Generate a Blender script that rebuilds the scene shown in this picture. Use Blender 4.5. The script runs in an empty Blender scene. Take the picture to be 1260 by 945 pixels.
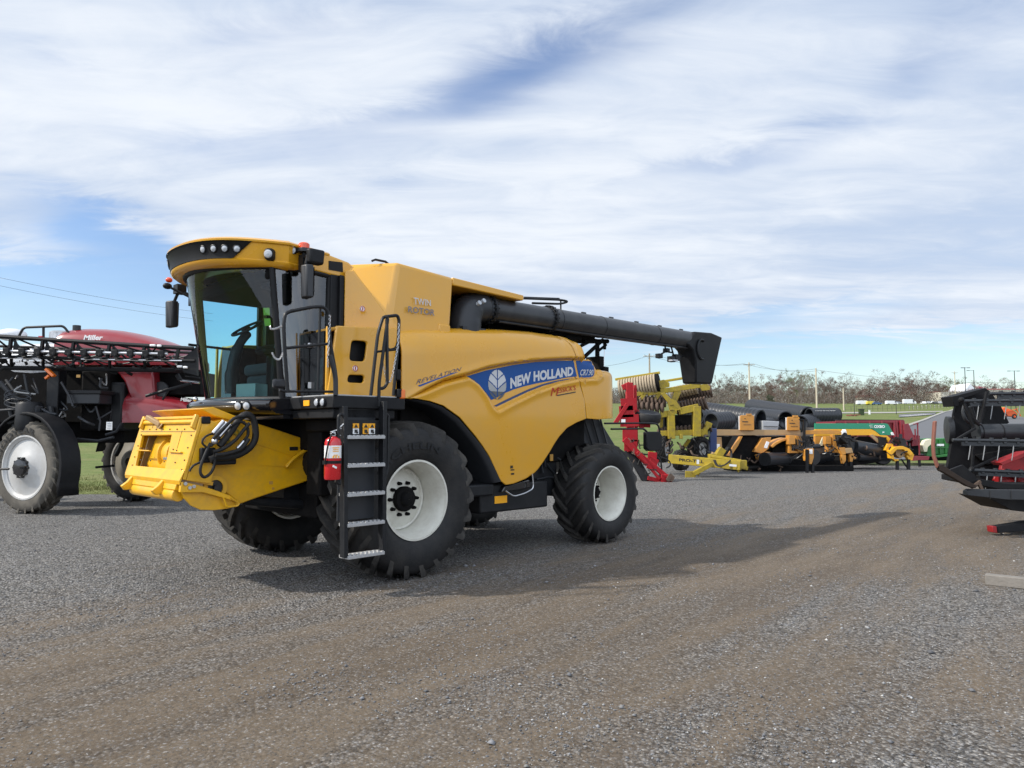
import bpy, bmesh, math, random
from mathutils import Vector, Matrix, noise
random.seed(7)
scene = bpy.context.scene
col = scene.collection
R = math.radians
PI = math.pi

# ------------------------------------------------------------ view geometry
FPX, HORIZON, EYE = 900.0, 531.0, 1.72
PITCH = math.atan((HORIZON - 472.5) / FPX)
HEAD = R(46)                       # heading of the combine
ORG = Vector((-2.385, 9.85, 0.0))  # ground point under its front axle
def ray(px, py):
    x = (px - 630) / FPX; y = -(py - 472.5) / FPX
    return Vector((x, math.cos(PITCH) - y * math.sin(PITCH), math.sin(PITCH) + y * math.cos(PITCH)))
def at(px, py, Y):
    d = ray(px, py)
    return Vector((0, 0, EYE)) + d * (Y / d.y)
def on_ground(px, py, z=0.0):
    d = ray(px, py)
    return Vector((0, 0, EYE)) + d * ((z - EYE) / d.z)
RINV = Matrix.Rotation(-HEAD, 3, 'Z')
def lp(px, py, axis, val):
    """point of the combine's own coordinates on the plane axis = val"""
    d = RINV @ ray(px, py); c = RINV @ (Vector((0, 0, EYE)) - ORG)
    return c + d * ((val - c[axis]) / d[axis])
def uw(px, py, D=1.52):
    p = lp(px, py, 1, -D); return (p.x, p.z)

# ------------------------------------------------------------ mesh builder
def frame(d, up=Vector((0, 0, 1))):
    d = Vector(d).normalized()
    if abs(d.dot(up)) > .98: up = Vector((1, 0, 0))
    a = d.cross(up).normalized(); b = a.cross(d).normalized()
    return d, a, b          # along, side, up
class MB:
    def __init__(s): s.v = []; s.f = []
    def add(s, vs, fs):
        o = len(s.v); s.v += [Vector(v) for v in vs]; s.f += [tuple(i + o for i in f) for f in fs]; return s
    def box(s, c, d, rot=None):
        c = Vector(c); x, y, z = d[0] / 2, d[1] / 2, d[2] / 2
        vs = [Vector(q) for q in ((-x,-y,-z),(x,-y,-z),(x,y,-z),(-x,y,-z),(-x,-y,z),(x,-y,z),(x,y,z),(-x,y,z))]
        if rot is not None: vs = [rot @ q for q in vs]
        return s.add([c + q for q in vs], [(0,3,2,1),(4,5,6,7),(0,1,5,4),(1,2,6,5),(2,3,7,6),(3,0,4,7)])
    def b2(s, lo, hi):
        lo = Vector(lo); hi = Vector(hi); return s.box((lo + hi) / 2, hi - lo)
    def bar(s, p, q, w, h, up=(0, 0, 1)):
        p = Vector(p); q = Vector(q); d, a, b = frame(q - p, Vector(up))
        vs = [e + a * i * w / 2 + b * j * h / 2 for e in (p, q) for i, j in ((-1,-1),(1,-1),(1,1),(-1,1))]
        return s.add(vs, [(0,1,2,3),(7,6,5,4),(0,4,5,1),(1,5,6,2),(2,6,7,3),(3,7,4,0)])
    def tube(s, pts, r, n=8, closed=False, cap=True):
        pts = [Vector(p) for p in pts]; m = len(pts)
        rs = r if isinstance(r, (list, tuple)) else [r] * m
        ring = []; prev = None
        for i, p in enumerate(pts):
            if closed: d = pts[(i + 1) % m] - pts[i - 1]
            else: d = pts[min(i + 1, m - 1)] - pts[max(i - 1, 0)]
            d = d.normalized()
            if prev is None: _, a, b = frame(d)
            else:
                a = prev - d * prev.dot(d)
                a = a.normalized() if a.length > 1e-6 else frame(d)[1]
                b = d.cross(a) * -1
                b = a.cross(d)
            prev = a
            ring.append([p + (a * math.cos(2*PI*k/n) + b * math.sin(2*PI*k/n)) * rs[i] for k in range(n)])
        vs = [q for rr in ring for q in rr]; fs = []
        for i in range(m if closed else m - 1):
            j = (i + 1) % m
            for k in range(n):
                l = (k + 1) % n; fs.append((i*n+k, i*n+l, j*n+l, j*n+k))
        if cap and not closed:
            fs.append(tuple(range(n-1, -1, -1))); fs.append(tuple((m-1)*n + k for k in range(n)))
        return s.add(vs, fs)
    def cyl(s, p, q, r, r2=None, n=20):
        return s.tube([p, q], [r, r if r2 is None else r2], n)
    def lathe(s, prof, c, axis, n=40, cap=False):
        """prof: (radius, distance along axis)"""
        c = Vector(c); d, a, b = frame(axis)
        vs = []; fs = []; m = len(prof)
        for (r, x) in prof:
            for k in range(n):
                t = 2*PI*k/n; vs.append(c + d*x + (a*math.cos(t) + b*math.sin(t))*r)
        for i in range(m-1):
            for k in range(n):
                l = (k+1) % n; fs.append((i*n+k, i*n+l, (i+1)*n+l, (i+1)*n+k))
        if cap:
            fs.append(tuple(range(n-1,-1,-1))); fs.append(tuple((m-1)*n+k for k in range(n)))
        return s.add(vs, fs)
    def prism(s, A, B):
        """two matching 3D loops, capped"""
        n = len(A)
        return s.add(list(A) + list(B), [tuple(range(n)), tuple(range(2*n-1, n-1, -1))] + [(k, n+k, n+(k+1)%n, (k+1)%n) for k in range(n)])
    def prism_uw(s, poly, y0, y1):
        return s.prism([(u, y0, w) for u, w in poly], [(u, y1, w) for u, w in poly])
    def grid(s, P):
        """P[i][j] points"""
        n = len(P); m = len(P[0])
        return s.add([q for r in P for q in r], [(i*m+j, i*m+j+1, (i+1)*m+j+1, (i+1)*m+j) for i in range(n-1) for j in range(m-1)])
    def ball(s, c, r, n=10, sc=(1,1,1)):
        c = Vector(c); prof = [(math.sin(PI*i/n), -math.cos(PI*i/n)) for i in range(n+1)]
        vs = []; fs = []; m = 2*n
        for (q, h) in prof:
            for k in range(m):
                t = 2*PI*k/m; vs.append(c + Vector((q*math.cos(t)*r*sc[0], q*math.sin(t)*r*sc[1], h*r*sc[2])))
        for i in range(n):
            for k in range(m): fs.append((i*m+k, i*m+(k+1)%m, (i+1)*m+(k+1)%m, (i+1)*m+k))
        return s.add(vs, fs)
    def build(s, name, m, parent=None, smooth=38, bevel=0, solid=0, fix=True, seg=2):
        me = bpy.data.meshes.new(name); me.from_pydata([tuple(v) for v in s.v], [], s.f); me.validate()
        if fix:
            bm = bmesh.new(); bm.from_mesh(me)
            bmesh.ops.remove_doubles(bm, verts=bm.verts, dist=1e-5)
            bmesh.ops.recalc_face_normals(bm, faces=bm.faces); bm.to_mesh(me); bm.free()
        return link(name, me, m, parent, smooth, bevel, solid, seg)
def link(name, me, m, parent=None, smooth=38, bevel=0, solid=0, seg=2):
    if smooth:
        me.shade_smooth(); me.set_sharp_from_angle(angle=R(smooth))
    if m: me.materials.append(m)
    o = bpy.data.objects.new(name, me); col.objects.link(o); o.parent = parent
    if solid:
        q = o.modifiers.new('solid', 'SOLIDIFY'); q.thickness = solid; q.offset = -1
    if bevel:
        q = o.modifiers.new('bevel', 'BEVEL'); q.width = bevel; q.segments = seg; q.limit_method = 'ANGLE'; q.angle_limit = R(40); q.harden_normals = False
    return o
def bez(pts, n=6, closed=False):
    """Catmull-Rom through the points"""
    pts = [Vector(p) for p in pts]; out = []; m = len(pts)
    for i in range(m if closed else m - 1):
        p0 = pts[i-1] if (closed or i > 0) else pts[0]; p1 = pts[i]; p2 = pts[(i+1) % m]
        p3 = pts[(i+2) % m] if (closed or i + 2 < m) else pts[-1]
        for k in range(n):
            t = k / n
            out.append(.5*((2*p1) + (p2-p0)*t + (2*p0-5*p1+4*p2-p3)*t*t + (3*p1-p0-3*p2+p3)*t**3))
    if not closed: out.append(pts[-1])
    return out
def round_corners(pts, r=.08, n=4, closed=False):
    pts = [Vector(p) for p in pts]; m = len(pts); out = []
    for i, p in enumerate(pts):
        if not closed and i in (0, m-1): out.append(p); continue
        a = pts[i-1]; b = pts[(i+1) % m]
        da = (a-p); db = (b-p); q = min(r, da.length*.45, db.length*.45)
        A = p + da.normalized()*q; B = p + db.normalized()*q
        for k in range(n+1):
            t = k/n; out.append(A*(1-t)**2 + p*2*t*(1-t) + B*t*t)
    return out
def fill_poly(outer, holes=(), depth=None):
    """triangulated 2D polygon with holes -> (verts2d, faces)"""
    bm = bmesh.new(); es = []
    for lp_ in [outer] + list(holes):
        vs = [bm.verts.new((p[0], p[1], 0)) for p in lp_]
        for i in range(len(vs)): es.append(bm.edges.new((vs[i], vs[(i+1) % len(vs)])))
    bmesh.ops.triangle_fill(bm, edges=es, use_beauty=True, use_dissolve=False, normal=(0,0,1))
    bm.verts.index_update()
    V = [(v.co.x, v.co.y) for v in bm.verts]; F = [tuple(v.index for v in f.verts) for f in bm.faces]
    bm.free(); return V, F
def plate(mb, outer, holes, f0, f1):
    """solid plate: f0/f1 map 2D -> 3D for the two faces"""
    V, F = fill_poly(outer, holes); n = len(V)
    mb.add([f0(p) for p in V] + [f1(p) for p in V], F + [tuple(n+i for i in reversed(f)) for f in F])
    for lp_ in [outer] + list(holes):
        m = len(lp_)
        mb.add([f0(p) for p in lp_] + [f1(p) for p in lp_], [(k, m+k, m+(k+1) % m, (k+1) % m) for k in range(m)])
    return mb
def rrect(x0, y0, x1, y1, r, n=4):
    out = []
    for cx, cy, a in ((x1-r, y0+r, -90), (x1-r, y1-r, 0), (x0+r, y1-r, 90), (x0+r, y0+r, 180)):
        for k in range(n+1):
            t = R(a + 90*k/n); out.append((cx + r*math.cos(t), cy + r*math.sin(t)))
    return out

def text2d(body, size=1.0, bold=0.0, shear=0.0, space=1.0, sx=1.0):
    """flat lettering: (verts2d, faces, width), origin bottom left"""
    cu = bpy.data.curves.new('t', 'FONT'); cu.body = body; cu.size = size; cu.offset = bold; cu.shear = shear; cu.space_character = space
    cu.resolution_u = 3
    o = bpy.data.objects.new('t', cu); col.objects.link(o)
    dg = bpy.context.evaluated_depsgraph_get(); dg.update()
    me = bpy.data.meshes.new_from_object(o.evaluated_get(dg))
    V = [(v.co.x*sx, v.co.y) for v in me.vertices]; F = [tuple(p.vertices) for p in me.polygons]
    bpy.data.objects.remove(o); bpy.data.curves.remove(cu); bpy.data.meshes.remove(me)
    x0 = min(v[0] for v in V); V = [(x - x0, y) for x, y in V]
    return V, F, max(v[0] for v in V)
def lettering(mb, body, fmap, height, width, bold=0.0, shear=0.0):
    """text stretched into a unit box, fmap(s in 0..1, t in 0..1) -> 3D"""
    V, F, w = text2d(body, 1.0, bold, shear)
    top = max(v[1] for v in V); bot = min(v[1] for v in V)
    mb.add([fmap(x / w, (y - bot) / (top - bot)) for x, y in V], F); return mb

# ------------------------------------------------------------ naming
def tag(o, label=None, cat=None, group=None, kind=None):
    if label: o['label'] = label
    if cat: o['category'] = cat
    if group: o['group'] = group
    if kind: o['kind'] = kind
    return o
def thing(name, label, cat, loc=(0,0,0), rz=0, group=None):
    o = bpy.data.objects.new(name, None); o.empty_display_size = .3; col.objects.link(o)
    o.location = loc; o.rotation_euler = (0, 0, rz); return tag(o, label, cat, group)
def copy_tree(o, parent=None):
    c = o.copy(); col.objects.link(c); c.parent = parent
    for ch in [q for q in KIDS.get(o.name, [])]: copy_tree(ch, c)
    return c
KIDS = {}
def index_kids():
    KIDS.clear()
    for q in bpy.data.objects:
        if q.parent: KIDS.setdefault(q.parent.name, []).append(q)
# ------------------------------------------------------------ materials
def mat(name, base, rough=.5, metal=0, coat=0, spec=.5, var=.0, vscale=3, dirt=None, dscale=2.0, damt=.0, bump=0, bscale=60, emit=None, es=0):
    m = bpy.data.materials.new(name); m.use_nodes = True; nt = m.node_tree; N = nt.nodes; L = nt.links
    b = N['Principled BSDF']; b.inputs['Roughness'].default_value = rough; b.inputs['Metallic'].default_value = metal
    b.inputs['Coat Weight'].default_value = coat; b.inputs['Coat Roughness'].default_value = .12
    b.inputs['Specular IOR Level'].default_value = spec
    c = (*base, 1); b.inputs['Base Color'].default_value = c
    if emit: b.inputs['Emission Color'].default_value = (*emit, 1); b.inputs['Emission Strength'].default_value = es
    tc = N.new('ShaderNodeTexCoord'); out = None
    if var:
        nz = N.new('ShaderNodeTexNoise'); nz.inputs['Scale'].default_value = vscale; nz.inputs['Detail'].default_value = 6; nz.inputs['Roughness'].default_value = .62
        L.new(tc.outputs['Object'], nz.inputs['Vector'])
        mx = N.new('ShaderNodeMix'); mx.data_type = 'RGBA'
        mx.inputs[6].default_value = (*[q*(1-var) for q in base], 1); mx.inputs[7].default_value = (*[min(1, q*(1+var)) for q in base], 1)
        L.new(nz.outputs['Fac'], mx.inputs[0]); out = mx.outputs[2]
        mr = N.new('ShaderNodeMapRange'); mr.inputs[3].default_value = max(0, rough-.09); mr.inputs[4].default_value = min(1, rough+.12)
        L.new(nz.outputs['Fac'], mr.inputs[0]); L.new(mr.outputs[0], b.inputs['Roughness'])
    if dirt:
        n2 = N.new('ShaderNodeTexNoise'); n2.inputs['Scale'].default_value = dscale; n2.inputs['Detail'].default_value = 8; n2.inputs['Roughness'].default_value = .7
        L.new(tc.outputs['Object'], n2.inputs['Vector'])
        rp = N.new('ShaderNodeMapRange'); rp.inputs[1].default_value = .42; rp.inputs[2].default_value = .75; rp.inputs[4].default_value = damt
        L.new(n2.outputs['Fac'], rp.inputs[0])
        m2 = N.new('ShaderNodeMix'); m2.data_type = 'RGBA'; m2.inputs[6].default_value = c; m2.inputs[7].default_value = (*dirt, 1)
        if out: L.new(out, m2.inputs[6])
        L.new(rp.outputs[0], m2.inputs[0]); out = m2.outputs[2]
    if out: L.new(out, b.inputs['Base Color'])
    if bump:
        n3 = N.new('ShaderNodeTexNoise'); n3.inputs['Scale'].default_value = bscale; n3.inputs['Detail'].default_value = 4
        L.new(tc.outputs['Object'], n3.inputs['Vector'])
        bp = N.new('ShaderNodeBump'); bp.inputs['Strength'].default_value = bump; bp.inputs['Distance'].default_value = .02
        L.new(n3.outputs['Fac'], bp.inputs['Height']); L.new(bp.outputs[0], b.inputs['Normal'])
    return m
def glass(name, tint, refl=1.0, ior=1.5):
    m = bpy.data.materials.new(name); m.use_nodes = True; nt = m.node_tree; N = nt.nodes; L = nt.links
    N.remove(N['Principled BSDF']); o = N['Material Output']
    t = N.new('ShaderNodeBsdfTransparent'); t.inputs[0].default_value = (*tint, 1)
    g = N.new('ShaderNodeBsdfGlossy'); g.inputs['Roughness'].default_value = .015; g.inputs['Color'].default_value = (refl, refl, refl, 1)
    fr = N.new('ShaderNodeFresnel'); fr.inputs['IOR'].default_value = ior
    mx = N.new('ShaderNodeMixShader'); L.new(fr.outputs[0], mx.inputs[0]); L.new(t.outputs[0], mx.inputs[1]); L.new(g.outputs[0], mx.inputs[2])
    L.new(mx.outputs[0], o.inputs['Surface']); return m
M = {}
M['yellow'] = mat('combine yellow paint', (.66, .322, .014), .28, coat=.6, var=.05, vscale=1.3, dirt=(.40,.27,.11), dscale=1.3, damt=.32)
M['feeder'] = mat('implement yellow paint', (.76, .40, .004), .38, coat=.25, var=.05, vscale=3, dirt=(.34,.20,.05), dscale=5, damt=.5)
M['black'] = mat('black plastic', (.008, .0085, .010), .5, spec=.22, var=.2, vscale=6, dirt=(.06,.058,.055), dscale=3, damt=.12)
M['blackgloss'] = mat('gloss black trim', (.008, .008, .01), .12, coat=.6)
M['metal'] = mat('black painted steel', (.009, .010, .012), .45, spec=.28, var=.2, vscale=8, dirt=(.07,.065,.06), dscale=4, damt=.15)
M['dark'] = mat('dark machinery', (.005, .005, .0055), .8, spec=.12, var=.3, vscale=5, dirt=(.05,.042,.035), dscale=5, damt=.18)
M['greyplastic'] = mat('grey black plastic', (.020, .022, .026), .42, spec=.4, var=.1, vscale=5)
M['auger'] = mat('auger grey black paint', (.018, .020, .024), .38, coat=.1, var=.12, vscale=2, dirt=(.12,.115,.11), dscale=3, damt=.2)
M['rubber'] = mat('tyre rubber', (.010, .0102, .011), .62, spec=.35, var=.25, vscale=5, dirt=(.07,.062,.054), dscale=3.2, damt=.30, bump=.15, bscale=40)
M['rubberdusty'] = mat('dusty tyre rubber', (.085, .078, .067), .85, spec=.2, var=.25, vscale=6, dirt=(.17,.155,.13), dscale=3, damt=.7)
M['rim'] = mat('cream white rim paint', (.64, .63, .56), .38, var=.08, vscale=4, dirt=(.30,.26,.20), dscale=3.5, damt=.5)
M['rimwhite'] = mat('white rim paint', (.45, .45, .44), .34, var=.10, vscale=3, dirt=(.32,.29,.25), dscale=2.5, damt=.55)
M['steel'] = mat('bright steel', (.55, .55, .56), .3, metal=.9, var=.15, vscale=9)
M['alu'] = mat('aluminium tread', (.42, .42, .42), .5, metal=.5, var=.2, vscale=20)
M['chrome'] = mat('chrome rod', (.8, .8, .82), .12, metal=1)
M['lens'] = mat('lamp lens', (.40, .42, .45), .08, spec=.9, var=.15, vscale=60)
M['amber'] = mat('amber lens', (.75, .16, .01), .2, coat=.4)
M['orange'] = mat('beacon orange red lens', (.75, .07, .012), .2, coat=.5)
M['reflector'] = mat('yellow reflector', (.85, .38, .01), .3)
M['red'] = mat('extinguisher red', (.50, .012, .018), .25, coat=.5, var=.06)
M['white'] = mat('white sticker', (.78, .78, .77), .45, var=.04, vscale=20)
M['blue'] = mat('decal blue', (.004, .062, .25), .4, spec=.3, var=.05)
M['navy'] = mat('decal navy', (.010, .028, .11), .3, coat=.3)
M['silver'] = mat('decal silver', (.52, .53, .55), .35, var=.08, vscale=9)
M['leafgrey'] = mat('decal leaf grey', (.33, .34, .35), .35, var=.12, vscale=6)
M['leafdark'] = mat('decal leaf dark grey', (.085, .09, .095), .35)
M['decalred'] = mat('decal red', (.42, .02, .012), .35)
M['decalblack'] = mat('decal black', (.02, .018, .016), .4)
M['textgrey'] = mat('decal grey violet', (.16, .15, .17), .4)
M['gold'] = mat('decal gold', (.50, .27, .06), .35)
M['cabglass'] = glass('tinted cab glass', (.66, .93, .97), .8)
M['sideglass'] = glass('dark tinted door glass', (.45, .66, .64), .95, 2.1)
M['mirror'] = mat('mirror glass', (.8,.8,.82), .03, metal=1)
M['seat'] = mat('seat fabric', (.05, .055, .06), .8, var=.2, vscale=12)
M['cardboard'] = mat('pale document box', (.50, .58, .55), .6, var=.08)
M['green_sticker'] = mat('lime sticker', (.35, .55, .05), .5)
M['millerred'] = mat('sprayer maroon red paint', (.23, .012, .020), .30, coat=.4, var=.06, vscale=2, dirt=(.2,.09,.08), dscale=2, damt=.15)
M['tank'] = mat('white poly tank', (.60, .61, .63), .45, var=.08, vscale=3)
M['toolyellow'] = mat('disc yellow paint', (.36, .262, .018), .55, spec=.3, var=.16, vscale=4, dirt=(.15,.115,.05), dscale=5, damt=.75)
M['rust'] = mat('rusty earth steel', (.085, .055, .038), .8, var=.4, vscale=9)
M['soil'] = mat('dusty packer rings', (.34, .27, .18), .8, var=.3, vscale=12)
M['hayorange'] = mat('merger orange yellow paint', (.56, .24, .03), .5, var=.14, vscale=5, dirt=(.26,.15,.07), dscale=4, damt=.65)
M['tan'] = mat('faded tan beam', (.38, .24, .11), .6, var=.1, vscale=5, dirt=(.3,.23,.16), dscale=4, damt=.5)
M['oxgreen'] = mat('merger green paint', (.008, .22, .115), .35, coat=.2, var=.06)
M['oxyellow'] = mat('merger yellow paint', (.72, .36, .015), .4, var=.06)
M['maroon'] = mat('wagon maroon paint', (.20, .016, .026), .42, var=.1, vscale=3, dirt=(.2,.08,.06), dscale=3, damt=.3)
M['toolred'] = mat('rake red paint', (.33, .006, .012), .55, spec=.25, var=.08, dirt=(.25,.05,.04), dscale=5, damt=.3)
M['jdgreen'] = mat('mower green paint', (.020, .14, .025), .4, var=.1)
M['cream'] = mat('cream shield', (.72, .68, .48), .5, var=.06)
M['pipe'] = mat('black plastic pipe', (.019, .021, .026), .38, var=.15, vscale=2)
M['wood'] = mat('weathered timber', (.19, .175, .155), .85, var=.35, vscale=7, dirt=(.14,.12,.1), dscale=9, damt=.5, bump=.4, bscale=30)
M['pole'] = mat('grey brown utility pole', (.30, .26, .20), .9, var=.2, vscale=3)
M['palepole'] = mat('pale timber pole', (.48, .42, .32), .9, var=.15, vscale=3)
M['darkpole'] = mat('dark steel lamp pole', (.03, .03, .032), .5)
M['wire'] = mat('overhead wire', (.05, .05, .055), .6)
M['hdrblack'] = mat('header black paint', (.006, .006, .007), .6, spec=.2, var=.25, vscale=4, dirt=(.06,.055,.05), dscale=4, damt=.15)
M['hdrgrey'] = mat('header grey black bats', (.020, .022, .025), .45, var=.15, vscale=6)
M['tine'] = mat('worn steel tine', (.24, .24, .235), .45, metal=.5)
M['hdrred'] = mat('header red paint', (.24, .008, .010), .45, var=.15, vscale=5)
M['rustpole'] = mat('rust red divider paint', (.20, .075, .05), .7, var=.3, vscale=8)
M['bark'] = mat('grey bark', (.15, .125, .105), .95, var=.3, vscale=4)
M['tw_grey'] = mat('grey twigs', (.165, .138, .118), .95, var=.25, vscale=.6)
M['tw_brown'] = mat('brown twigs', (.165, .122, .094), .95, var=.25, vscale=.6)
M['tw_red'] = mat('reddish buds', (.15, .092, .078), .95, var=.25, vscale=.6)
M['tw_green'] = mat('early green leaves', (.14, .15, .065), .9, var=.3, vscale=.6)
M['evergreen'] = mat('evergreen needles', (.035, .055, .022), .9, var=.35, vscale=.8)
M['carwhite'] = mat('white car paint', (.72, .73, .74), .3, coat=.4)
M['carsilver'] = mat('silver car paint', (.38, .39, .41), .3, metal=.3, coat=.4)
M['carblue'] = mat('blue car paint', (.03, .09, .22), .3, coat=.4)
M['cardark'] = mat('dark car paint', (.03, .032, .036), .3, coat=.4)
M['caryellow'] = mat('yellow van paint', (.6, .48, .03), .35)
M['carglass'] = mat('dark car window', (.02, .025, .03), .08, spec=.8)
M['wallcream'] = mat('pale metal siding', (.66, .63, .53), .6, var=.05)
M['wallwhite'] = mat('white wall', (.70, .71, .71), .6, var=.05)
M['roofwhite'] = mat('white metal roof', (.68, .71, .74), .4, var=.04)
M['roofred'] = mat('red brown roof', (.22, .045, .035), .7, var=.2)
M['window'] = mat('dark window', (.03, .04, .05), .15)
M['kubota'] = mat('orange tractor paint', (.70, .10, .012), .4)
M['concrete'] = mat('pale concrete', (.30, .29, .265), .85, var=.15, vscale=3)
M['liner'] = mat('throat liner with shade in colour', (.10, .062, .02), .6, var=.3, vscale=6)  # shade inside the throat is put into this dark brown
M['tw_pink'] = mat('pink red blossom', (.32, .07, .10), .9, var=.3, vscale=.8)
M['thicket'] = mat('brown thicket', (.125, .098, .078), .95, var=.35, vscale=.15)
M['rubberlug'] = mat('scuffed tyre lugs', (.022, .021, .020), .75, spec=.3, var=.3, vscale=6, dirt=(.12,.108,.092), dscale=2.2, damt=.6)
M['rimshade'] = mat('white rim with painted shade', (.20, .185, .15), .6, var=.2, vscale=4)  # far wheels' white rim, darkened in colour for the shade it stands in
M['snout'] = mat('rusted dark snout', (.032, .023, .018), .8, spec=.2, var=.4, vscale=9)
# ------------------------------------------------------------ camera, sun, sky
cam = bpy.data.cameras.new('camera'); cam_o = bpy.data.objects.new('camera', cam); col.objects.link(cam_o)
cam.sensor_width = 36; cam.lens = 36 * FPX / 1260; cam.clip_end = 3000; cam.clip_start = .05
cam_o.location = (0, 0, EYE); cam_o.rotation_euler = (PI/2 + PITCH, 0, 0); scene.camera = cam_o
SUN_EL, SUN_AZ = R(40), math.atan2(-.975, -.20)
sd = Vector((math.sin(SUN_AZ)*math.cos(SUN_EL), math.cos(SUN_AZ)*math.cos(SUN_EL), math.sin(SUN_EL)))
sun = bpy.data.lights.new('sun', 'SUN'); sun.energy = 4.2; sun.angle = R(1.6); sun.color = (1, .94, .85)
sun_o = bpy.data.objects.new('sun', sun); col.objects.link(sun_o); sun_o.rotation_euler = sd.to_track_quat('Z', 'Y').to_euler(); sun_o.location = (-20, -5, 20)
scene.view_settings.view_transform = 'Standard'; scene.view_settings.look = 'None'
scene.view_settings.exposure = .22; scene.view_settings.gamma = 1; scene.view_settings.use_curve_mapping = False
scene.render.engine = 'CYCLES'
scene.cycles.max_bounces = 8; scene.cycles.transparent_max_bounces = 24; scene.cycles.glossy_bounces = 4

world = bpy.data.worlds.new('World'); scene.world = world; world.use_nodes = True
nt = world.node_tree; N = nt.nodes; L = nt.links; N.clear()
def math_(op, a, b=None, c=None, clamp=False):
    n = N.new('ShaderNodeMath'); n.operation = op; n.use_clamp = clamp
    for i, q in enumerate((a, b, c)):
        if q is None: continue
        if isinstance(q, (int, float)): n.inputs[i].default_value = q
        else: L.new(q, n.inputs[i])
    return n.outputs[0]
def maprange(v, a, b, c, d, smooth=True):
    n = N.new('ShaderNodeMapRange'); n.interpolation_type = 'SMOOTHSTEP' if smooth else 'LINEAR'
    L.new(v, n.inputs[0])
    for i, q in enumerate((a, b, c, d)): n.inputs[i+1].default_value = q
    return n.outputs[0]
def mixrgb(f, a, b):
    n = N.new('ShaderNodeMix'); n.data_type = 'RGBA'
    if isinstance(f, (int, float)): n.inputs[0].default_value = f
    else: L.new(f, n.inputs[0])
    for i, q in ((6, a), (7, b)):
        if isinstance(q, tuple): n.inputs[i].default_value = (*q, 1)
        else: L.new(q, n.inputs[i])
    return n.outputs[2]
def noise_(vec, scale, detail=6, rough=.55, dist=0.0):
    n = N.new('ShaderNodeTexNoise'); n.inputs['Scale'].default_value = scale; n.inputs['Detail'].default_value = detail
    n.inputs['Roughness'].default_value = rough; n.inputs['Distortion'].default_value = dist
    L.new(vec, n.inputs['Vector']); return n.outputs['Fac']
sky = N.new('ShaderNodeTexSky'); sky.sky_type = 'NISHITA'; sky.sun_disc = False
sky.sun_elevation = SUN_EL; sky.sun_rotation = SUN_AZ; sky.air_density = 1.0; sky.dust_density = .6; sky.ozone_density = 1.4
tc = N.new('ShaderNodeTexCoord'); sep = N.new('ShaderNodeSeparateXYZ'); L.new(tc.outputs['Generated'], sep.inputs[0])
X, Y, Z = sep.outputs
az = math_('ARCTAN2', X, Y); el = math_('ARCSINE', Z)
zz = math_('ADD', math_('MAXIMUM', Z, 0.0), .10)
cmb = N.new('ShaderNodeCombineXYZ'); L.new(math_('DIVIDE', X, zz), cmb.inputs[0]); L.new(math_('DIVIDE', Y, zz), cmb.inputs[1])
def rotmap(rot, sc, loc=(0,0,0)):
    n = N.new('ShaderNodeMapping'); n.inputs['Rotation'].default_value = (0, 0, rot); n.inputs['Scale'].default_value = sc; n.inputs['Location'].default_value = loc
    L.new(cmb.outputs[0], n.inputs['Vector']); return n.outputs[0]
n_big = noise_(rotmap(R(28), (.55, 1.0, 1), (3.1, 1.7, 0)), .8, 7, .56, .5)
n_str = noise_(rotmap(R(22), (.45, 1.9, 1), (0.4, 5.2, 0)), 1.2, 7, .52, .6)
n_fine = noise_(rotmap(R(10), (.9, 1.8, 1), (7.7, 2.2, 0)), 3.2, 9, .62, .7)
# clear gaps between the clouds, each where the sky shows blue: azimuth, elevation, half widths, slant, depth
def px_dir(px, py):
    d = ray(px, py).normalized(); return math.atan2(d.x, d.y), math.asin(d.z)
warp = math_('MULTIPLY', math_('SUBTRACT', n_fine, .5), .16)
warp2 = math_('MULTIPLY', math_('SUBTRACT', n_str, .5), .22)
hole = None
for (px, py, sa, se, slant, amt) in (
        (60, 396, .32, .064, -.06, 2.0), (215, 362, .12, .03, 0, 1.1), (635, 95, .12, .046, -.30, .70), (760, 40, .18, .05, -.2, .48), (135, 282, .085, .028, .25, 1.0),
        (930, 392, .19, .018, -.06, .72), (1120, 412, .20, .014, 0, .5), (960, 168, .11, .030, -.1, .36), (850, 180, .16, .03, .1, .2), (400, 165, .22, .030, -.22, .55), (330, 45, .16, .03, -.3, .4), (820, 215, .2, .02, -.1, .4),
        (800, 450, .40, .030, 0, 1.1), (1140, 452, .30, .028, 0, .85), (640, 480, 1.2, .03, 0, .6), (1190, 40, .14, .05, -.3, .35), (90, 90, .14, .04, .3, .35),
        (1110, 95, .04, .02, -.2, .25), (480, 232, .05, .008, 0, .4), (430, 60, .2, .03, -.3, .2)):
    a0, e0 = px_dir(px, py)
    da = math_('SUBTRACT', math_('ADD', az, warp2), a0); de = math_('SUBTRACT', math_('ADD', el, math_('MULTIPLY', warp, .45)), e0)
    de = math_('SUBTRACT', de, math_('MULTIPLY', da, -slant))
    q = math_('ADD', math_('POWER', math_('ABSOLUTE', math_('DIVIDE', da, sa)), 2.0), math_('POWER', math_('ABSOLUTE', math_('DIVIDE', de, se)), 2.0))
    g = math_('MULTIPLY', math_('EXPONENT', math_('MULTIPLY', q, -1.0)), amt)
    hole = g if hole is None else math_('ADD', hole, g)
cover = math_('ADD', math_('ADD', math_('MULTIPLY', n_big, .9), math_('MULTIPLY', n_str, .34)), math_('MULTIPLY', n_fine, .30))
cover = math_('ADD', cover, -.34)
cover = math_('SUBTRACT', cover, math_('MULTIPLY', hole, .72))
fac = maprange(cover, -.42, .40, 0.10, .98)
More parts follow.
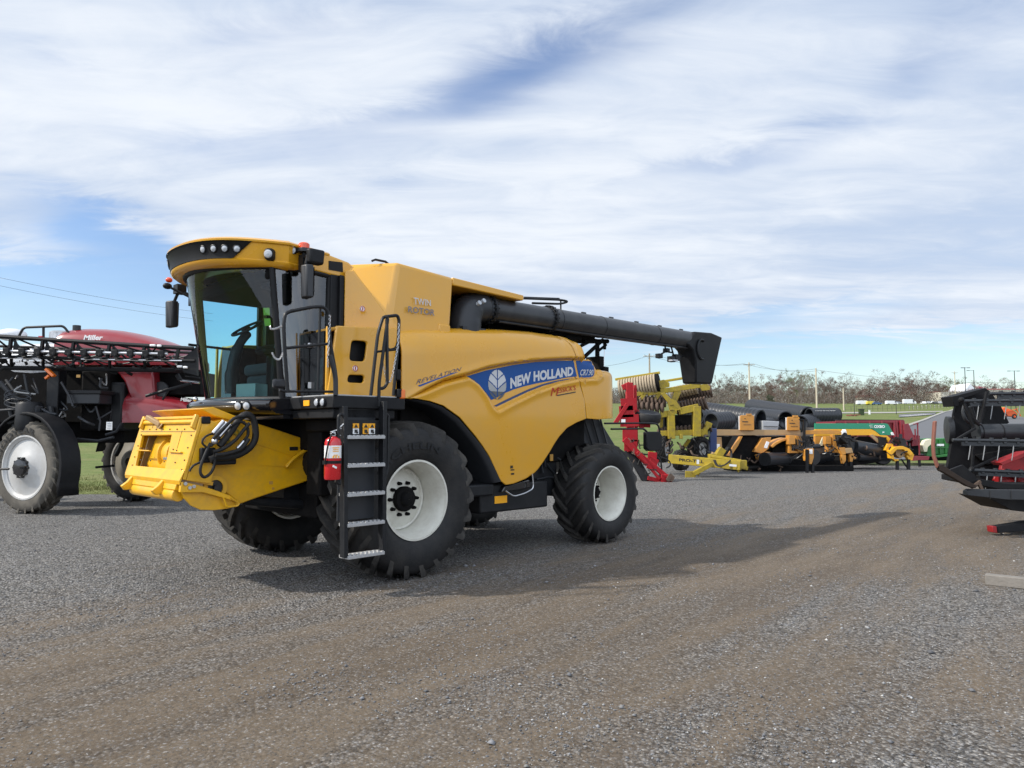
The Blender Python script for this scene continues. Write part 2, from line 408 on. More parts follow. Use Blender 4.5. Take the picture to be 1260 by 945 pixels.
thick = maprange(math_('ADD', math_('MULTIPLY', n_big, .6), math_('ADD', math_('MULTIPLY', n_str, .55), math_('MULTIPLY', n_fine, .35))), .58, .98, 0, 1)
ccol = mixrgb(thick, (.50, .59, .74), (.79, .83, .885))
# clouds behind the viewer are made brighter, to fill the combine's shaded side
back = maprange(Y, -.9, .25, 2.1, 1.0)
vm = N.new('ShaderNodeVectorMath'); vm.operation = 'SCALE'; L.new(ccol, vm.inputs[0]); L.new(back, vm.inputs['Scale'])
# low haze whitens the sky just above the horizon
bgS = N.new('ShaderNodeBackground'); bgS.inputs[1].default_value = .145
hs = N.new('ShaderNodeHueSaturation'); hs.inputs['Saturation'].default_value = 1.18; hs.inputs['Hue'].default_value = .508; L.new(sky.outputs[0], hs.inputs['Color']); L.new(hs.outputs[0], bgS.inputs[0])
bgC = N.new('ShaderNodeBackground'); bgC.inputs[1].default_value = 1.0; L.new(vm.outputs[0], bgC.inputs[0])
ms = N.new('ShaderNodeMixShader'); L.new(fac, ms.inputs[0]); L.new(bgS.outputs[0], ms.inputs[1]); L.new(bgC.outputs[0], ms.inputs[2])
wo = N.new('ShaderNodeOutputWorld'); L.new(ms.outputs[0], wo.inputs['Surface'])

# ------------------------------------------------------------ ground
def sstep(a, b, x):
    t = min(1, max(0, (x - a) / (b - a))); return t * t * (3 - 2 * t)
def lot_edge(x):
    return 20.6 + 22.6 * sstep(-3.5, 1.5, x) - 5.4 * sstep(15.5, 18.5, x) + .25 * noise.noise((x * .7, 3, 0)) + .12 * noise.noise((x * 2.9, 9, 0))
def terr(x, y):
    h = 0.0
    if y > 42: h = .0468 * (y - 42) * sstep(42, 62, y) if y < 440 else .0468 * 398 + .01 * (y - 440)
    if y > 60: h += .25 * noise.noise((x * .02, y * .02, 1))
    return h
def ground_nodes(m):
    nt = m.node_tree; return nt, nt.nodes, nt.links
def gravel_mat():
    global N, L
    m = bpy.data.materials.new('gravel yard'); m.use_nodes = True; N0, L0 = N, L
    N = m.node_tree.nodes; L = m.node_tree.links; b = N['Principled BSDF']
    tc = N.new('ShaderNodeTexCoord'); P = tc.outputs['Object']
    def mp(rot, sc):
        n = N.new('ShaderNodeMapping'); n.inputs['Rotation'].default_value = (0, 0, rot); L.new(P, n.inputs['Vector'])
        n2 = N.new('ShaderNodeMapping'); n2.inputs['Scale'].default_value = sc; L.new(n.outputs[0], n2.inputs['Vector']); return n2.outputs[0]
    def vor(scale, feat='F1'):
        n = N.new('ShaderNodeTexVoronoi'); n.feature = feat; n.inputs['Scale'].default_value = scale; L.new(P, n.inputs['Vector']); return n
    v1 = vor(42); v2 = vor(95); v3 = vor(17)
    zone = noise_(mp(R(-46), (.14, .62, 1)), 1.0, 6, .62, .5)      # wheel packed streaks
    zone2 = noise_(mp(R(-44), (.22, 2.0, 1)), 1.0, 7, .6, .5); zone3 = noise_(mp(R(-58), (.26, 2.6, 1)), 1.0, 6, .6, .7)
    blot = noise_(P, .22, 5, .55)
    sepx = N.new('ShaderNodeSeparateXYZ'); L.new(P, sepx.inputs[0])
    # the packed, browner lane crosses the foreground; fresher stone lies at the sides and far off
    sdl = math_('MULTIPLY', math_('SUBTRACT', math_('SUBTRACT', sepx.outputs[1], math_('MULTIPLY', sepx.outputs[0], .92)), 9.2), .735)
    sdl = math_('ADD', sdl, math_('MULTIPLY', math_('SUBTRACT', blot, .5), 4.0))
    lane = math_('SUBTRACT', math_('MULTIPLY', math_('EXPONENT', math_('MULTIPLY', math_('POWER', math_('ABSOLUTE', math_('DIVIDE', math_('ADD', sdl, 2.2), 4.6)), 2.0), -1.0)), .62), .30)
    zz = math_('ADD', math_('ADD', math_('MULTIPLY', zone, .9), math_('MULTIPLY', zone2, .55)), math_('ADD', math_('MULTIPLY', blot, .35), math_('ADD', lane, math_('MULTIPLY', math_('SUBTRACT', zone3, .5), .7))))
    dirt = maprange(zz, .72, 1.28, 0.05, .90)
    def cell(v, lo, hi):
        s = N.new('ShaderNodeSeparateColor'); L.new(v.outputs['Color'], s.inputs[0])
        return maprange(s.outputs[0], 0, 1, lo, hi, False), s.outputs[1]
    c1, h1 = cell(v1, .30, 1.75); c2, h2 = cell(v2, .45, 1.6); c3, h3 = cell(v3, .75, 1.25)
    stone = mixrgb(h1, (.160, .160, .162), (.196, .186, .170))
    val = math_('MULTIPLY', math_('MULTIPLY', c1, c2), 1.05)
    edge = maprange(v1.outputs['Distance'], .30, .75, 1.0, .50)
    val = math_('MULTIPLY', val, edge)
    vs = N.new('ShaderNodeVectorMath'); vs.operation = 'SCALE'; L.new(stone, vs.inputs[0]); L.new(val, vs.inputs['Scale'])
    earth = mixrgb(maprange(math_('ADD', math_('MULTIPLY', zone2, .8), math_('MULTIPLY', zone3, .55)), .50, .86, 0, 1), (.096, .070, .046), (.150, .114, .078))
    fine = noise_(P, 130, 5, .8); fine2 = noise_(P, 24, 6, .75)
    ev = math_('ADD', math_('MULTIPLY', fine, 1.0), math_('MULTIPLY', fine2, .9)); 
    ve = N.new('ShaderNodeVectorMath'); ve.operation = 'SCALE'; L.new(earth, ve.inputs[0]); L.new(ev, ve.inputs['Scale'])
    # single stones stick out of the packed earth too
    keep = math_('GREATER_THAN', h2, .80); stonein = math_('MULTIPLY', keep, .6)
    d2 = math_('SUBTRACT', dirt, math_('MULTIPLY', dirt, stonein))
    colr = mixrgb(d2, vs.outputs[0], ve.outputs[0])
    L.new(colr, b.inputs['Base Color']); b.inputs['Roughness'].default_value = .92; b.inputs['Specular IOR Level'].default_value = .25
    hgt = math_('ADD', math_('MULTIPLY', maprange(v1.outputs['Distance'], 0, .8, 1, 0), math_('SUBTRACT', 1.05, dirt)), math_('ADD', math_('MULTIPLY', fine, .35), math_('ADD', math_('MULTIPLY', zone2, 1.6), math_('MULTIPLY', zone3, 1.6))))
    bp = N.new('ShaderNodeBump'); bp.inputs['Strength'].default_value = .85; bp.inputs['Distance'].default_value = .022
    L.new(hgt, bp.inputs['Height']); L.new(bp.outputs[0], b.inputs['Normal'])
    N, L = N0, L0; return m
def grass_mat(name, a, c, d):
    global N, L
    m = bpy.data.materials.new(name); m.use_nodes = True; N0, L0 = N, L
    N = m.node_tree.nodes; L = m.node_tree.links; b = N['Principled BSDF']
    tc = N.new('ShaderNodeTexCoord'); P = tc.outputs['Object']
    n1 = noise_(P, .12, 5, .6); n2 = noise_(P, 1.3, 6, .7); n3 = noise_(P, 9, 5, .75)
    cc = mixrgb(maprange(n2, .35, .65, 0, 1), a, c); cc = mixrgb(maprange(n1, .42, .7, 0, .6), cc, d)
    vs = N.new('ShaderNodeVectorMath'); vs.operation = 'SCALE'; L.new(cc, vs.inputs[0]); L.new(math_('ADD', math_('MULTIPLY', n3, 1.4), .3), vs.inputs['Scale'])
    L.new(vs.outputs[0], b.inputs['Base Color']); b.inputs['Roughness'].default_value = .95; b.inputs['Specular IOR Level'].default_value = .2
    bp = N.new('ShaderNodeBump'); bp.inputs['Strength'].default_value = .6; bp.inputs['Distance'].default_value = .05; L.new(n3, bp.inputs['Height']); L.new(bp.outputs[0], b.inputs['Normal'])
    N, L = N0, L0; return m
M['grass'] = grass_mat('lawn', (.085, .125, .030), (.135, .165, .050), (.20, .17, .08))
M['gravel'] = gravel_mat()
M['asphalt'] = mat('asphalt road', (.105, .108, .115), .9, var=.18, vscale=1.5, bump=.2, bscale=80)
xs = sorted(set([-900,-600,-400,-250,-160] + [i for i in range(-120, 121, 4)] + [160,250,400,600,900]))
ys = sorted(set([-120,-60,-20] + [i*2 for i in range(-5, 40)] + list(range(80, 460, 6)) + [470,500,600,700,1000,1600]))
def base_z(x, y):
    z = terr(x, y)
    if y < lot_edge(x) + 2.2: z -= .07 * sstep(0, 2, lot_edge(x) + 2.0 - y)
    return z
g = MB(); g.grid([[(x, y, base_z(x, y)) for y in ys] for x in xs]); go = g.build('ground', M['grass'], fix=True, smooth=60); tag(go, kind='structure')
# gravel lot with soft ruts
def lot_z(x, y):
    u = x * .70 + y * .71; v = -x * .71 + y * .70
    return .004 + .018 * noise.noise((u * .22, v * 1.1, 0)) + .010 * noise.noise((u * .6, v * 3.3, 4)) + .004 * noise.noise((x * 3, y * 3, 8))
P = []
lx = [-70, -50, -35, -25] + [-18 + i * .25 for i in range(int(36 / .25) + 1)] + [20, 23, 26, 29, 32, 36, 45, 60]
for x in lx:
    e = lot_edge(x); row = []
    for j in range(160):
        t = j / 159; y = -14 + (e + 14) * t
        z = lot_z(x, y) if t < .985 else -.03
        row.append((x, y, z))
    P.append(row)
g = MB(); g.grid(P); lot = g.build('gravel_lot', M['gravel'], fix=True, smooth=60); tag(lot, kind='structure')
# loose stones, one sheet of gravel nobody could count
import numpy as np
def loose_stones(name, n, seed):
    rng = np.random.default_rng(seed)
    base = np.array([(1,0,0),(-1,0,0),(0,1,0),(0,-1,0),(0,0,1),(0,0,-.6)], float)
    tri = np.array([(0,2,4),(2,1,4),(1,3,4),(3,0,4),(2,0,5),(1,2,5),(3,1,5),(0,3,5)])
    d = 3.2 + 15.0 * rng.random(n) ** 1.25; a = (rng.random(n) * 2 - 1) * .78
    x = d * np.tan(a); y = d.copy()
    keep = np.array([ (noise.noise((px*.38 - py*.1, py*.75 + px*.3, 2)) + .45*noise.noise((px*1.7, py*1.9, 5)) + (.12 if px > 1.2 + .5*(py-5) else -.34 if (py - .8*px) < 8.5 else .15)) > rng.random()*1.0 - .36 for px, py in zip(x, y)])
    keep &= np.array([py < lot_edge(px) - .5 for px, py in zip(x, y)])
    x = x[keep]; y = y[keep]; n = len(x)
    s = (.0040 + .0078 * rng.random(n) ** 2.0) * (.8 + .2*np.minimum(1, y/8)) + (rng.random(n) > .965) * .012 * rng.random(n) + (rng.random(n) > .9985) * .02
    sc = s[:,None] * (.7 + .6 * rng.random((n,3))); sc[:,2] *= .62
    jit = 1 + .35 * (rng.random((n,6,1)) - .5)
    v = base[None] * jit * sc[:,None,:]
    t = rng.random(n) * 6.283; ct, st = np.cos(t), np.sin(t)
    vx = v[:,:,0]*ct[:,None] - v[:,:,1]*st[:,None]; vy = v[:,:,0]*st[:,None] + v[:,:,1]*ct[:,None]; vz = v[:,:,2] + .25*vx*(rng.random((n,1))-.5)
    zb = np.array([lot_z(px, py) for px, py in zip(x, y)])
    co = np.stack([vx + x[:,None], vy + y[:,None], vz + (zb + s*.28)[:,None]], -1).reshape(-1, 3)
    fs = (tri[None] + 6*np.arange(n)[:,None,None]).reshape(-1, 3)
    me = bpy.data.meshes.new(name); me.vertices.add(len(co)); me.vertices.foreach_set('co', co.ravel())
    me.loops.add(fs.size); me.loops.foreach_set('vertex_index', fs.ravel().astype(np.int32))
    me.polygons.add(len(fs)); me.polygons.foreach_set('loop_start', (np.arange(len(fs))*3).astype(np.int32)); me.polygons.foreach_set('loop_total', np.full(len(fs), 3, np.int32))
    me.update(); me.validate()
    at_ = me.attributes.new('tone', 'FLOAT', 'FACE'); at_.data.foreach_set('value', np.repeat(rng.random(n), 8).astype(np.float32))
    m = bpy.data.materials.new('loose stone'); m.use_nodes = True; nn = m.node_tree.nodes; ll = m.node_tree.links
    an = nn.new('ShaderNodeAttribute'); an.attribute_name = 'tone'; cr = nn.new('ShaderNodeValToRGB'); ll.new(an.outputs['Fac'], cr.inputs[0])
    e = cr.color_ramp.elements; e[0].color = (.09, .091, .096, 1); e[1].position = .955; e[1].color = (.30, .30, .30, 1)
    for pos, c in ((.35, (.14, .142, .150, 1)), (.6, (.185, .178, .166, 1)), (.82, (.205, .208, .218, 1)), (1.0, (.50, .49, .47, 1))):
        q = e.new(pos); q.color = c
    b = nn['Principled BSDF']; ll.new(cr.outputs[0], b.inputs['Base Color']); b.inputs['Roughness'].default_value = .85; b.inputs['Specular IOR Level'].default_value = .3
    me.materials.append(m)
    o = bpy.data.objects.new(name, me); col.objects.link(o); tag(o, 'loose grey gravel stones scattered over the yard surface', 'gravel', kind='stuff'); return o
loose_stones('loose_gravel', 125000, 3)
# lawn blades where the grass comes close behind the sprayer
def lawn(n=26000):
    rng = np.random.default_rng(8); V = []; F = []
    for i in range(n):
        x = rng.uniform(-17, -3.2); y = lot_edge(x) - .25 + rng.exponential(2.6)
        if y > 34: continue
        h = rng.uniform(.03, .085) * (1.25 if noise.noise((x*.8, y*.8, 0)) > .1 else .8); a = rng.uniform(0, 6.28); w = rng.uniform(.006, .012)
        lx_, ly_ = math.cos(a)*w, math.sin(a)*w; bx, by = rng.uniform(-.04, .04), rng.uniform(-.04, .04); z = base_z(x, y) - .005; k = len(V)
        V += [(x-lx_, y-ly_, z), (x+lx_, y+ly_, z), (x+bx, y+by, z+h)]; F.append((k, k+1, k+2))
    me = bpy.data.meshes.new('lawn_grass'); me.from_pydata(V, [], F); me.materials.append(M['grass'])
    o = bpy.data.objects.new('lawn_grass', me); col.objects.link(o); tag(o, 'short green grass beyond the gravel behind the sprayer', 'grass', kind='stuff')
lawn()
# ------------------------------------------------------------ wheels (shared by all machines)
def tyre_mb(Rr, W, rim, lugs=22, lug_h=.045, lug_w=.05, side=1, fine=False, sweep=.42):
    """axis along +x of the builder (here local y of the machine); centre at the origin"""
    h = W / 2; mb = MB(); Rc = Rr - lug_h
    prof = [(rim*.985, -h*.80), (rim*1.03, -h*.86), (rim + (Rc-rim)*.25, -h*.97), (rim + (Rc-rim)*.55, -h*1.0), (rim + (Rc-rim)*.84, -h*.955), (Rc-.03, -h*.90), (Rc-.004, -h*.80), (Rc+.006, -h*.4), (Rc+.010, 0)]
    prof = prof + [(r, -x) for r, x in reversed(prof[:-1])]
    mb.lathe(prof, (0,0,0), (0,1,0), 72)
    lg = MB()
    for s in (-1, 1):
        for k in range(lugs):
            a0 = 2*PI*(k + (.5 if s > 0 else 0))/lugs
            P = []
            for t, lat, dr, top in ((0, .03, .006, 1), (.3, .36, .004, 1), (.62, .70, -.003, 1), (.85, .90, -.014, .85), (1, .975, -.075, .12)):
                P.append((a0 + side*sweep*t*(.92/Rr)*.9, s*h*lat, Rc + dr, lug_h*top + (.004 if t < 1 else 0)))
            vs = []; fs = []
            for i, (a, y, rb, lh) in enumerate(P):
                wa = lug_w*(1 + .35*(1 - i/4))/Rr*.62
                wb = wa*.72
                for aa, rr in ((a-wa, rb-.03), (a-wb, rb+lh), (a+wb, rb+lh), (a+wa, rb-.03)):
                    vs.append((rr*math.cos(aa), y, rr*math.sin(aa)))
            m = len(P)
            for i in range(m-1):
                for q in range(3): fs.append((i*4+q, i*4+q+1, i*4+4+q+1, i*4+4+q))
            fs += [(3,2,1,0), ((m-1)*4, (m-1)*4+1, (m-1)*4+2, (m-1)*4+3)]
            lg.add(vs, fs)
    return mb, lg
def rim_mb(rim, W, dish, s, hubr):
    """s = outer side sign on y. dish: depth of the wheel disc behind the outer flange"""
    h = W/2*.86; mb = MB()
    pr = [(rim*1.02, h), (rim*1.035, h*1.0+.012), (rim*.985, h+.014), (rim*.955, h*.93), (rim*.90, h*.84), (rim*.885, h*.62), (rim*.86, h*.55), (rim*.845, h - dish*.86), (rim*.83, h - dish*1.06), (rim*.815, h - dish*1.07), (rim*.80, h - dish), (rim*.76, h-dish*1.04), (rim*.44, h-dish*.82), (hubr*1.02, h-dish*.80), (hubr*.5, h-dish*.8)]
    mb.lathe([(r, s*x) for r, x in pr], (0,0,0), (0,1,0), 64)
    # inner side
    pr = [(rim*.99, -h), (rim*.93, -h), (rim*.86, -h*.7), (rim*.85, h-dish*1.08)]
    mb.lathe([(r, s*x) for r, x in pr], (0,0,0), (0,1,0), 48)
    return mb
def hub_mb(rim, W, dish, s, hubr, bolts=10, br=None):
    h = W/2*.86; mb = MB(); y0 = s*(h-dish*.80); br = br or hubr*1.28
    mb.lathe([(hubr*.98, y0-s*.02), (hubr, y0+s*.05), (hubr*.92, y0+s*.07), (hubr*.62, y0+s*.075), (hubr*.55, y0+s*.11), (hubr*.4, y0+s*.125), (.001, y0+s*.125)], (0,0,0), (0,1,0), 28)
    for k in range(bolts):
        a = 2*PI*k/bolts; c = Vector((math.cos(a)*br, y0, math.sin(a)*br))
        mb.cyl(c - Vector((0, s*.01, 0)), c + Vector((0, s*.05, 0)), hubr*.16, hubr*.12, 8)
    return mb
def wheel(parent, loc, Rr, W, rim, dish, s, lugs=22, rimmat='rim', tyremat='rubber', hubr=.13, name='wheel', sweepdir=1, lug_h=.045, sweep=.42, bolts=10, lug_w=.05):
    o = bpy.data.objects.new(name, None); o.empty_display_size = .2; col.objects.link(o); o.parent = parent; o.location = loc
    ty, lg = tyre_mb(Rr, W, rim, lugs, lug_h, lug_w, sweepdir, sweep=sweep)
    ty.build('tyre', M[tyremat], o, smooth=42); lg.build('tread_lugs', M['rubberlug' if tyremat == 'rubber' else tyremat], o, smooth=42)
    rim_mb(rim, W, dish, s, hubr).build('rim', M[rimmat], o, smooth=45)
    hub_mb(rim, W, dish, s, hubr, bolts).build('hub', M['dark'], o, smooth=40)
    return o
def sidewall_text(o, body, r0, r1, y, a0, a1, m):
    mb = MB()
    def fm(s, t):
        a = a0 + (a1 - a0)*s; r = r0 + (r1 - r0)*t
        return (r*math.cos(a), y, r*math.sin(a))
    lettering(mb, body, fm, 1, 1, bold=.02); return mb.build('tyre_lettering', m, o, smooth=0, solid=0)

# ------------------------------------------------------------ combine harvester
CB = thing('combine_harvester', 'big yellow combine harvester without a header, unloading auger folded back along its side', 'combine harvester', ORG, HEAD)
TR, RR_ = .92, .765
for s in (-1, 1):
    w = wheel(CB, (0, s*1.42, TR), TR, .80, .455, .33, s, lugs=22, hubr=.15, name='front_wheel', sweepdir=-1 if s < 0 else -1, lug_h=.062, lug_w=.062)
    if s < 0: sidewall_text(w, 'MICHELIN', .60, .685, -.412, R(150), R(62), M['metal'])
    wheel(CB, (3.84, s*1.45, RR_), RR_, .62, .41, .43, s, lugs=19, hubr=.11, name='rear_wheel', sweepdir=-1, lug_h=.050, lug_w=.055)

# --- side panels -------------------------------------------------
Dp = 1.52
def tuck(u): return .035 - (.07*((u - 3.0)/1.4)**2 if u > 3 else 0) - (.16*((u - 4.0)/.4)**3 if u > 4 else 0)
def P_(L):
    out = []
    for x, y in L:
        u, w = uw(x, y, Dp)
        for _ in range(3):
            if u > 2.9: u, w = uw(x, y, Dp + max(-.19, tuck(u)))
        out.append((u, w))
    return out
top = P_([(494,404),(530,403.5),(575,403.5),(625.7,405),(660,407.5),(692,411.5),(697,413)])
seam = P_([(697,412.5),(702,418),(705.7,426),(708.6,446),(711.4,466),(718.6,491.5),(720.6,514.5)])
arch = P_([(491.5,490),(509.5,490.5),(526,493.5),(542.5,499),(563,513.5),(583,536.5),(592,548),(601,561),(609,577),(616,591.5)])
bot = P_([(616,591.8),(622.5,596.6),(632,595),(646.7,589),(655.6,583),(660,579),(667,569),(674.3,557),(680,546),(685.7,537),(697,526.5),(709,519.5),(720.6,515)])
rtop = P_([(701,413),(706,414),(711.4,416.5),(715,421),(717,426.5),(718.8,439),(721,441.8),(729,442.8),(733.6,445.5),(736,450),(738,455),(744,456.8),(751,458),(757,460.5),(761.4,464),(764.3,474.5),(766,488)])
rbot = P_([(721,515),(735,516),(754.3,514.5),(760,510.5),(763.3,504.5),(765.5,496),(766,488)])
def interp(L, u):
    if u <= L[0][0]: return L[0][1]
    for (a, b), (c, d) in zip(L, L[1:]):
        if u <= c: return b + (d-b)*(u-a)/max(1e-6, c-a)
    return L[-1][1]
recess = P_([(500,490.5),(522,477),(543,466.5),(573,459),(598,451),(625,446),(655,442.3),(700,439.8),(719,440.5),(735,445),(740,452),(739,462),(733,466.5),(712,467.5),(690,472),(655,484),(630,496),(609,506.5),(603,501),(597,488),(586,473.5),(574,465.5),(545,473),(520,484)])
def sdist(p, poly):
    x, y = p; d = 1e9; ins = False; n = len(poly)
    for i in range(n):
        ax, ay = poly[i]; bx, by = poly[(i+1) % n]
        ex, ey = bx-ax, by-ay; t = max(0, min(1, ((x-ax)*ex+(y-ay)*ey)/(ex*ex+ey*ey+1e-12)))
        d = min(d, math.hypot(x-ax-ex*t, y-ay-ey*t))
        if (ay > y) != (by > y) and x < (bx-ax)*(y-ay)/(by-ay)+ax: ins = not ins
    return -d if ins else d
def skinD(u, w):
    """distance of the side skin from the machine's centre plane"""
    wt = interp(top + rtop, u)
    d = Dp + .035
    rr = sstep(3.28, 3.42, u); rh = .34 - .24*rr
    q = max(0, (w - (wt - rh)) / rh)
    d -= (.26 - .19*rr) * (1 - math.sqrt(max(0, 1 - min(1, q)**2 * .985)))     # rolled shoulder
    if u > 3.0: d -= .07 * ((u - 3.0) / 1.4) ** 2                    # tail tucks in
    if u > 4.0: d -= .16 * ((u - 4.0) / .4) ** 3
    if u < .25: d -= .03 * ((.25 - u) / .35) ** 2
    d -= .05 * sstep(2.0, .9, w)                                      # tuck under
    s = sdist((u, w), recess)
    d -= .065 * sstep(.018, -.035, s)
    if s > 0 : d += .016 * math.exp(-(s / .06) ** 2)
    return d
def pt(u, w, s, off=0.0): return (u, s*(skinD(u, w) + off), w)
def loft_skin(T, B, u0, u1, n, m, s, front=None, rear=None):
    P = []
    for i in range(n + 1):
        t = i / n; row = []
        for j in range(m + 1):
            k = j / m
            ua = u0(k) if callable(u0) else u0; ub = u1(k) if callable(u1) else u1
            u = ua + (ub - ua) * t
            wt = interp(T, u); wb = interp(B, u)
            w = wt + (wb - wt) * k
            row.append(pt(u, w, s))
        P.append(row)
    return P
def seam_u(k, L=seam):
    w = L[0][1] + (L[-1][1] - L[0][1]) * k
    for (a, b), (c, d) in zip(L, L[1:]):
        if w >= d: return a + (c - a) * (b - w) / max(1e-6, b - d)
    return L[-1][0]
low = arch + bot[1:]
decals = {}
for s in (-1, 1):
    g = MB(); g.grid(loft_skin(top, low, uw(493.5, 440, Dp)[0], lambda k: seam_u(k) - .012, 240, 150, s))
    sp = g.build('side_panel', M['yellow'], CB, smooth=50); q = sp.modifiers.new('solid', 'SOLIDIFY'); q.thickness = .03; q.offset = -1 if s < 0 else 1
    q.offset = 0
    g = MB(); g.grid(loft_skin(rtop, rbot, lambda k: seam_u(k) + .014, max(p[0] for p in rtop) - .004, 80, 90, s))
    rp = g.build('rear_panel', M['yellow'], CB, smooth=50); q = rp.modifiers.new('solid', 'SOLIDIFY'); q.thickness = .03; q.offset = 0
    decals[s] = (sp, rp)
    # seam backing, dark
    g = MB(); g.prism([pt(seam_u(k/10)-.03, seam[0][1]+(seam[-1][1]-seam[0][1])*k/10-.02, s, -.035) for k in range(11)], [pt(seam_u(k/10)+.03, seam[0][1]+(seam[-1][1]-seam[0][1])*k/10-.02, s, -.035) for k in range(11)][::1]) if False else None
    # wheel arch lip
    A = [Vector((u, 0, w)) for u, w in arch]
    Pp = []
    inner = [(468,488),(490,491),(509,494.5),(526,499),(541,505.5),(560,520.5),(578,542),(586,553),(594,566),(601,580),(607,594.5)]
    outer = [(u-.004, w-.006) for u, w in arch]; outer = [(outer[0][0]-.22, outer[0][1]+.0)] + outer
    inn = [uw(x, y, Dp) for x, y in inner]
    g = MB()
    rows = []
    for (uo, wo_), (ui, wi) in zip(outer, inn):
        rows.append([(ui, s*.95, wi), (ui, s*1.50, wi), (ui + (uo-ui)*.25, s*1.535, wi + (wo_-wi)*.25), (uo - (uo-ui)*.12, s*1.55, wo_ - (wo_-wi)*.12), (uo, s*1.53, wo_), (uo, s*1.40, wo_), (uo, s*.95, wo_)])
    g.grid(rows); g.build('wheel_arch', M['greyplastic'], CB, smooth=50)
# decals conform to the near side's skin and its twin
def skin_patch(mb, poly2, s, off=.020, res=.05):
    """polygon in (u,w) laid on the skin"""
    V, F = fill_poly(poly2); bm = bmesh.new(); vs = [bm.verts.new((x, y, 0)) for x, y in V]
    for f in F:
        try: bm.faces.new([vs[i] for i in f])
        except ValueError: pass
    for _ in range(4):
        es = [e for e in bm.edges if e.calc_length() > res]
        if not es: break
        bmesh.ops.subdivide_edges(bm, edges=es, cuts=1, use_grid_fill=False)
        bmesh.ops.triangulate(bm, faces=bm.faces[:])
    bm.verts.index_update()
    mb.add([pt(v.co.x, v.co.y, s, off) for v in bm.verts], [tuple(v.index for v in f.verts) for f in bm.faces]); bm.free(); return mb
def uw_skin(px, py):
    u, w = uw(px, py, Dp)
    for _ in range(5): u, w = uw(px, py, skinD(u, w) + .015)
    return u, w
def zq(L): return [uw_skin(570 + x/7.0, 430 + y/7.0) for x, y in L]     # from the enlarged decal view
blue = zq([(30,230),(200,180),(420,135),(620,108),(800,98),(948,96),(955,130),(968,190),(978,232),(880,243),(760,268),(640,290),(520,318),(430,345),(365,372),(325,395),(240,436),(200,380),(150,320),(95,268)])
blue_r = zq([(968,96),(1070,99),(1098,103),(1116,122),(1126,162),(1128,205),(1118,230),(1085,240),(998,246),(990,215),(978,160)])
stripe = zq([(262,486),(285,492),(350,462),(440,418),(560,362),(690,312),(800,282),(900,266),(980,258),(978,247),(890,254),(790,270),(680,298),(550,347),(430,402),(340,445)])
def textmap(bl, br, tl, tr, s, off):
    bl, br, tl, tr = [Vector(q) for q in zq([bl, br, tl, tr])]
    if s > 0: bl, br, tl, tr = br, bl, tr, tl
    def fm(a, b):
        p = (bl*(1-a) + br*a)*(1-b) + (tl*(1-a) + tr*a)*b
        return pt(p.x, p.y, s, off)
    return fm
def leaf(s, off):
    c = zq([(291, 303)])[0]; sc = .95*abs(zq([(374,303)])[0][0] - zq([(208,303)])[0][0]) / 2; sh = abs(zq([(291,175)])[0][1] - zq([(291,430)])[0][1]) / 2
    a, b, cdk = MB(), MB(), MB()
    def el(side, t): return (side*math.cos(t), math.sin(t))
    for side in (-1, 1):
        # four leaf blades either side of the midrib
        arc = [(.97*math.cos(R(t)), math.sin(R(t))) for t in range(-84, 89, 6)]
        pts = [p for p in arc if p[0] > .05]
        cuts = [-.72, -.12, .50]
        segs = [[], [], [], []]
        def f(x, y):           # which blade: veins rise from the midrib outwards
            yy = y - .62*abs(x)**.8
            return yy
        NN = 26
        for i in range(NN):
            for j in range(NN*2):
                x0, x1 = .05 + .93*i/NN, .05 + .93*(i+1)/NN; y0, y1 = -1 + j/NN, -1 + (j+1)/NN
                xm, ym = (x0+x1)/2, (y0+y1)/2
                if (xm/.98)**2 + ym**2 > 1: continue
                yy = f(xm, ym)
                if min(abs(yy + .98), abs(yy + .36), abs(yy - .28)) < .045: continue
                mb = cdk if yy < -.98 or (yy < -.36 and ym < -.45) else (b if yy < -.36 else a)
                mb.add([pt(c[0] + side*X_*sc, c[1] + Y_*sh, s, off) for X_, Y_ in ((x0,y0),(x1,y0),(x1,y1),(x0,y1))], [(0,1,2,3)])
    return a, b, cdk
for s in (-1, 1):
    sp, rp = decals[s]
    skin_patch(MB(), blue, s, .019).build('decal_band', M['blue'], sp, smooth=60)
    skin_patch(MB(), stripe, s, .0195).build('decal_stripe', M['navy'], sp, smooth=60)
    skin_patch(MB(), blue_r, s, .0195).build('decal_band', M['blue'], rp, smooth=60)
    for mb, mm in zip(leaf(s, .0225), ('silver', 'leafgrey', 'leafdark')): mb.build('leaf_emblem', M[mm], sp, smooth=60)
    lettering(MB(), 'NEW', textmap((402,340),(580,284),(402,247),(580,192), s, .023), 1, 1, bold=.05).build('lettering', M['silver'], sp, smooth=0) if s < 0 else None
    if s < 0: lettering(MB(), 'HOLLAND', textmap((602,278),(944,226),(602,188),(944,146), s, .023), 1, 1, bold=.05).build('lettering', M['silver'], sp, smooth=0)
    else: lettering(MB(), 'NEW HOLLAND', textmap((402,340),(944,226),(402,247),(944,146), s, .023), 1, 1, bold=.05).build('lettering', M['silver'], sp, smooth=0)
    lettering(MB(), 'CR7.90', textmap((1000,226),(1112,224),(1006,172),(1118,174), s, .027), 1, 1, bold=.015, shear=.15).build('lettering', M['silver'], rp, smooth=0)
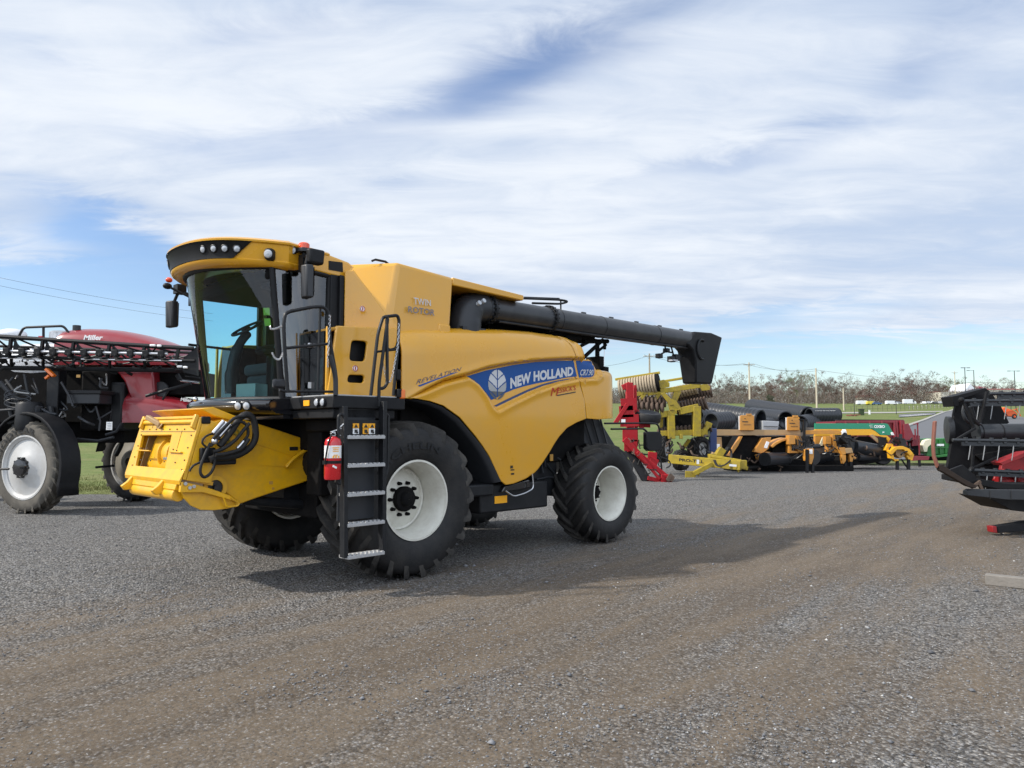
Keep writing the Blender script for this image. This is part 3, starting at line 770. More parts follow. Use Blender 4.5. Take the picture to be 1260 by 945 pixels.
# dealer lettering, model script, pictograms: near side
sp = decals[-1][0]
lettering(MB(), 'M', textmap((752,402),(806,398),(764,330),(822,326), -1, .021), 1, 1, bold=0).build('lettering', M['decalred'], sp, smooth=0)
lettering(MB(), "ESSICK'S", textmap((808,378),(966,350),(816,330),(968,306), -1, .021), 1, 1, bold=.004).build('lettering', M['decalred'], sp, smooth=0)
skin_patch(MB(), zq([(806,392),(966,362),(966,371),(806,401)]), -1, .021).build('lettering_underline', M['decalblack'], sp, smooth=0)
def rmap(L): return [(570 + 0, 0)]
def zr(L): return [((490 + x/7.0 - 570)*7, (355 + y/7.0 - 430)*7) for x, y in L]
q = zr([(152,826),(538,706),(160,786),(545,676)])
lettering(MB(), 'REVELATION', textmap(q[0], q[1], q[2], q[3], -1, .021), 1, 1, bold=-.004, shear=.25).build('lettering', M['navy'], sp, smooth=0)
skin_patch(MB(), zq(zr([(165,836),(330,775),(470,727),(525,716),(470,735),(330,786),(185,845)])), -1, .021).build('decal_stripe', M['blue'], sp, smooth=0)
for (x0, y0, w_, h_) in ((627, 573, 3.2, 3.2), (627.5, 577.5, 4.5, 1.2), (628.2, 582, 3.8, 2.0)):
    skin_patch(MB(), [uw(x, y, Dp) for x, y in ((x0,y0),(x0+w_,y0-.3),(x0+w_,y0+h_),(x0,y0+h_+.3))], -1, .02).build('pictogram', M['decalblack'], sp, smooth=0)

# --- body core, chassis -----------------------------------------
g = MB(); g.b2((-.62, -1.12, 1.0), (.9, 1.12, 2.9)); g.b2((.2, -1.18, 1.25), (3.9, 1.18, 2.92)); g.b2((3.2, -1.1, 1.35), (4.12, 1.1, 2.2)); g.b2((2.6, -1.0, 2.9), (3.3, 1.0, 3.0))
g.build('threshing_body', M['dark'], CB, bevel=.02)
g = MB()
for s in (-1, 1):
    g.b2((-.55, s*.62-.08, .80), (4.1, s*.62+.08, 1.02)); g.b2((.9, s*1.33-.16, .86), (1.55, s*1.33+.16, 1.02))
g.b2((1.35, -1.42, .62), (2.72, -1.02, 1.0)); g.b2((1.35, 1.02, .62), (2.72, 1.42, 1.0))
g.b2((-.16, -1.1, .74), (.16, 1.1, 1.06)); g.b2((3.74, -1.2, .66), (3.94, 1.2, .88)); g.b2((2.7, -1.15, .74), (3.25, -.7, 1.3)); g.b2((2.7, .7, .74), (3.25, 1.15, 1.3))
g.cyl((-.05, -1.1, TR), (-.05, 1.1, TR), .26)
g.build('chassis', M['metal'], CB, bevel=.025)
g = MB(); g.b2((1.62, -1.425, .74), (1.86, -1.42, .84)); g.build('reflector', M['reflector'], CB)
# toolbox step below the belly of the near panel with a wire bail
a = [lp(x, y, 1, -1.5) for x, y in ((622,598),(652,590),(655,600),(640,603),(618,606))]
g = MB(); g.prism([(p.x, -1.30, p.z) for p in a], [(p.x, -1.49, p.z) for p in a]); g.build('toolbox', M['blackgloss'], CB, bevel=.015)
a = [lp(x, y, 1, -1.56) for x, y in ((655,583),(656.5,601),(646,607),(632,611),(622,604))]
g = MB(); g.tube(round_corners(a, .06), .010, 6); g.build('wire_bail', M['steel'], CB)
# straw hood, chopper and rear axle gear
g = MB(); g.prism([(3.0, -1.12, 2.05), (4.25, -1.12, 2.05), (5.05, -1.12, 1.25), (5.05, -1.12, .98), (4.75, -1.12, .98), (3.6, -1.12, 1.62)], [(3.0, 1.12, 2.05), (4.25, 1.12, 2.05), (5.05, 1.12, 1.25), (5.05, 1.12, .98), (4.75, 1.12, .98), (3.6, 1.12, 1.62)])
for i in range(5):
    t = i/4; g.bar((3.45 + .9*t, -1.15, 1.98 - .02*t), (3.75 + .95*t, -1.15, 1.55 - .45*t), .03, .03)
g.build('straw_chopper', M['greyplastic'], CB, bevel=.02)
g = MB()
for (x0, y0, x1, y1) in ((664,556,668,582),(669,548,671,575),(676,560,690,566),(660,590,690,588),(672,570,694,600)):
    p = lp(x0, y0, 1, -1.2); q = lp(x1, y1, 1, -1.2); g.tube([p, (p+q)/2 + Vector((.05,.05,.02)), q], .014, 6)
g.build('hydraulic_hose', M['greyplastic'], CB)
g = MB(); p = lp(678.5, 563, 1, -1.21); g.box(p, (.07, .01, .1)); g.build('reflector', M['gold'], CB)
# rear marker bracket
a = [lp(x, y, 1, -1.25) for x, y in ((744,521),(800,520.5),(810,522),(812,533))]; b = [lp(x, y, 1, -1.25) for x, y in ((752,528),(792,527.5),(797,532),(798,552))]
g = MB(); g.tube(round_corners(a, .1), .018, 6); g.tube(round_corners(b, .1), .018, 6)
c = [lp(x, y, 1, -1.25) for x, y in ((795,531),(811,531),(814,536),(814,552),(811,555),(798,555),(795,552))]
br = g.build('marker_bracket', M['metal'], CB)
g = MB(); g.prism([(p.x, -1.27, p.z) for p in c], [(p.x, -1.18, p.z) for p in c]); g.build('marker_plate', M['black'], br, bevel=.02)

# --- grain tank -------------------------------------------------
g = MB()
for s in (-1, 1):
    T1 = (-.06, s*1.43, 3.79); T2 = (-.36, s*.86, 3.80); B1 = (-.13, s*1.36, 3.10); G = (-.47, s*1.105, 3.67); T0 = (-.60, 0, 3.82); G0 = (-.72, 0, 3.66); R1 = (.86, s*1.43, 3.735); RB = (.80, s*1.43, 2.95); Rc = (.86, 0, 3.80)
    BF = (-.05, s*1.425, 3.02); BL = (-.05, s*1.425, 2.9)
    g.add([T1, T2, G, B1, T0, G0, R1, RB, Rc, BL], [(0,1,2,3), (1,4,5,2), (0,3,9,7,6), (0,6,8,4,1)])
    g.add([R1, RB, (.80, 0, 2.95), Rc], [(0,1,2,3)])
g.build('grain_tank', M['yellow'], CB, smooth=40, bevel=.05, seg=3)
for s in (-1, 1):
    W0 = (-.56, s*1.045); W1 = (-.04, s*1.43)
    def wl(t, w): return (W0[0] + (W1[0]-W0[0])*t, W0[1] + (W1[1]-W0[1])*t, w)
    pl = [wl(0, 2.7), wl(0, 3.66), wl(.17, 3.67), wl(.83, 3.10), wl(1, 3.0), wl(1, 2.7)]
    g = MB(); g.prism(pl, [(x + .12, y*.9, z) for x, y, z in pl]); g.build('tank_front_wall', M['yellow'], CB, bevel=.012)
    sh = [(-.93, s*1.455), (-.04, s*1.455), (-.04, s*1.40), (-.56, s*1.03), (-.93, s*1.03)]
    g = MB(); g.prism([(x, y, 2.90 + .055*(x+.93)) for x, y in sh], [(x, y, 2.86) for x, y in sh]); g.build('panel_shelf', M['yellow'], CB, bevel=.01)
g = MB(); g.b2((-.46, -1.03, 2.0), (-.2, 1.03, 3.58)); g.b2((-.70, -1.34, 2.0), (-.2, -1.0, 2.84)); g.b2((-.46, -1.0, 2.0), (-.2, 1.34, 2.84)); g.build('cab_bulkhead', M['black'], CB)
# lower front panels, with the two hand openings on the near side
for s in (-1, 1):
    outer_ = [(-1.02, 2.12), (-.07, 2.12), (-.07, 2.965), (-.92, 2.91)]
    holes = []
    if s < 0:
        h1 = [lp(x, y, 1, -1.46) for x, y in ((430,444),(449.5,445),(452.5,420),(433,418.5))]
        h2 = [lp(x, y, 1, -1.46) for x, y in ((427.5,470.5),(448,471.5),(449,461.5),(429,461))]
        for h in (h1, h2): holes.append([(p.x, p.y) for p in round_corners([(q.x, q.z, 0) for q in h], .05, 3, True)])
    g = MB(); plate(g, outer_, holes, lambda p: (p[0], s*1.46, p[1]), lambda p: (p[0], s*1.42, p[1]))
    g.b2((-1.02, min(s*1.43, s*1.39), 2.12), (-.985, max(s*1.43, s*1.39), 2.9))
    fp = g.build('front_side_panel', M['yellow'], CB, bevel=.012)
    g = MB(); g.b2((-.98, min(s*1.30, s*1.0), 2.14), (-.1, max(s*1.30, s*1.0), 2.86)); g.build('opening_lining', M['blackgloss'], fp)
    if s < 0:
        for (x, y) in ((446, 380), (437, 453.3)):
            D = 1.26 if y < 400 else 1.463
            c = lp(x, y, 1, -D); g = MB(); g.cyl((c.x, -D-.004, c.z), (c.x, -D+.004, c.z), .036, n=20); st = g.build('warning_sticker', M['white'], fp)
            g = MB(); g.tube([(c.x + .031*math.cos(t*PI/10), -D-.006, c.z + .031*math.sin(t*PI/10)) for t in range(20)], .004, 5, True); g.b2((c.x-.006, -D-.008, c.z-.02), (c.x+.006, -D-.004, c.z+.02)); g.build('warning_sign', M['decalred'], fp)
# tank cover slab at the rear, dark bay behind the auger
g = MB(); g.prism_uw([(.84, 3.63), (2.18, 3.60), (2.2, 3.62), (2.2, 3.68), (.84, 3.735)], -1.43, 1.43); g.build('tank_cover', M['yellow'], CB, bevel=.025)
g = MB(); g.b2((.84, -.86, 2.9), (2.12, .86, 3.6)); g.b2((.84, -1.36, 2.86), (3.2, 1.36, 2.96)); g.b2((1.9, -1.0, 2.9), (3.3, .9, 3.34)); g.build('auger_bay', M['dark'], CB)
g = MB(); g.b2((.60, -1.44, 2.97), (.80, -1.36, 3.10)); g.build('tank_latch', M['yellow'], CB, bevel=.02)
# lettering on the tank
def tankmap(bl, br, tl, tr):
    q = [lp(490 + x/7.0, 355 + y/7.0, 1, -1.422) for x, y in (bl, br, tl, tr)]
    return lambda a, b: tuple(v if i != 1 else -1.438 for i, v in enumerate(((q[0]*(1-a)+q[1]*a)*(1-b) + (q[2]*(1-a)+q[3]*a)*b)))
lettering(MB(), 'TWIN', tankmap((130,138),(275,152),(126,78),(272,100)), 1, 1, bold=.005).build('lettering', M['silver'], CB, smooth=0)
lettering(MB(), 'ROTOR', tankmap((78,206),(306,236),(80,152),(310,184)), 1, 1, bold=.02).build('lettering', M['textgrey'], CB, smooth=0)
g = MB(); c = lp(466, 321, 1, -1.2); g.tube([(c.x-.1, -1.2, 3.8), (c.x-.05, -1.2, 3.825), (c.x+.1, -1.2, 3.825), (c.x+.15, -1.2, 3.8)], .015, 6); g.build('tank_handle', M['metal'], CB)

# --- unloading auger --------------------------------------------
yA = -1.20; zA = 3.40
s0 = lp(592, 380, 1, yA); e0 = lp(862, 421.5, 1, yA)
dirA = (e0 - s0).normalized(); Lr = (e0 - s0).length; ra = .178
g = MB()
g.tube([s0 + dirA*t for t in (0, .2, 1.3, Lr*.55, Lr - .25)], ra, 28)
for t in (1.62, Lr*.45, Lr*.72): g.tube([s0 + dirA*(t - .012), s0 + dirA*(t + .012)], ra + .006, 28)
g.tube([s0 + dirA*.25 + Vector((0, -.10, -ra*.93)), s0 + dirA*(Lr-.5) + Vector((0, -.10, -ra*.93))], .016, 6)
for k in range(5): p = s0 + dirA*(2.3 + k*.75) + Vector((0, 0, ra)); g.box(p, (.10, .03, .05))
au = g.build('unloading_auger', M['auger'], CB, smooth=40)
g = MB()
p0 = Vector((s0.x - .32, yA, 2.92)); 
g.tube(bez([p0, p0 + Vector((0, 0, .25)), Vector((s0.x-.24, yA, s0.z-.06)), s0 + Vector((-.06, 0, .0)), s0 + dirA*.1], 6), [.235]*8 + [.225]*6 + [.21]*7 + [.19]*4, 24)
g.b2((p0.x-.20, yA-.20, 2.90), (p0.x+.22, yA+.22, 3.12))
g.build('auger_elbow', M['greyplastic'], au, smooth=45)
g = MB(); g.cyl((p0.x+.06, yA-.25, 3.46), (p0.x+.06, yA-.20, 3.44), .032, n=12); g.cyl((p0.x+.15, yA-.245, 3.50), (p0.x+.15, yA-.19, 3.48), .032, n=12); g.build('lamp', M['lens'], au)
for t in (.12, 1.42):
    g = MB(); g.tube([s0 + dirA*(t-.02), s0 + dirA*(t+.02)], ra + .035, 28)
    _, a_, b_ = frame(dirA)
    for k in range(20):
        c = s0 + dirA*t + (a_*math.cos(k*PI/10) + b_*math.sin(k*PI/10))*(ra + .022); g.cyl(c - dirA*.045, c + dirA*.045, .014, n=6)
    g.build('flange', M['metal'], au, smooth=35)
# spout
sp_ = [lp(x, y, 1, yA) for x, y in ((846,409),(866,410.5),(879,416),(877,424),(868,473),(848,472),(846,446),(843,432),(836,424))]
g = MB()
hw = [.185]*4 + [.15, .15] + [.18]*3
g.prism([(p.x, yA - h, p.z) for p, h in zip(sp_, hw)], [(p.x, yA + h, p.z) for p, h in zip(sp_, hw)])
g.build('auger_spout', M['black'], au, smooth=30, bevel=.03)
g = MB(); c = lp(863, 430, 1, yA-.19); g.tube([c + Vector((.16*math.cos(t), -.01, .19*math.sin(t))) for t in [R(k) for k in range(60, 300, 12)]], .022, 6); g.build('spout_hinge', M['metal'], au)
g = MB()
for (x, y, w_) in ((811, 438, .07), (826, 442, .09), (832, 440, .10), (820, 431, .06)):
    c = lp(x, y, 1, yA); g.box(c, (w_*1.6, .10, w_*1.2)); 
for (x0, y0, x1, y1) in ((818,425,820,434),(826,427,829,438),(811,437,822,431),(832,440,842,438),(816,432,828,434)):
    g.tube([lp(x0, y0, 1, yA), lp(x1, y1, 1, yA)], .018, 6)
g.build('auger_work_lamps', M['metal'], au, bevel=.012)
g = MB(); c = lp(828.5, 443.6, 1, yA-.05); g.box(c, (.15, .11, .03)); g.build('lamp', M['lens'], au)
# frame and gear under the auger at the rear of the engine deck
g = MB()
for (x0, y0, x1, y1, r_) in ((716,442,742,418,.035),(735,418,735,455,.04),(744,420,744,430,.03),(718,420,748,420,.04),(736,432,746,424,.025),(700,412,744,421,.03),(712,427,726,420,.03)):
    g.tube([lp(x0, y0, 1, -1.05), lp(x1, y1, 1, -1.05)], r_, 8)
g.box(lp(738, 455, 1, -1.05), (.25, .2, .10)); g.box(lp(732, 450, 1, -1.0), (.12, .3, .3))
for k in range(7):
    c = lp(648 + k*9, 399 + k*2.6, 1, -1.0); g.box(c, (.22, .3, .12 + .05*(k % 2)))
g.ball(lp(715, 414, 1, -.9), .2, 8, (1.5, 1, .6))
g.build('auger_cradle', M['dark'], CB, bevel=.01)
g = MB(); g.tube([lp(744, 424, 1, -1.05), lp(743, 453, 1, -1.05)], .007, 5); g.build('cable', M['steel'], CB)
a = [lp(x, y, 1, -.4) for x, y in ((628,366.5),(690,369),(700,371),(690,374),(655,373))]
g = MB(); g.tube(round_corners(a, .12), .02, 6); b = [lp(x, y, 1, .5) for x, y in ((645,366),(688,367.5))]; g.tube(b, .018, 6)
for p in a[:2]: g.tube([p, p - Vector((0,0,.6))], .015, 6)
g.build('deck_rail', M['metal'], CB)
g = MB(); g.b2((2.2, -.95, 2.92), (4.0, .95, 3.02)); g.b2((2.5, -.6, 3.0), (3.7, .8, 3.16)); g.build('engine_deck', M['dark'], CB, bevel=.03)
g = MB(); g.b2((4.0, -1.12, 1.9), (4.34, 1.12, 2.35)); g.prism_uw([(3.4, 2.3), (4.34, 2.3), (4.2, 2.62), (3.4, 2.9)], -1.12, 1.12); g.build('rear_hood', M['yellow'], CB, bevel=.06)
# --- cab ---------------------------------------------------------
def ws(y, t, off=0.0): return Vector((-(1.29 + .16*t) - (.34 + .16*t)*(1 - (y/.95)**2) - off, y, 2.09 + 1.49*t))
cab = bpy.data.objects.new('cab', None); cab.empty_display_size = .3; col.objects.link(cab); cab.parent = CB
g = MB(); g.grid([[ws(-.93 + 1.86*i/28, j/12) for j in range(13)] for i in range(29)]); g.build('windshield', M['cabglass'], cab, smooth=60)
def sidept(u, t, s):  # door glass bows a little
    u0 = -1.29 - .16*t; u1 = (-.74 if s < 0 else -.50) + .02*t
    uu = u0 + (u1 - u0)*u
    return Vector((uu, s*(.955 + .05*math.sin(PI*u)*.8), 2.09 + 1.49*t))
for s in (-1, 1):
    g = MB(); g.grid([[sidept(i/10, j/8, s) for j in range(9)] for i in range(11)]); g.build('door_glass', M['sideglass' if s < 0 else 'cabglass'], cab, smooth=60)
    g = MB(); g.tube([ws(s*.95, t/6) for t in range(7)], .036 if s < 0 else .02, 10); g.build('front_pillar', M['black'], cab)
    g = MB(); g.tube([sidept(1, t/6, s) + Vector((0, 0, 0)) for t in range(7)], .030, 10)
    g.tube([sidept(i/8, 0, s) for i in range(9)], .026, 8); g.tube([sidept(i/8, 1, s) for i in range(9)], .03, 8); g.build('door_frame', M['black'], cab)
    g = MB(); g.b2((-.72 if s < 0 else -.50, s*.95-.05, 2.10), (-.47, s*.95+.05, 3.60)); g.b2((-.62, s*1.02-.03, 2.08), (-.56, s*1.02+.03, 3.6)); g.b2((-.50, s*.98-.04, 2.08), (-.46, s*.98+.04, 3.6)); g.build('rear_pillar', M['black'], cab, bevel=.015)
# sticker and rear window, headliner
for t_, r_ in ((0, .03), (1, .035)):
    g = MB(); g.tube([ws(-.95 + 1.9*i/16, t_, .005) for i in range(17)], r_, 8); g.build('windshield_frame', M['black'], cab)
g = MB(); g.b2((-1.50, -.93, 3.42), (-.55, .93, 3.60)); g.build('headliner', M['dark'], cab, bevel=.04)
g = MB(); g.b2((-.50, -.93, 2.05), (-.475, .93, 3.5)); g.build('cab_rear_wall', M['dark'], cab)
for (y, t) in ((-.87, .66), (-.87, .58)):
    g = MB(); g.grid([[ws(y + .028*i, t + .028*j, -.006) for j in (-1, 1)] for i in (-1, 0, 1)]); g.build('window_sticker', M['green_sticker'], cab)
# cab floor nose, curved, with two lamps
def nose(y, o, w): return Vector((-1.40 - .36*(1 - (y/1.03)**2) - o, y, w))
g = MB(); yy = [-1.03 + 2.06*i/30 for i in range(31)]
rows = []
for (o, w) in ((-.45, 2.10), (.02, 2.085), (.075, 2.065), (.095, 2.03), (.075, 1.97), (.0, 1.92), (-.3, 1.90)): rows.append([nose(y, o, w) for y in yy])
g.grid(rows); g.prism([nose(-1.03, o, w) for o, w in ((-.45,2.10),(.02,2.085),(.095,2.03),(.075,1.97),(0,1.92),(-.45,1.9))], [nose(-1.0, o, w) for o, w in ((-.45,2.10),(.02,2.085),(.095,2.03),(.075,1.97),(0,1.92),(-.45,1.9))])
g.b2((-1.3, -1.0, 1.86), (-.6, 1.0, 2.085))
g.build('cab_nose', M['blackgloss'], cab, smooth=50)
for (px, py) in ((311, 493.5), (321, 492)):
    c0 = lp(px, py, 2, 2.0); y = -.70 if px < 315 else -.80
    c = nose(y, .09, 2.005); n = Vector((-1, .72*y/1.06*1.0, -.15)).normalized()
    g = MB(); g.lathe([(.052, -.02), (.052, .012), (.044, .016)], c, n, 20); g.build('lamp_housing', M['black'], cab)
    g = MB(); g.lathe([(.043, .012), (.03, .022), (.001, .026)], c, n, 20); g.build('headlight', M['lens'], cab)
g = MB(); c = nose(.0, .11, 2.075); g.ball(c + Vector((0,0,.02)), .03, 6); g.build('nose_knob', M['steel'], cab)
# steering column, wheel, seat, document box
sw = lp(304, 404, 1, .02)
g = MB(); rot = Matrix.Rotation(R(-32), 3, 'Y')
g.tube([sw + rot @ Vector((.19*math.cos(t*PI/14), .20*math.sin(t*PI/14), 0)) for t in range(28)], .017, 8, True)
for a in (90, 210, 330): g.tube([sw + rot @ Vector((0,0,-.03)), sw + rot @ Vector((.18*math.cos(R(a)), .19*math.sin(R(a)), 0))], .014, 6)
g.ball(sw, .055, 6, (1, 1, .5)); g.build('steering_wheel', M['black'], cab)
b0 = lp(286, 484, 1, .02)
g = MB(); g.tube(bez([b0, lp(286, 455, 1, .02), lp(294, 425, 1, .02), sw + Vector((.02, 0, -.05))], 6), [.085]*6 + [.07]*6 + [.055]*6 + [.04], 12); g.build('steering_column', M['greyplastic'], cab, smooth=50)
g = MB(); g.b2((-1.12, -.42, 2.1), (-.66, .30, 2.42)); g.b2((-1.15, -.45, 2.42), (-.68, .32, 2.56)); g.build('operator_seat', M['seat'], cab, bevel=.05, seg=3)
g = MB(); g.prism_uw([(-.82, 2.5), (-.62, 2.5), (-.58, 3.3), (-.70, 3.3)], -.40, .28); g.build('seat_back', M['seat'], cab, bevel=.05, seg=3)
g = MB(); g.b2((-1.25, -.62, 2.1), (-.75, -.46, 2.62)); g.b2((-1.38, -.66, 2.62), (-.85, -.44, 2.70)); g.build('console', M['black'], cab, bevel=.03)
for k in range(5):
    g = MB(); g.b2((-1.16 + .02*k, -.46, 2.12 + .06*k), (-1.0, -.30, 2.165 + .06*k)); g.build('seat_bellows', M['seat'], cab, bevel=.012)
c = lp(310, 477, 1, -.42)
g = MB(); g.box((c.x, -.42, 2.19), (.20, .30, .17), Matrix.Rotation(R(18), 3, 'Z')); g.build('document_box', M['cardboard'], cab, bevel=.008)
g = MB(); g.tube([lp(232 + 0, 424, 1, .93), lp(300, 432, 1, .93)], .018, 6); g.build('grab_bar', M['black'], cab)
c = lp(238, 366, 1, .6); g = MB(); g.box(c, (.05, .20, .20)); g.tube([c, c + Vector((0, 0, .25))], .018, 6); g.build('inner_mirror', M['black'], cab, bevel=.03)
g = MB(); g.b2((-1.44, -.84, 3.36), (-1.28, -.66, 3.52)); g.build('ceiling_monitor', M['black'], cab, bevel=.02)
# wiper
g = MB(); a = [ws(.88, .98, .04), ws(.90, .80, .05), ws(.91, .55, .05), ws(.92, .35, .04)]; g.tube(a, .014, 6); g.bar(ws(.86, .72, .03), ws(.90, .28, .03), .02, .03); g.build('wiper', M['black'], cab)

# --- roof --------------------------------------------------------
def plan(k):      # k -1..1 runs round the front, beyond that back along the sides
    if abs(k) <= 1: y = 1.15*k; return Vector((-2.13 + .22*y*y + .28*y**4, y))
    q = abs(k) - 1; s = 1 if k > 0 else -1
    return Vector((-2.13 + .22*1.15**2 + .28*1.15**4 + .62*q, s*(1.15 - .16*q)))
ks = [-2 + i*.125 for i in range(8)] + [-1 + i*.05 for i in range(41)] + [1.125 + i*.125 for i in range(8)]
def pn(k):
    a = plan(max(-2, k-.02)); b = plan(min(2, k+.02)); d = (b - a).normalized(); n = Vector((d.y, -d.x))
    return n if n.x < .2 or abs(k) > 1 else n
def rp_(k, off, w):
    p = plan(k); d = pn(k); out = Vector((-abs(d.x) if abs(k) <= 1 else 0, d.y if abs(k) <= 1 else (1 if k > 0 else -1)))
    if abs(k) <= 1: y = 1.15*k; out = Vector((-1.0, .44*y + 1.12*y**3)).normalized()
    q = p + out*off
    return Vector((q.x, q.y, w - .03*(q.y/1.1)**2))
prof = [(-.62, 3.95), (-.30, 3.93), (-.10, 3.905), (-.03, 3.885), (0, 3.865), (-.004, 3.845), (-.03, 3.832), (-.065, 3.66), (-.05, 3.645), (-.058, 3.62), (-.10, 3.588), (-.20, 3.57), (-.40, 3.56)]
g = MB(); rows = [[rp_(k, o, w) for k in ks] for o, w in prof]
g.grid(rows)
n = len(ks); top_c = [Vector((-.5, 0, 4.01))]
g.add(list(rows[0]), [tuple(range(n))]); g.add([r_[0] for r_ in rows] + [r_[-1] for r_ in rows], [tuple(range(len(rows))), tuple(range(2*len(rows)-1, len(rows)-1, -1))][:0])
rb = [rows[i][0] for i in range(len(rows))] + [rows[i][-1] for i in range(len(rows)-1, -1, -1)]
g.add(rb, [tuple(range(len(rb)))])
roof = g.build('cab_roof', M['yellow'], CB, smooth=45)
def to_px(p):
    w = ORG + Matrix.Rotation(HEAD, 3, 'Z') @ Vector(p) - Vector((0, 0, EYE)); f = Vector((0, math.cos(PITCH), math.sin(PITCH)))
    return 630 + FPX*w.x/w.dot(f)
def find_k(px, off, w): return min([-1 + i*.005 for i in range(400)], key=lambda k: abs(to_px(rp_(k, off, w)) - px) + (1e3 if k > .35 else 0))
kE = abs(find_k(311, -.01, 3.83))
kk = [-kE + i*2*kE/60 for i in range(61)]
g = MB(); rows = []
for (o, w, sh) in ((-.002, 3.842, 1.0), (-.020, 3.83, .985), (-.052, 3.664, .86), (-.052, 3.65, .84)):
    rows.append([rp_(k*sh, o + .008, w) for k in kk])
g.grid(rows); fascia = g.build('light_fascia', M['black'], roof, smooth=50)
lampk = [find_k(px, -.03, 3.755) for px in (250, 263, 277, 292)]
for k in sorted(set([round(q, 3) for q in lampk] + [round(-q, 3) for q in lampk if abs(q) > .28])):
    c = rp_(k, -.03, 3.755); d = Vector((-1.0, .5*k + 1.5*k**3, -.25)).normalized()
    g = MB(); g.lathe([(.046, -.02), (.046, .012), (.038, .018)], c, d, 20); g.build('lamp_ring', M['metal'], roof)
    g = MB(); g.lathe([(.037, .010), (.026, .018), (.001, .021)], c, d, 20); g.build('work_light', M['lens'], roof)
kC = abs(find_k(332, -.03, 3.72))
for s in (-1, 1):
    k = s*kC; c = rp_(k, -.03, 3.715); d = Vector((-.75, s*.65, -.1)).normalized()
    g = MB(); g.box(c, (.12, .10, .13), Matrix.Rotation(-s*R(40), 3, 'Z')); g.build('corner_lamp_housing', M['black'], roof, bevel=.03)
    g = MB(); g.lathe([(.047, 0), (.035, .012), (.001, .016)], c + d*.058, d, 18); g.build('work_light', M['lens'], roof)
# rear part of the roof behind the beacon
g = MB(); g.prism_uw([(-1.0, 3.60), (-.40, 3.56), (-.32, 3.60), (-.34, 3.72), (-.46, 3.79), (-1.0, 3.88)], -.99, .99); rr = g.build('roof_rear', M['yellow'], roof, bevel=.03)
for s in (-1, 1):
    a = [lp(x, y, 1, -.985) for x, y in ((404,321),(421,323),(421.5,335),(404,332))]
    g = MB(); g.prism([(p.x, s*.975, p.z) for p in a], [(p.x, s*.996, p.z) for p in a]); g.build('roof_vent', M['black'], roof)
# beacon, bracket and mirrors
bc = lp(374, 316, 1, -1.12)
g = MB(); g.tube(round_corners([(-1.0, -.98, 3.72), (-1.12, -1.10, 3.70), bc + Vector((0, 0, .0)), bc + Vector((0,0,.06))], .05), .022, 8)
g.tube(round_corners([(-1.02, -1.0, 3.82), bc + Vector((0,0,.02)), bc + Vector((.06,-.1,-.02))], .05), .02, 8); g.box(bc + Vector((0,0,-.08)), (.08,.1,.2)); g.build('mirror_bracket', M['metal'], cab)
g = MB(); g.lathe([(.085, .05), (.085, .085), (.07, .095)], bc, (0,0,1), 20, True); g.build('beacon_base', M['greyplastic'], cab)
g = MB(); g.lathe([(.062, .09), (.062, .145), (.05, .158), (.001, .16)], bc, (0,0,1), 20); g.build('beacon', M['orange'], cab)
c = lp(360, 308, 1, -1.08); g = MB(); d = Vector((-.7, -.6, -.1)).normalized(); g.lathe([(.03,-.06),(.046, -.03), (.046, .01), (.04, .014)], c, d, 18); g.build('lamp_housing', M['black'], cab); g = MB(); g.lathe([(.04, .01), (.001, .02)], c, d, 18); g.build('work_light', M['lens'], cab)
def mirror(px0, py0, px1, py1, D, s, tw, cap=True):
    c = lp((px0+px1)/2, (py0+py1)/2, 1, -D if s < 0 else D)
    hgt = lp((px0+px1)/2, py0, 1, c.y).z - lp((px0+px1)/2, py1, 1, c.y).z
    rot = Matrix.Rotation(R(tw), 3, 'Z')
    g = MB(); wd = .20
    pr = [(-.045, -wd*.42), (-.075, 0), (-.045, wd*.42), (.0, wd*.5), (.035, wd*.5), (.035, -wd*.5), (0, -wd*.5)]
    A = [c + rot @ Vector((x, y*.92, -hgt/2)) for x, y in pr]; B = [c + rot @ Vector((x - .01, y, hgt/2)) for x, y in pr]
    g.prism(A, B); m = g.build('wing_mirror', M['greyplastic'], CB, smooth=50, bevel=.015)
    g = MB(); A = [c + rot @ Vector((.038, y, z)) for y, z in ((-wd*.44, -hgt*.44), (wd*.44, -hgt*.44), (wd*.44, hgt*.44), (-wd*.44, hgt*.44))]; g.add(A, [(0,1,2,3)]); g.build('mirror_glass', M['mirror'], m)
    return c, hgt, rot
c, h_, rot = mirror(367, 327, 391, 367, 1.30, -1, -8)
cc = lp(388, 317, 1, -1.30)
g = MB(); A = [cc + Vector((x, y, -.08)) for x, y in ((-.09,-.06),(-.10,0),(-.07,.06),(.07,.06),(.09,0),(.08,-.06))]; B = [q + Vector((.02*(q.x-cc.x)*8, 0, .17)) for q in A]; g.prism(A, B); g.build('wide_angle_mirror', M['black'], cab, bevel=.025)
g = MB(); g.tube(round_corners([bc + Vector((0,0,-.02)), cc + Vector((-.08, .02, .02)), c + Vector((-.02, .02, h_*.55))], .05), .018, 8); g.tube([cc, c + Vector((0, .01, h_*.4))], .018, 8); g.build('mirror_arm', M['metal'], cab)
c, h_, rot = mirror(206, 371, 218, 403, 1.38, 1, 10)
g = MB(); g.tube(round_corners([ws(.95, .92), c + Vector((.05, -.06, h_*.9)), c + Vector((.02, 0, h_*.5))], .08), .02, 8); g.box(c + Vector((.05, -.1, h_*.95)), (.12,.14,.12)); g.build('mirror_arm', M['metal'], cab)
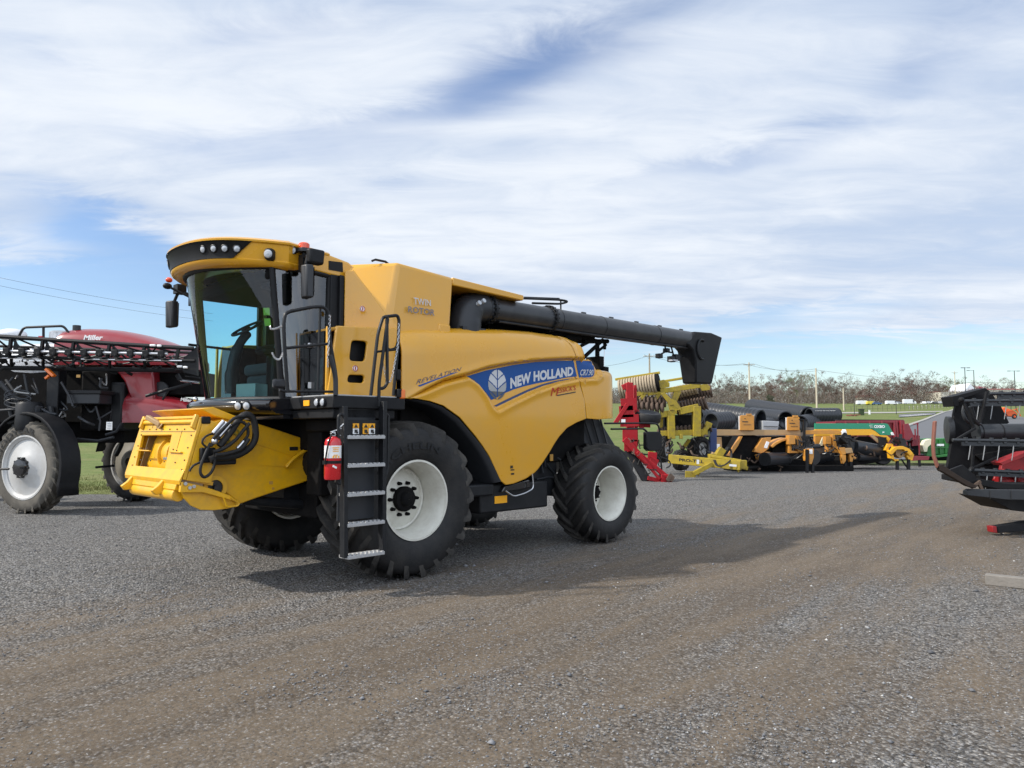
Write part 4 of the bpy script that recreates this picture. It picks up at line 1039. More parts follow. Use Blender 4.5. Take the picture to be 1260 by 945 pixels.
o_ = lp(208, 344.5, 1, 1.22); g = MB(); g.ball(o_, .045, 6, (1, 1, .8)); g.build('marker_lamp', M['orange'], cab); g = MB(); g.ball(lp(206, 352, 1, 1.22), .06, 6, (1,.8,.7)); g.tube([lp(206,352,1,1.22), ws(.95,.88)], .018, 6); g.build('lamp_housing', M['black'], cab)

# --- platform, ladder, rails -------------------------------------
g = MB(); g.b2((-1.24, -1.92, 1.965), (-.30, -1.0, 2.10)); g.b2((-1.20, -1.86, 1.86), (-.40, -1.02, 1.965)); pf = g.build('platform', M['black'], CB, bevel=.012)
g = MB(); g.b2((-1.22, -1.90, 2.10), (-.32, -1.02, 2.112)); g.build('tread_plate', M['alu'], pf)
g = MB(); g.b2((-1.0, -1.3, 1.0), (-.55, -1.0, 1.9)); g.b2((-.9, -1.1, 1.5), (-.5, 1.1, 1.9)); g.b2((-1.05,-1.75,1.72),(-.5,-1.05,1.86)); g.b2((-.8, -.9, .7), (-.4, .9, 1.1)); g.build('platform_frame', M['dark'], CB, bevel=.02)
for (px, py) in ((392, 495.5), (401, 494.5)):
    y = -1.62 if px < 396 else -1.74
    c = Vector((-1.243, y, 2.03)); g = MB(); g.lathe([(.046, -.0), (.046, .02), (.04, .024)], c, (-1,0,0), 18); g.build('lamp_housing', M['greyplastic'], pf); g = MB(); g.lathe([(.04, .018), (.028, .028), (.001, .03)], c, (-1,0,0), 18); g.build('headlight', M['lens'], pf)
g = MB(); g.b2((-1.25, -1.46, 2.0), (-1.242, -1.34, 2.06)); g.build('reflector', M['reflector'], pf)
yl = -1.96
L0 = lp(422.5, 686, 1, yl); L1 = lp(469.5, 681, 1, yl); U0 = lp(422, 500, 1, yl); U1 = lp(470.5, 494, 1, yl)
lad = bpy.data.objects.new('ladder', None); lad.empty_display_size = .2; col.objects.link(lad); lad.parent = CB
for a, b in ((L0, U0), (L1, U1)):
    g = MB(); g.bar(a, b, .10, .030, up=(1,0,0)); g.bar(a + Vector((0,-.05,0)), b + Vector((0,-.05,0)), .012, .05, up=(1,0,0)); g.build('stringer', M['metal'], lad, bevel=.006)
def ladp(t, side): 
    a, b = (L0, U0) if side == 0 else (L1, U1); return a + (b - a)*t
for py in (537.5, 572, 607, 643.5, 682):
    z = lp(446, py, 1, yl).z; t = (z - L0.z)/(U0.z - L0.z); a = ladp(t, 0); b = ladp(t, 1)
    g = MB(); cx = (a.x + b.x)/2; wd = abs(b.x - a.x) - .02
    g.b2((cx - wd/2, yl - .075, z - .022), (cx + wd/2, yl + .10, z + .012))
    for k in range(9): g.box((cx - wd/2 + wd*(k+.5)/9, yl - .06, z + .014), (wd/15, .03, .012)); g.box((cx - wd/2 + wd*(k+.5)/9, yl + .02, z + .014), (wd/15, .04, .012))
    g.build('step', M['alu'], lad, bevel=.004)
zt = lp(446, 500, 1, yl).z; zb = lp(446, 640, 1, yl).z
g = MB(); g.b2((U0.x + .02, yl + .10, zb), (U1.x - .02, yl + .125, zt + .02)); g.build('ladder_back_panel', M['greyplastic'], lad, bevel=.004)
z0 = lp(446, 534, 1, yl).z; z1 = lp(446, 519, 1, yl).z
g = MB(); g.b2((U0.x + .015, yl + .02, z0), (U1.x - .015, yl + .05, z1 + .02)); g.build('sign_plate', M['metal'], lad)
for (x0, x1, lo) in ((434, 441.3, 'white'), (446.2, 453.2, 'reflector'), (453.8, 461, 'white')):
    a = lp(x0, 521, 1, yl+.018); b = lp(x1, 527, 1, yl+.018); c = lp(x1, 534, 1, yl+.018)
    g = MB(); g.b2((a.x, yl+.012, b.z), (b.x, yl+.018, a.z)); st = g.build('warning_sticker', M['reflector'], lad)
    g = MB(); mx = (a.x+b.x)/2; g.prism([(mx-.025, yl+.006, b.z+.008), (mx+.025, yl+.006, b.z+.008), (mx, yl+.006, a.z-.008)], [(mx-.025, yl+.012, b.z+.008), (mx+.025, yl+.012, b.z+.008), (mx, yl+.012, a.z-.008)]); g.build('warning_triangle', M['decalblack'], lad)
    g = MB(); g.b2((a.x, yl+.012, c.z), (b.x, yl+.018, b.z-.002)); g.build('warning_sticker', M[lo], lad)
    g = MB(); g.box((mx, yl+.008, (c.z+b.z)/2), (.035, .006, .035)); g.box((mx+.015, yl+.008, (c.z+b.z)/2-.015), (.02, .006, .02)); g.build('pictogram', M['decalblack'], lad)
def pxtube(pts, y, r, name, parent=CB, m='metal', rad=.07, n=8):
    g = MB(); g.tube(round_corners([lp(a, b, 1, y) for a, b in pts], rad), r, n); return g.build(name, M[m], parent)
pxtube([(419,548),(418,596),(415,594),(416.5,512),(420,509),(424,514)], -2.0, .017, 'grab_rail', lad)
pxtube([(472,590),(473.5,520),(475,509),(478,512),(477,580),(472,592)], -2.0, .017, 'grab_rail', lad)
pxtube([(456,488),(465,410),(471,391),(475,389.5),(489,388),(491,394),(490,420),(484,487)], -1.88, .019, 'handrail')
pxtube([(466,500),(466.5,470),(477,393),(475.5,389)], -1.92, .019, 'handrail')
pxtube([(476,393),(476.5,472),(472,478),(466,478)], -1.92, .019, 'handrail')
pxtube([(462,433),(488,430)], -1.88, .013, 'handrail')
pxtube([(477,428),(480,430),(487,428),(489,420)], -1.88, .010, 'handrail')
pxtube([(354,482),(350,425),(349,398),(351,386),(357,383),(385,377.5),(398,377.5),(404,384),(406,420),(413.5,462),(413,500)], -1.90, .019, 'handrail')
pxtube([(350,428.5),(405,423)], -1.90, .015, 'handrail'); pxtube([(394,379),(391,482)], -1.86, .015, 'handrail'); pxtube([(344,480),(350,481.5),(410,482)], -1.90, .013, 'handrail')
pxtube([(406,437),(413,463),(413,486)], -1.93, .026, 'handrail', m='greyplastic')
def chain(pts, y, name):
    P = bez([lp(a, b, 1, y) for a, b in pts], 8); g = MB()
    for i in range(len(P)-1):
        d, a, b = frame(P[i+1]-P[i]); c = (P[i]+P[i+1])/2; L = (P[i+1]-P[i]).length*.62; u = a if i % 2 else b
        g.tube([c + d*L*math.cos(t*PI/4) + u*.010*math.sin(t*PI/4) for t in range(8)], .0035, 4, True)
    return g.build(name, M['steel'], CB)
chain([(406,388),(405,410),(403.5,440),(403.5,452)], -1.92, 'safety_chain'); chain([(491,398),(489.5,425),(486,445),(482,465),(477,470),(472,452),(470,440)], -1.9, 'safety_chain')
chain([(332,401),(334,405),(341,404),(347,401)], -1.35, 'safety_chain'); chain([(335,434),(339,441),(344,442),(348,434)], -1.35, 'safety_chain')
g = MB(); p = lp(490.5, 480, 1, -1.9); g.b2((p.x-.03, -1.93, 2.1), (p.x+.03, -1.87, 2.20)); g.b2((p.x-.03,-1.92,2.3),(p.x+.02,-1.88,2.42)); g.build('lamp_housing', M['black'], CB, bevel=.01)
g = MB(); p = lp(494, 485, 1, -1.9); g.box(p, (.08, .06, .11)); g.build('indicator', M['amber'], CB, bevel=.015)
g = MB(); p = lp(382, 474, 1, -1.04); g.box(p, (.06, .006, .07)); g.build('door_sticker', M['white'], cab)
g = MB(); p = lp(343.5, 472, 1, -1.15); g.box(p, (.16, .05, .10)); g.build('door_hinge', M['greyplastic'], cab, bevel=.03)
g = MB(); a = lp(355, 400, 1, -1.01); b = lp(381, 424, 1, -1.03); g.box(lp(381, 425, 1, -1.03), (.05, .04, .06)); g.build('door_handle', M['steel'], cab, bevel=.01)

# --- feeder house -------------------------------------------------
FT = lp(246, 513, 1, -.80); FB = lp(224.6, 590, 1, -.80)
sl = (FT.x - FB.x) / (FT.z - FB.z)
nrm = Vector((-1, 0, sl)).normalized()              # outward normal of the face
def fpt(px, py, off=0.0):
    d = RINV @ ray(px, py); c = RINV @ (Vector((0, 0, EYE)) - ORG)
    p0 = Vector((FB.x, 0, FB.z)); t = (p0 - c).dot(nrm) / d.dot(nrm); return c + d*t + nrm*off
fu = Vector((sl, 0, 1)).normalized()
def fq(y, h, off=0.0): return Vector((FB.x, y, FB.z)) + fu*h + nrm*off
H_ = (FT - FB).length
fh = bpy.data.objects.new('feeder_house', None); fh.empty_display_size = .3; col.objects.link(fh); fh.parent = CB
hole = [fpt(x, y) for x, y in ((174.4,535.7),(211,535),(202.4,577.6),(166,573))]
hl = [(p.y, (p - fq(p.y, 0)).dot(fu)) for p in hole]
outer_ = [(-.80, 0), (.90, 0), (.84, H_), (-.80, H_)]
g = MB(); plate(g, outer_, [hl], lambda p: fq(p[0], p[1], 0), lambda p: fq(p[0], p[1], -.04))
fr_ = g.build('adapter_frame', M['feeder'], fh, bevel=.008)
g = MB()
for s in (-1, 1): A = [fq(s*.80, 0, -.042), fq(s*.80, H_, -.042), fq(s*.80, H_*.97, -.30), fq(s*.80, .02, -.30)]; g.prism(A, [q - Vector((0, s*.03, 0)) for q in A])
g.prism([fq(-.77, H_, -.042), fq(.77, H_, -.042), fq(.77, H_*.96, -.34), fq(-.77, H_*.96, -.34)], [q - fu*.04 for q in (fq(-.77, H_, -.042), fq(.77, H_, -.042), fq(.77, H_*.96, -.34), fq(-.77, H_*.96, -.34))])
g.prism([fq(-.77, 0, -.042), fq(.77, 0, -.042), fq(.77, 0, -.34), fq(-.77, 0, -.34)], [q + fu*.04 for q in (fq(-.77, 0, -.042), fq(.77, 0, -.042), fq(.77, 0, -.34), fq(-.77, 0, -.34))])
g.build('adapter_box', M['feeder'], fh, bevel=.008)
# lips, seams, bolts on the face
g = MB()
g.prism([fq(-.72, H_+.0, .012), fq(.74, H_+.0, .012), fq(.74, H_-.06, .035), fq(-.72, H_-.06, .035)], [fq(-.72, H_+.0, .002), fq(.74, H_+.0, .002), fq(.74, H_-.08, .02), fq(-.72, H_-.08, .02)])
g.bar(fq(-.74, H_*.985, .012), fq(.74, H_*.985, .012), .03, .05, up=nrm)
for y in (-.74, .74): g.prism([fq(y-.04, H_+.02, .003), fq(y-.04, H_-.14, .003), fq(y-.04, H_-.12, .05), fq(y-.04, H_+.02, .04)], [q + Vector((0, .05, 0)) for q in (fq(y-.04, H_+.02, .003), fq(y-.04, H_-.14, .003), fq(y-.04, H_-.12, .05), fq(y-.04, H_+.02, .04))])
g.build('top_hook_beam', M['feeder'], fh, bevel=.006)
g = MB(); g.prism([fq(-.80, .10, .004), fq(.80, .10, .004), fq(.80, -.02, .03), fq(-.80, -.02, .03)], [fq(-.80, .07, .003), fq(.80, .07, .003), fq(.80, -.06, .01), fq(-.80, -.06, .01)])
for (a, b) in (((-.62, .28), (-.30, .28)), ((.28, .28), (.66, .28))):
    g.bar(fq(a[0], a[1], .012), fq(b[0], b[1], .012), .014, .028, up=nrm)
g.build('bottom_lip', M['feeder'], fh, bevel=.005)
g = MB()
for (y, h) in [(-.72, t*H_) for t in (.15,.3,.5,.7,.85)] + [(.72, t*H_) for t in (.15,.3,.5,.7,.85)] + [(y, H_*.80) for y in (-.5,-.3,-.1,.1,.3,.5)] + [(y, .17) for y in (-.5,-.2,.2,.5)] + [(-.45, .30),(-.35,.31),(.4,.31),(.5,.3),(.6,.31)]:
    c = fq(y, h, 0); g.cyl(c, c + nrm*.009, .009, n=6)
g.build('face_bolts', M['rust'], fh)
g = MB()
for (a, b) in (((-.44, .32), (-.44, H_*.78)), ((.44, .60), (.44, H_*.82)), ((-.78, H_*.76), (.78, H_*.76))): g.bar(fq(a[0], a[1], .0015), fq(b[0], b[1], .0015), .006, .003, up=nrm)
g.build('plate_joint', M['rust'], fh)
p = fpt(196, 515); q = fpt(186, 523); c0 = fpt(198, 524)
g = MB(); g.cyl(fpt(200,524) , fpt(200,524) + (nrm + Vector((0,.5,.45))).normalized()*.02, .05); 
g.bar(fpt(199, 523, .01), fpt(199, 523, .01) + Vector((-.08, .20, .09)), .055, .055); g.build('pto_stub', M['tan'], fh, bevel=.01)
# inside: liner, drum with slats
g = MB()
g.prism([fq(-.60, -.0, -.50), fq(.62, -.0, -.50), fq(.62, H_*.95, -.50), fq(-.60, H_*.95, -.50)], [fq(-.60, -.0, -.52), fq(.62, -.0, -.52), fq(.62, H_*.95, -.52), fq(-.60, H_*.95, -.52)])
for y in (-.60, .60): g.prism([fq(y, .05, -.05), fq(y, H_*.9, -.05), fq(y, H_*.9, -.5), fq(y, .05, -.5)], [q + Vector((0, .02, 0)) for q in (fq(y, .05, -.05), fq(y, H_*.9, -.05), fq(y, H_*.9, -.5), fq(y, .05, -.5))])
g.build('throat_liner', M['liner'], fh)
dc = fq(-.22, (hl[0][1] + hl[3][1])/2 + .02, -.24)
g = MB(); g.cyl(dc - Vector((0, .36, 0)), dc + Vector((0, .42, 0)), .17, n=28)
for y in (-.15, .16, .42): g.lathe([(.17, -.02), (.20, -.015), (.20, .015), (.17, .02)], dc + Vector((0, y, 0)), (0,1,0), 28)
g.build('feed_drum', M['feeder'], fh, smooth=40)
g = MB()
for a in (100, 190, 280): 
    o = Vector((math.cos(R(a))*.22, 0, math.sin(R(a))*.22)); g.box(dc + o - Vector((0, .12, 0)), (.05, .5, .03))
for h in (.06, .12): g.box(fq(-.0, hl[3][1] + h, -.12 - h), (.03, .6, .02))
g.box(fq(0, hl[0][1] - .03, -.22), (.05, .7, .04)); g.build('feed_slat', M['steel'], fh, bevel=.004)
# main housing
sidepx = [(258,520),(285,512),(311,519),(345,530),(381,542),(384,548),(386,556),(393,587),(372,594),(345,603),(315,613),(296,620),(270,600),(240,590),(236,575),(246,545)]
A = [lp(x, y, 1, -.68) for x, y in sidepx]
g = MB(); g.prism([(p.x, -.68, p.z) for p in A], [(p.x, .68, p.z) for p in A]); g.build('feeder_housing', M['feeder'], fh, bevel=.012)
tp = [lp(x, y, 1, -.68) for x, y in ((246,503),(262,501),(282,509),(300,516),(300,522),(262,512))]
g = MB(); g.prism([(p.x, -.70, p.z) for p in tp], [(p.x, .70, p.z) for p in tp]); g.build('feeder_top_cover', M['feeder'], fh, bevel=.01)
g = MB()
for pts in (((311,544),(345,555),(384,569)), ((272,568),(330,572),(384,575))):
    P = [lp(x, y, 1, -.683) for x, y in pts]
    for a, b in zip(P, P[1:]): g.bar(a, b, .012, .02, up=(0,0,1))
g.build('side_rib', M['feeder'], fh)
g = MB(); p = lp(361.5, 552, 1, -.685); g.box(p, (.11, .006, .045)); c = lp(383, 556, 1, -.68); g.build('inspection_slot', M['decalblack'], fh, bevel=.003)
c = lp(398, 568, 1, -.74); g = MB(); g.cyl((c.x, -.60, c.z), (c.x, -.80, c.z), .25, n=32); g.build('pulley_guard', M['black'], fh, bevel=.02)
pxtube([(352,575),(360,565),(386,547),(389,543),(384,543)], -.74, .022, 'pull_rod', fh, 'feeder', .05)
# stone-trap drum plate at the front bottom
dp = [(222,601),(240,601),(256,604),(272,609),(290,615),(295,622),(280,626),(262,628),(247,627.5),(235,622),(226,612)]
A = [lp(x, y, 1, -.74) for x, y in dp]; g = MB(); g.prism([(p.x, -.74, p.z) for p in A], [(p.x, -.70, p.z) for p in A]); g.build('skid_plate', M['feeder'], fh, bevel=.006)
A = [lp(x, y, 1, -.80) for x, y in ((223,593),(240,596),(262,602),(284,610),(294,618),(276,613),(250,606),(222,606))]; g = MB(); g.prism([(p.x, -.80, p.z) for p in A], [(p.x, -.745, p.z) for p in A]); g.build('side_bracket', M['feeder'], fh, bevel=.006)
g = MB()
for x, y in ((227.5,595),(233,600),(238,598.5)): c = lp(x, y, 1, -.80); g.cyl(c, c + Vector((0,-.02,0)), .02, n=6)
g.build('bracket_bolts', M['steel'], fh)
pxtube([(275,612),(279,624),(292,622.5),(295,619),(283,612)], -.80, .010, 'latch_handle', fh, 'feeder', .03)
c = lp(263.5, 600, 1, -.69); g = MB(); g.lathe([(.085, 0), (.13, 0), (.13, .025), (.085, .025)], (c.x, -.70, c.z), (0,-1,0), 24); g.build('bearing_ring', M['feeder'], fh); g = MB(); g.cyl((c.x, -.695, c.z), (c.x, -.705, c.z), .086, n=24); g.cyl((c.x,-.7,c.z),(c.x,-.76,c.z),.03,n=10); g.build('bearing_recess', M['decalblack'], fh)
# lower cross tube and lugs
g = MB(); c0 = fq(0, -.16, -.06); g.cyl(c0 - Vector((0,.66,0)), c0 + Vector((0,.60,0)), .07, n=18); g.bar(fq(-.70,-.07,-.05), fq(.70,-.07,-.05), .10, .12, up=nrm); g.build('lower_cross_tube', M['feeder'], fh, bevel=.008)
for y in (-.34, .58):
    g = MB(); A = [fq(y-.03, h, o) for h, o in ((-.02,.02),(-.02,-.06),(-.17,-.02),(-.20,.06),(-.16,.11),(-.10,.06))]; g.prism(A, [q + Vector((0,.06,0)) for q in A]); g.build('lock_hook', M['feeder'], fh, bevel=.008)
# multicoupler and hoses
def hose(pts, y, r, m='rubber'):
    g = MB(); g.tube(bez([lp(a, b, 1, y + (c_ if len(q) > 2 else 0)) for q in pts for a, b, c_ in [(*q, 0)[:3]]], 7), r, 8); return g.build('hydraulic_hose', M[m], fh, smooth=60)
hose([(270,549),(285,530),(296,514),(305,510.5),(312,517),(314.5,535),(310,548),(297,558),(282,562),(266,563),(258,566)], -.90, .038)
hose([(259,549),(268,540),(281,527),(294,519),(303,523),(305,535),(298,545)], -.93, .017)
hose([(255,551),(249,545),(252,538),(262,534),(272,541),(281,536)], -.90, .011)
hose([(262,556),(275,552),(290,541),(300,529),(307,521)], -.95, .020)
hose([(259,545),(252,560),(247,574),(247,583),(252,587),(260,581),(264,570),(264,556)], -.92, .016)
hose([(265,560),(280,558),(297,552),(306,540)], -.98, .022); hose([(257,553),(250,566),(238,573),(233,580)], -.86, .012); hose([(262,540),(274,528),(288,515),(300,512)], -.97, .018)
g = MB()
for (x0, y0, x1, y1) in ((262,533,275,518),(266,535,279,520),(270,537,283,522),(292,552,300,543)): g.cyl(lp(x0,y0,1,-.94), lp(x1,y1,1,-.94), .020, n=12)
g.ball(lp(264,543,1,-.95), .035, 6); g.build('hydraulic_coupler', M['steel'], fh, smooth=40)
g = MB(); A = [lp(x, y, 1, -.86) for x, y in ((283,520),(292,519),(300,523),(308,524),(302,530),(296,536),(284,548),(273,548),(272,541),(279,533))]; g.prism([(p.x,-.86,p.z) for p in A], [(p.x,-.80,p.z) for p in A]); g.build('coupler_bracket', M['feeder'], fh, bevel=.01)
g = MB()
for x, y, r_ in ((291,532,.035),(286,522,.025),(280,543,.03)): c = lp(x,y,1,-.865); g.lathe([(r_*.5,0),(r_,0),(r_,.012),(r_*.5,.012)], c, (0,-1,0), 14)
g.build('coupler_ring', M['toolyellow'], fh)
for c_, d_ in ((lp(255,560,1,-.83), (.16,.06,.16)), (lp(275,566,1,-.80), (.25,.10,.10)), (lp(253,517,1,-.79), (.10,.05,.08))):
    g = MB(); g.box(c_, d_); g.build('coupler_block', M['black'], fh, bevel=.015)
# tilt cylinders and driveline below the feeder
g = MB()
for y in (-.55, .55): g.cyl((-1.55, y, .95), (-.5, y, .80), .06, n=14); g.cyl((-1.85, y, 1.0), (-1.5, y, .945), .032, n=10)
g.cyl((-1.1, -.4, 1.15), (-.4, -.4, 1.1), .05); g.b2((-1.0,-.5,.9),(-.5,.5,1.25)); g.build('tilt_cylinder', M['metal'], CB)

# --- fire extinguisher on the ladder -------------------------------
def world(p): return ORG + Matrix.Rotation(HEAD, 3, 'Z') @ Vector(p)
eb = lp(409, 590, 1, -1.98); et = lp(409, 537, 1, -1.98)
FE = thing('fire_extinguisher', 'red fire extinguisher with white label strapped upright beside the combine ladder', 'fire extinguisher', world((eb.x, -1.98, eb.z)), HEAD)
hh = et.z - eb.z
g = MB(); g.lathe([(.001, 0), (.075, 0), (.085, .015), (.085, hh*.86), (.075, hh*.93), (.045, hh*.98), (.03, hh)], (0,0,0), (0,0,1), 28); g.build('cylinder', M['red'], FE, smooth=50)
g = MB(); g.lathe([(.0862, hh*.50), (.0862, hh*.79)], (0,0,0), (0,0,1), 28); lb = g.build('label', M['white'], FE)
g = MB()
for z, w_ in ((.74, .08), (.70, .06), (.66, .07), (.57, .05)): g.box((-.02, -.0868, hh*z), (w_, .002, .008))
for k in range(3): g.box((-.045 + .03*k, -.0845, hh*.53), (.016, .006, .02))
g.build('label_print', M['reflector'], lb)
g = MB(); g.lathe([(.088, hh*.37), (.088, hh*.44)], (0,0,0), (0,0,1), 28); g.box((-.09, 0, hh*.40), (.03, .05, .04)); g.build('strap', M['black'], FE)
g = MB(); g.b2((-.02, -.02, hh), (.02, .02, hh+.05)); g.bar((-.03, 0, hh+.045), (.10, 0, hh+.085), .025, .012); g.bar((-.03, 0, hh+.03), (.09, 0, hh+.01), .025, .012); g.build('valve', M['steel'], FE, bevel=.004)
g = MB(); g.tube(bez([(0, -.02, hh+.02), (-.06, -.07, hh+.02), (-.09, -.05, hh*.8), (-.10, -.02, hh*.42)], 6), .010, 6); g.build('hose', M['black'], FE)
g = MB(); g.tube(bez([(.03, -.01, hh+.06), (.08, -.03, hh+.11), (.11, -.02, hh+.13)], 4), .006, 5); g.box((-.03, -.088, hh*.30), (.05, .003, .02), Matrix.Rotation(R(25), 3, 'Y')); g.build('seal_tag', M['white'], FE)
g = MB(); g.b2((eb.x - .03, -1.90, eb.z + .1), (eb.x + .09, -1.88, eb.z + hh*.7)); g.build('extinguisher_bracket', M['metal'], lad)

for (x, y, w_) in ((250.5, 541, .05), (247, 556, .035), (333.5, 594, .045), (336, 601, .03), (262, 575, .03)):
    c = lp(x, y, 1, -.683 if x > 260 else -.803); g = MB(); g.box(c, (w_, .004, w_*.8)); g.build('warning_sticker', M['gold'], fh)
# ------------------------------------------------------------ self propelled sprayer on the left
# stands along the x axis, hood to the right; near wheels at y = 15.2, far wheels at y = 18.3
SX, SY0, SY1 = -9.87, 15.35, 18.30
SP = thing('boom_sprayer', 'dark red and black self-propelled sprayer with folded boom, behind the yellow feeder house', 'sprayer', (SX, (SY0+SY1)/2, 0))
So = Vector((SX, (SY0+SY1)/2, 0))
def sq(px, py, Y): return at(px, py, Y) - So
STEER = R(-21)
def fender(parent, s):
    g = MB(); rows = []
    for i in range(17):
        a = R(168 - i*11.6)
        rows.append([Vector((rr*math.cos(a) + .02, yy, .01 + rr*math.sin(a))) for yy, rr in ((-.25, 1.10), (-.23, 1.15), (.02, 1.17), (.20, 1.16), (.22, 1.12))])
    rows.append([q + Vector((.02, 0, -.22)) for q in rows[-1]])
    g.grid(rows); f = g.build('fender', M['black'], parent, smooth=50); q = f.modifiers.new('solid', 'SOLIDIFY'); q.thickness = .02
for y, s in ((SY0, -1), (SY1, 1)):
    for dx in ((-.27 if s < 0 else .50), -4.3):
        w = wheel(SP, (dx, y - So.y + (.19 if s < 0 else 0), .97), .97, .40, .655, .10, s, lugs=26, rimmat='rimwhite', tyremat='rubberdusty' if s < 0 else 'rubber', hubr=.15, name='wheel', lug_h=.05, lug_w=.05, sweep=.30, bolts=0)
        w.rotation_euler.z = STEER if dx > -3 else 0
        for sd_ in ((s, -s) if s > 0 else (s,)):
            g = MB(); g.lathe([(.62, sd_*.07), (.60, sd_*.12), (.30, sd_*.16), (.24, sd_*.22), (.10, sd_*.22)], (0,0,0), (0,1,0), 48); g.build('wheel_disc', M['rimwhite' if s < 0 else 'rimshade'], w, smooth=50)
        g = MB(); g.lathe([(.20, s*.14), (.20, s*.25), (.17, s*.30), (.05, s*.31), (.001, s*.31)], (0,0,0), (0,1,0), 24)
        for k in range(10): a = k*PI/5; g.cyl((.20*math.cos(a), s*.20, .20*math.sin(a)), (.20*math.cos(a), s*.27, .20*math.sin(a)), .028, n=6)
        g.build('hub_cap', M['blackgloss'], w)
        fender(w, s)
        if s < 0 and dx > -3: sidewall_text(w, 'GOODYEAR', .715, .85, -.214, R(182), R(66), M['decalblack'])
# chassis mass: frame, tanks, boxes
y0 = 14.9 - So.y
def sb(px0, py0, px1, py1, Y, dy, name, m, bev=.02, par=None):
    a = sq(px0, py0, Y); b = sq(px1, py1, Y); g = MB(); g.b2((min(a.x,b.x), a.y, min(a.z,b.z)), (max(a.x,b.x), a.y + dy, max(a.z,b.z))); return g.build(name, M[m], par or SP, bevel=bev)
sb(-60, 452, 140, 520, 16.4, 1.3, 'chassis_body', 'dark'); sb(50, 515, 152, 545, 16.5, 1.2, 'chassis_body', 'dark'); sb(-60, 500, 60, 560, 16.8, .8, 'chassis_body', 'dark')
sb(82, 484, 122, 497, 15.6, .5, 'battery_box', 'greyplastic', .02); sb(81, 480, 124, 485, 15.57, .56, 'battery_lid', 'metal', .02)
sb(58, 453, 70, 520, 15.7, .3, 'tower', 'metal'); sb(100, 455, 132, 530, 16.1, .5, 'filter_housing', 'dark', .05)
sb(128, 470, 150, 530, 16.2, .8, 'radiator_side', 'metal', .06)
g = MB()
for (x0, y0_, x1, y1_, Yp, r_) in ((0,470,40,520,15.7,.05),(10,520,45,500,15.6,.045),(30,460,35,520,15.6,.03),(45,500,70,510,15.5,.03),(75,470,90,500,15.5,.025),(0,505,30,495,15.5,.03),(95,540,140,538,15.9,.03),(62,500,62,545,15.6,.06),(130,535,150,520,16,.03),(118,500,122,530,15.6,.02),(8,485,20,560,15.7,.05),(38,512,48,500,15.5,.08)):
    g.tube([sq(x0,y0_,Yp), (sq(x0,y0_,Yp)+sq(x1,y1_,Yp))/2 + Vector((.05,.02,-.06)), sq(x1,y1_,Yp)], r_, 8)
g.build('hose_bundle', M['greyplastic'], SP)
g = MB()
for k in range(3): g.tube([sq(22,486+5*k,15.5) + Vector((.28*math.cos(t*PI/8), 0, .10*math.sin(t*PI/8))) for t in range(16)], .018, 6, True)
g.build('coiled_hose', M['greyplastic'], SP)
g = MB(); g.lathe([(.0,-.3),(.24,-.3),(.26,-.24),(.26,.24),(.22,.3),(0,.3)], sq(36,512,15.6), (0,0,1), 20); g.build('air_cleaner', M['metal'], SP)
sb(94, 461, 98.5, 464.5, 15.5, .01, 'reflector', 'gold', 0)
g = MB(); g.bar(sq(57,454,15.35), sq(67,463,15.35), .06, .11, up=(0,1,0)); g.bar(sq(56,466,15.35), sq(61,462,15.35), .05, .08, up=(0,1,0)); g.build('orange_marker', M['amber'], SP, bevel=.01)
a = sq(134.5,524,15.5); g = MB(); g.box(a, (.125,.01,.17)); tg = g.build('hang_tag', M['white'], SP)
g = MB(); 
for k in range(4): g.box(a + Vector((0,-.008,.05-.035*k)), (.085,.004,.012))
g.build('tag_print', M['leafgrey'], tg)
g = MB(); g.tube([sq(138,503,15.5), sq(136,512,15.5), sq(135,520,15.5)], .006, 5); g.build('wire', M['metal'], SP)
# far side fender struts
g = MB(); g.tube(bez([sq(140,523,17.2), sq(147,530,17.2), sq(150,545,17.4), sq(143,560,17.6)], 5), .05, 8); g.tube([sq(118,575,17.0), sq(140,573,17.4)], .03, 6); g.tube([sq(-20,578,15.0), sq(11,577,15.0)], .025, 6); g.build('fender_strut', M['metal'], SP)
# tanks and stack
g = MB(); c = sq(60, 442, 17.0)
rows = []
for (zz, sx_, sy_) in ((-.55,.9,.55),(-.3,1.02,.62),(0.0,1.0,.62),(.22,.80,.5),(.32,.5,.32),(.34,.1,.1)): rows.append([c + Vector((sx_*math.copysign(abs(math.cos(t*PI/16))**.6, math.cos(t*PI/16)), sy_*math.copysign(abs(math.sin(t*PI/16))**.6, math.sin(t*PI/16)), zz)) for t in range(32)])
for r_ in rows: r_.append(r_[0])
g.grid(rows); g.build('product_tank', M['tank'], SP, smooth=50)
g = MB(); c = sq(76, 417, 17.0); g.lathe([(.26,-.25),(.26,.14),(.22,.17),(.001,.18)], c, (0,0,1), 24); g.build('tank_filler', M['steel'], SP)
g = MB(); c = sq(14, 412, 17.2); g.ball(c, .30, 8, (1.2, .7, .5)); g.build('rinse_tank', M['tank'], SP)
g = MB(); c = sq(94.5, 420, 16.6); g.cyl(c - Vector((0,0,.5)), sq(94.5, 400.5, 16.6), .085, n=18); g.build('exhaust_stack', M['greyplastic'], SP)
g = MB(); g.tube(round_corners([sq(22,416,16.4), sq(29,403,16.4), sq(78,401,16.4), sq(92,419,16.4)], .08), .028, 8); g.tube([sq(53.5,402,16.4), sq(53.5,416,16.4)], .028, 8); g.build('guard_rail', M['metal'], SP)
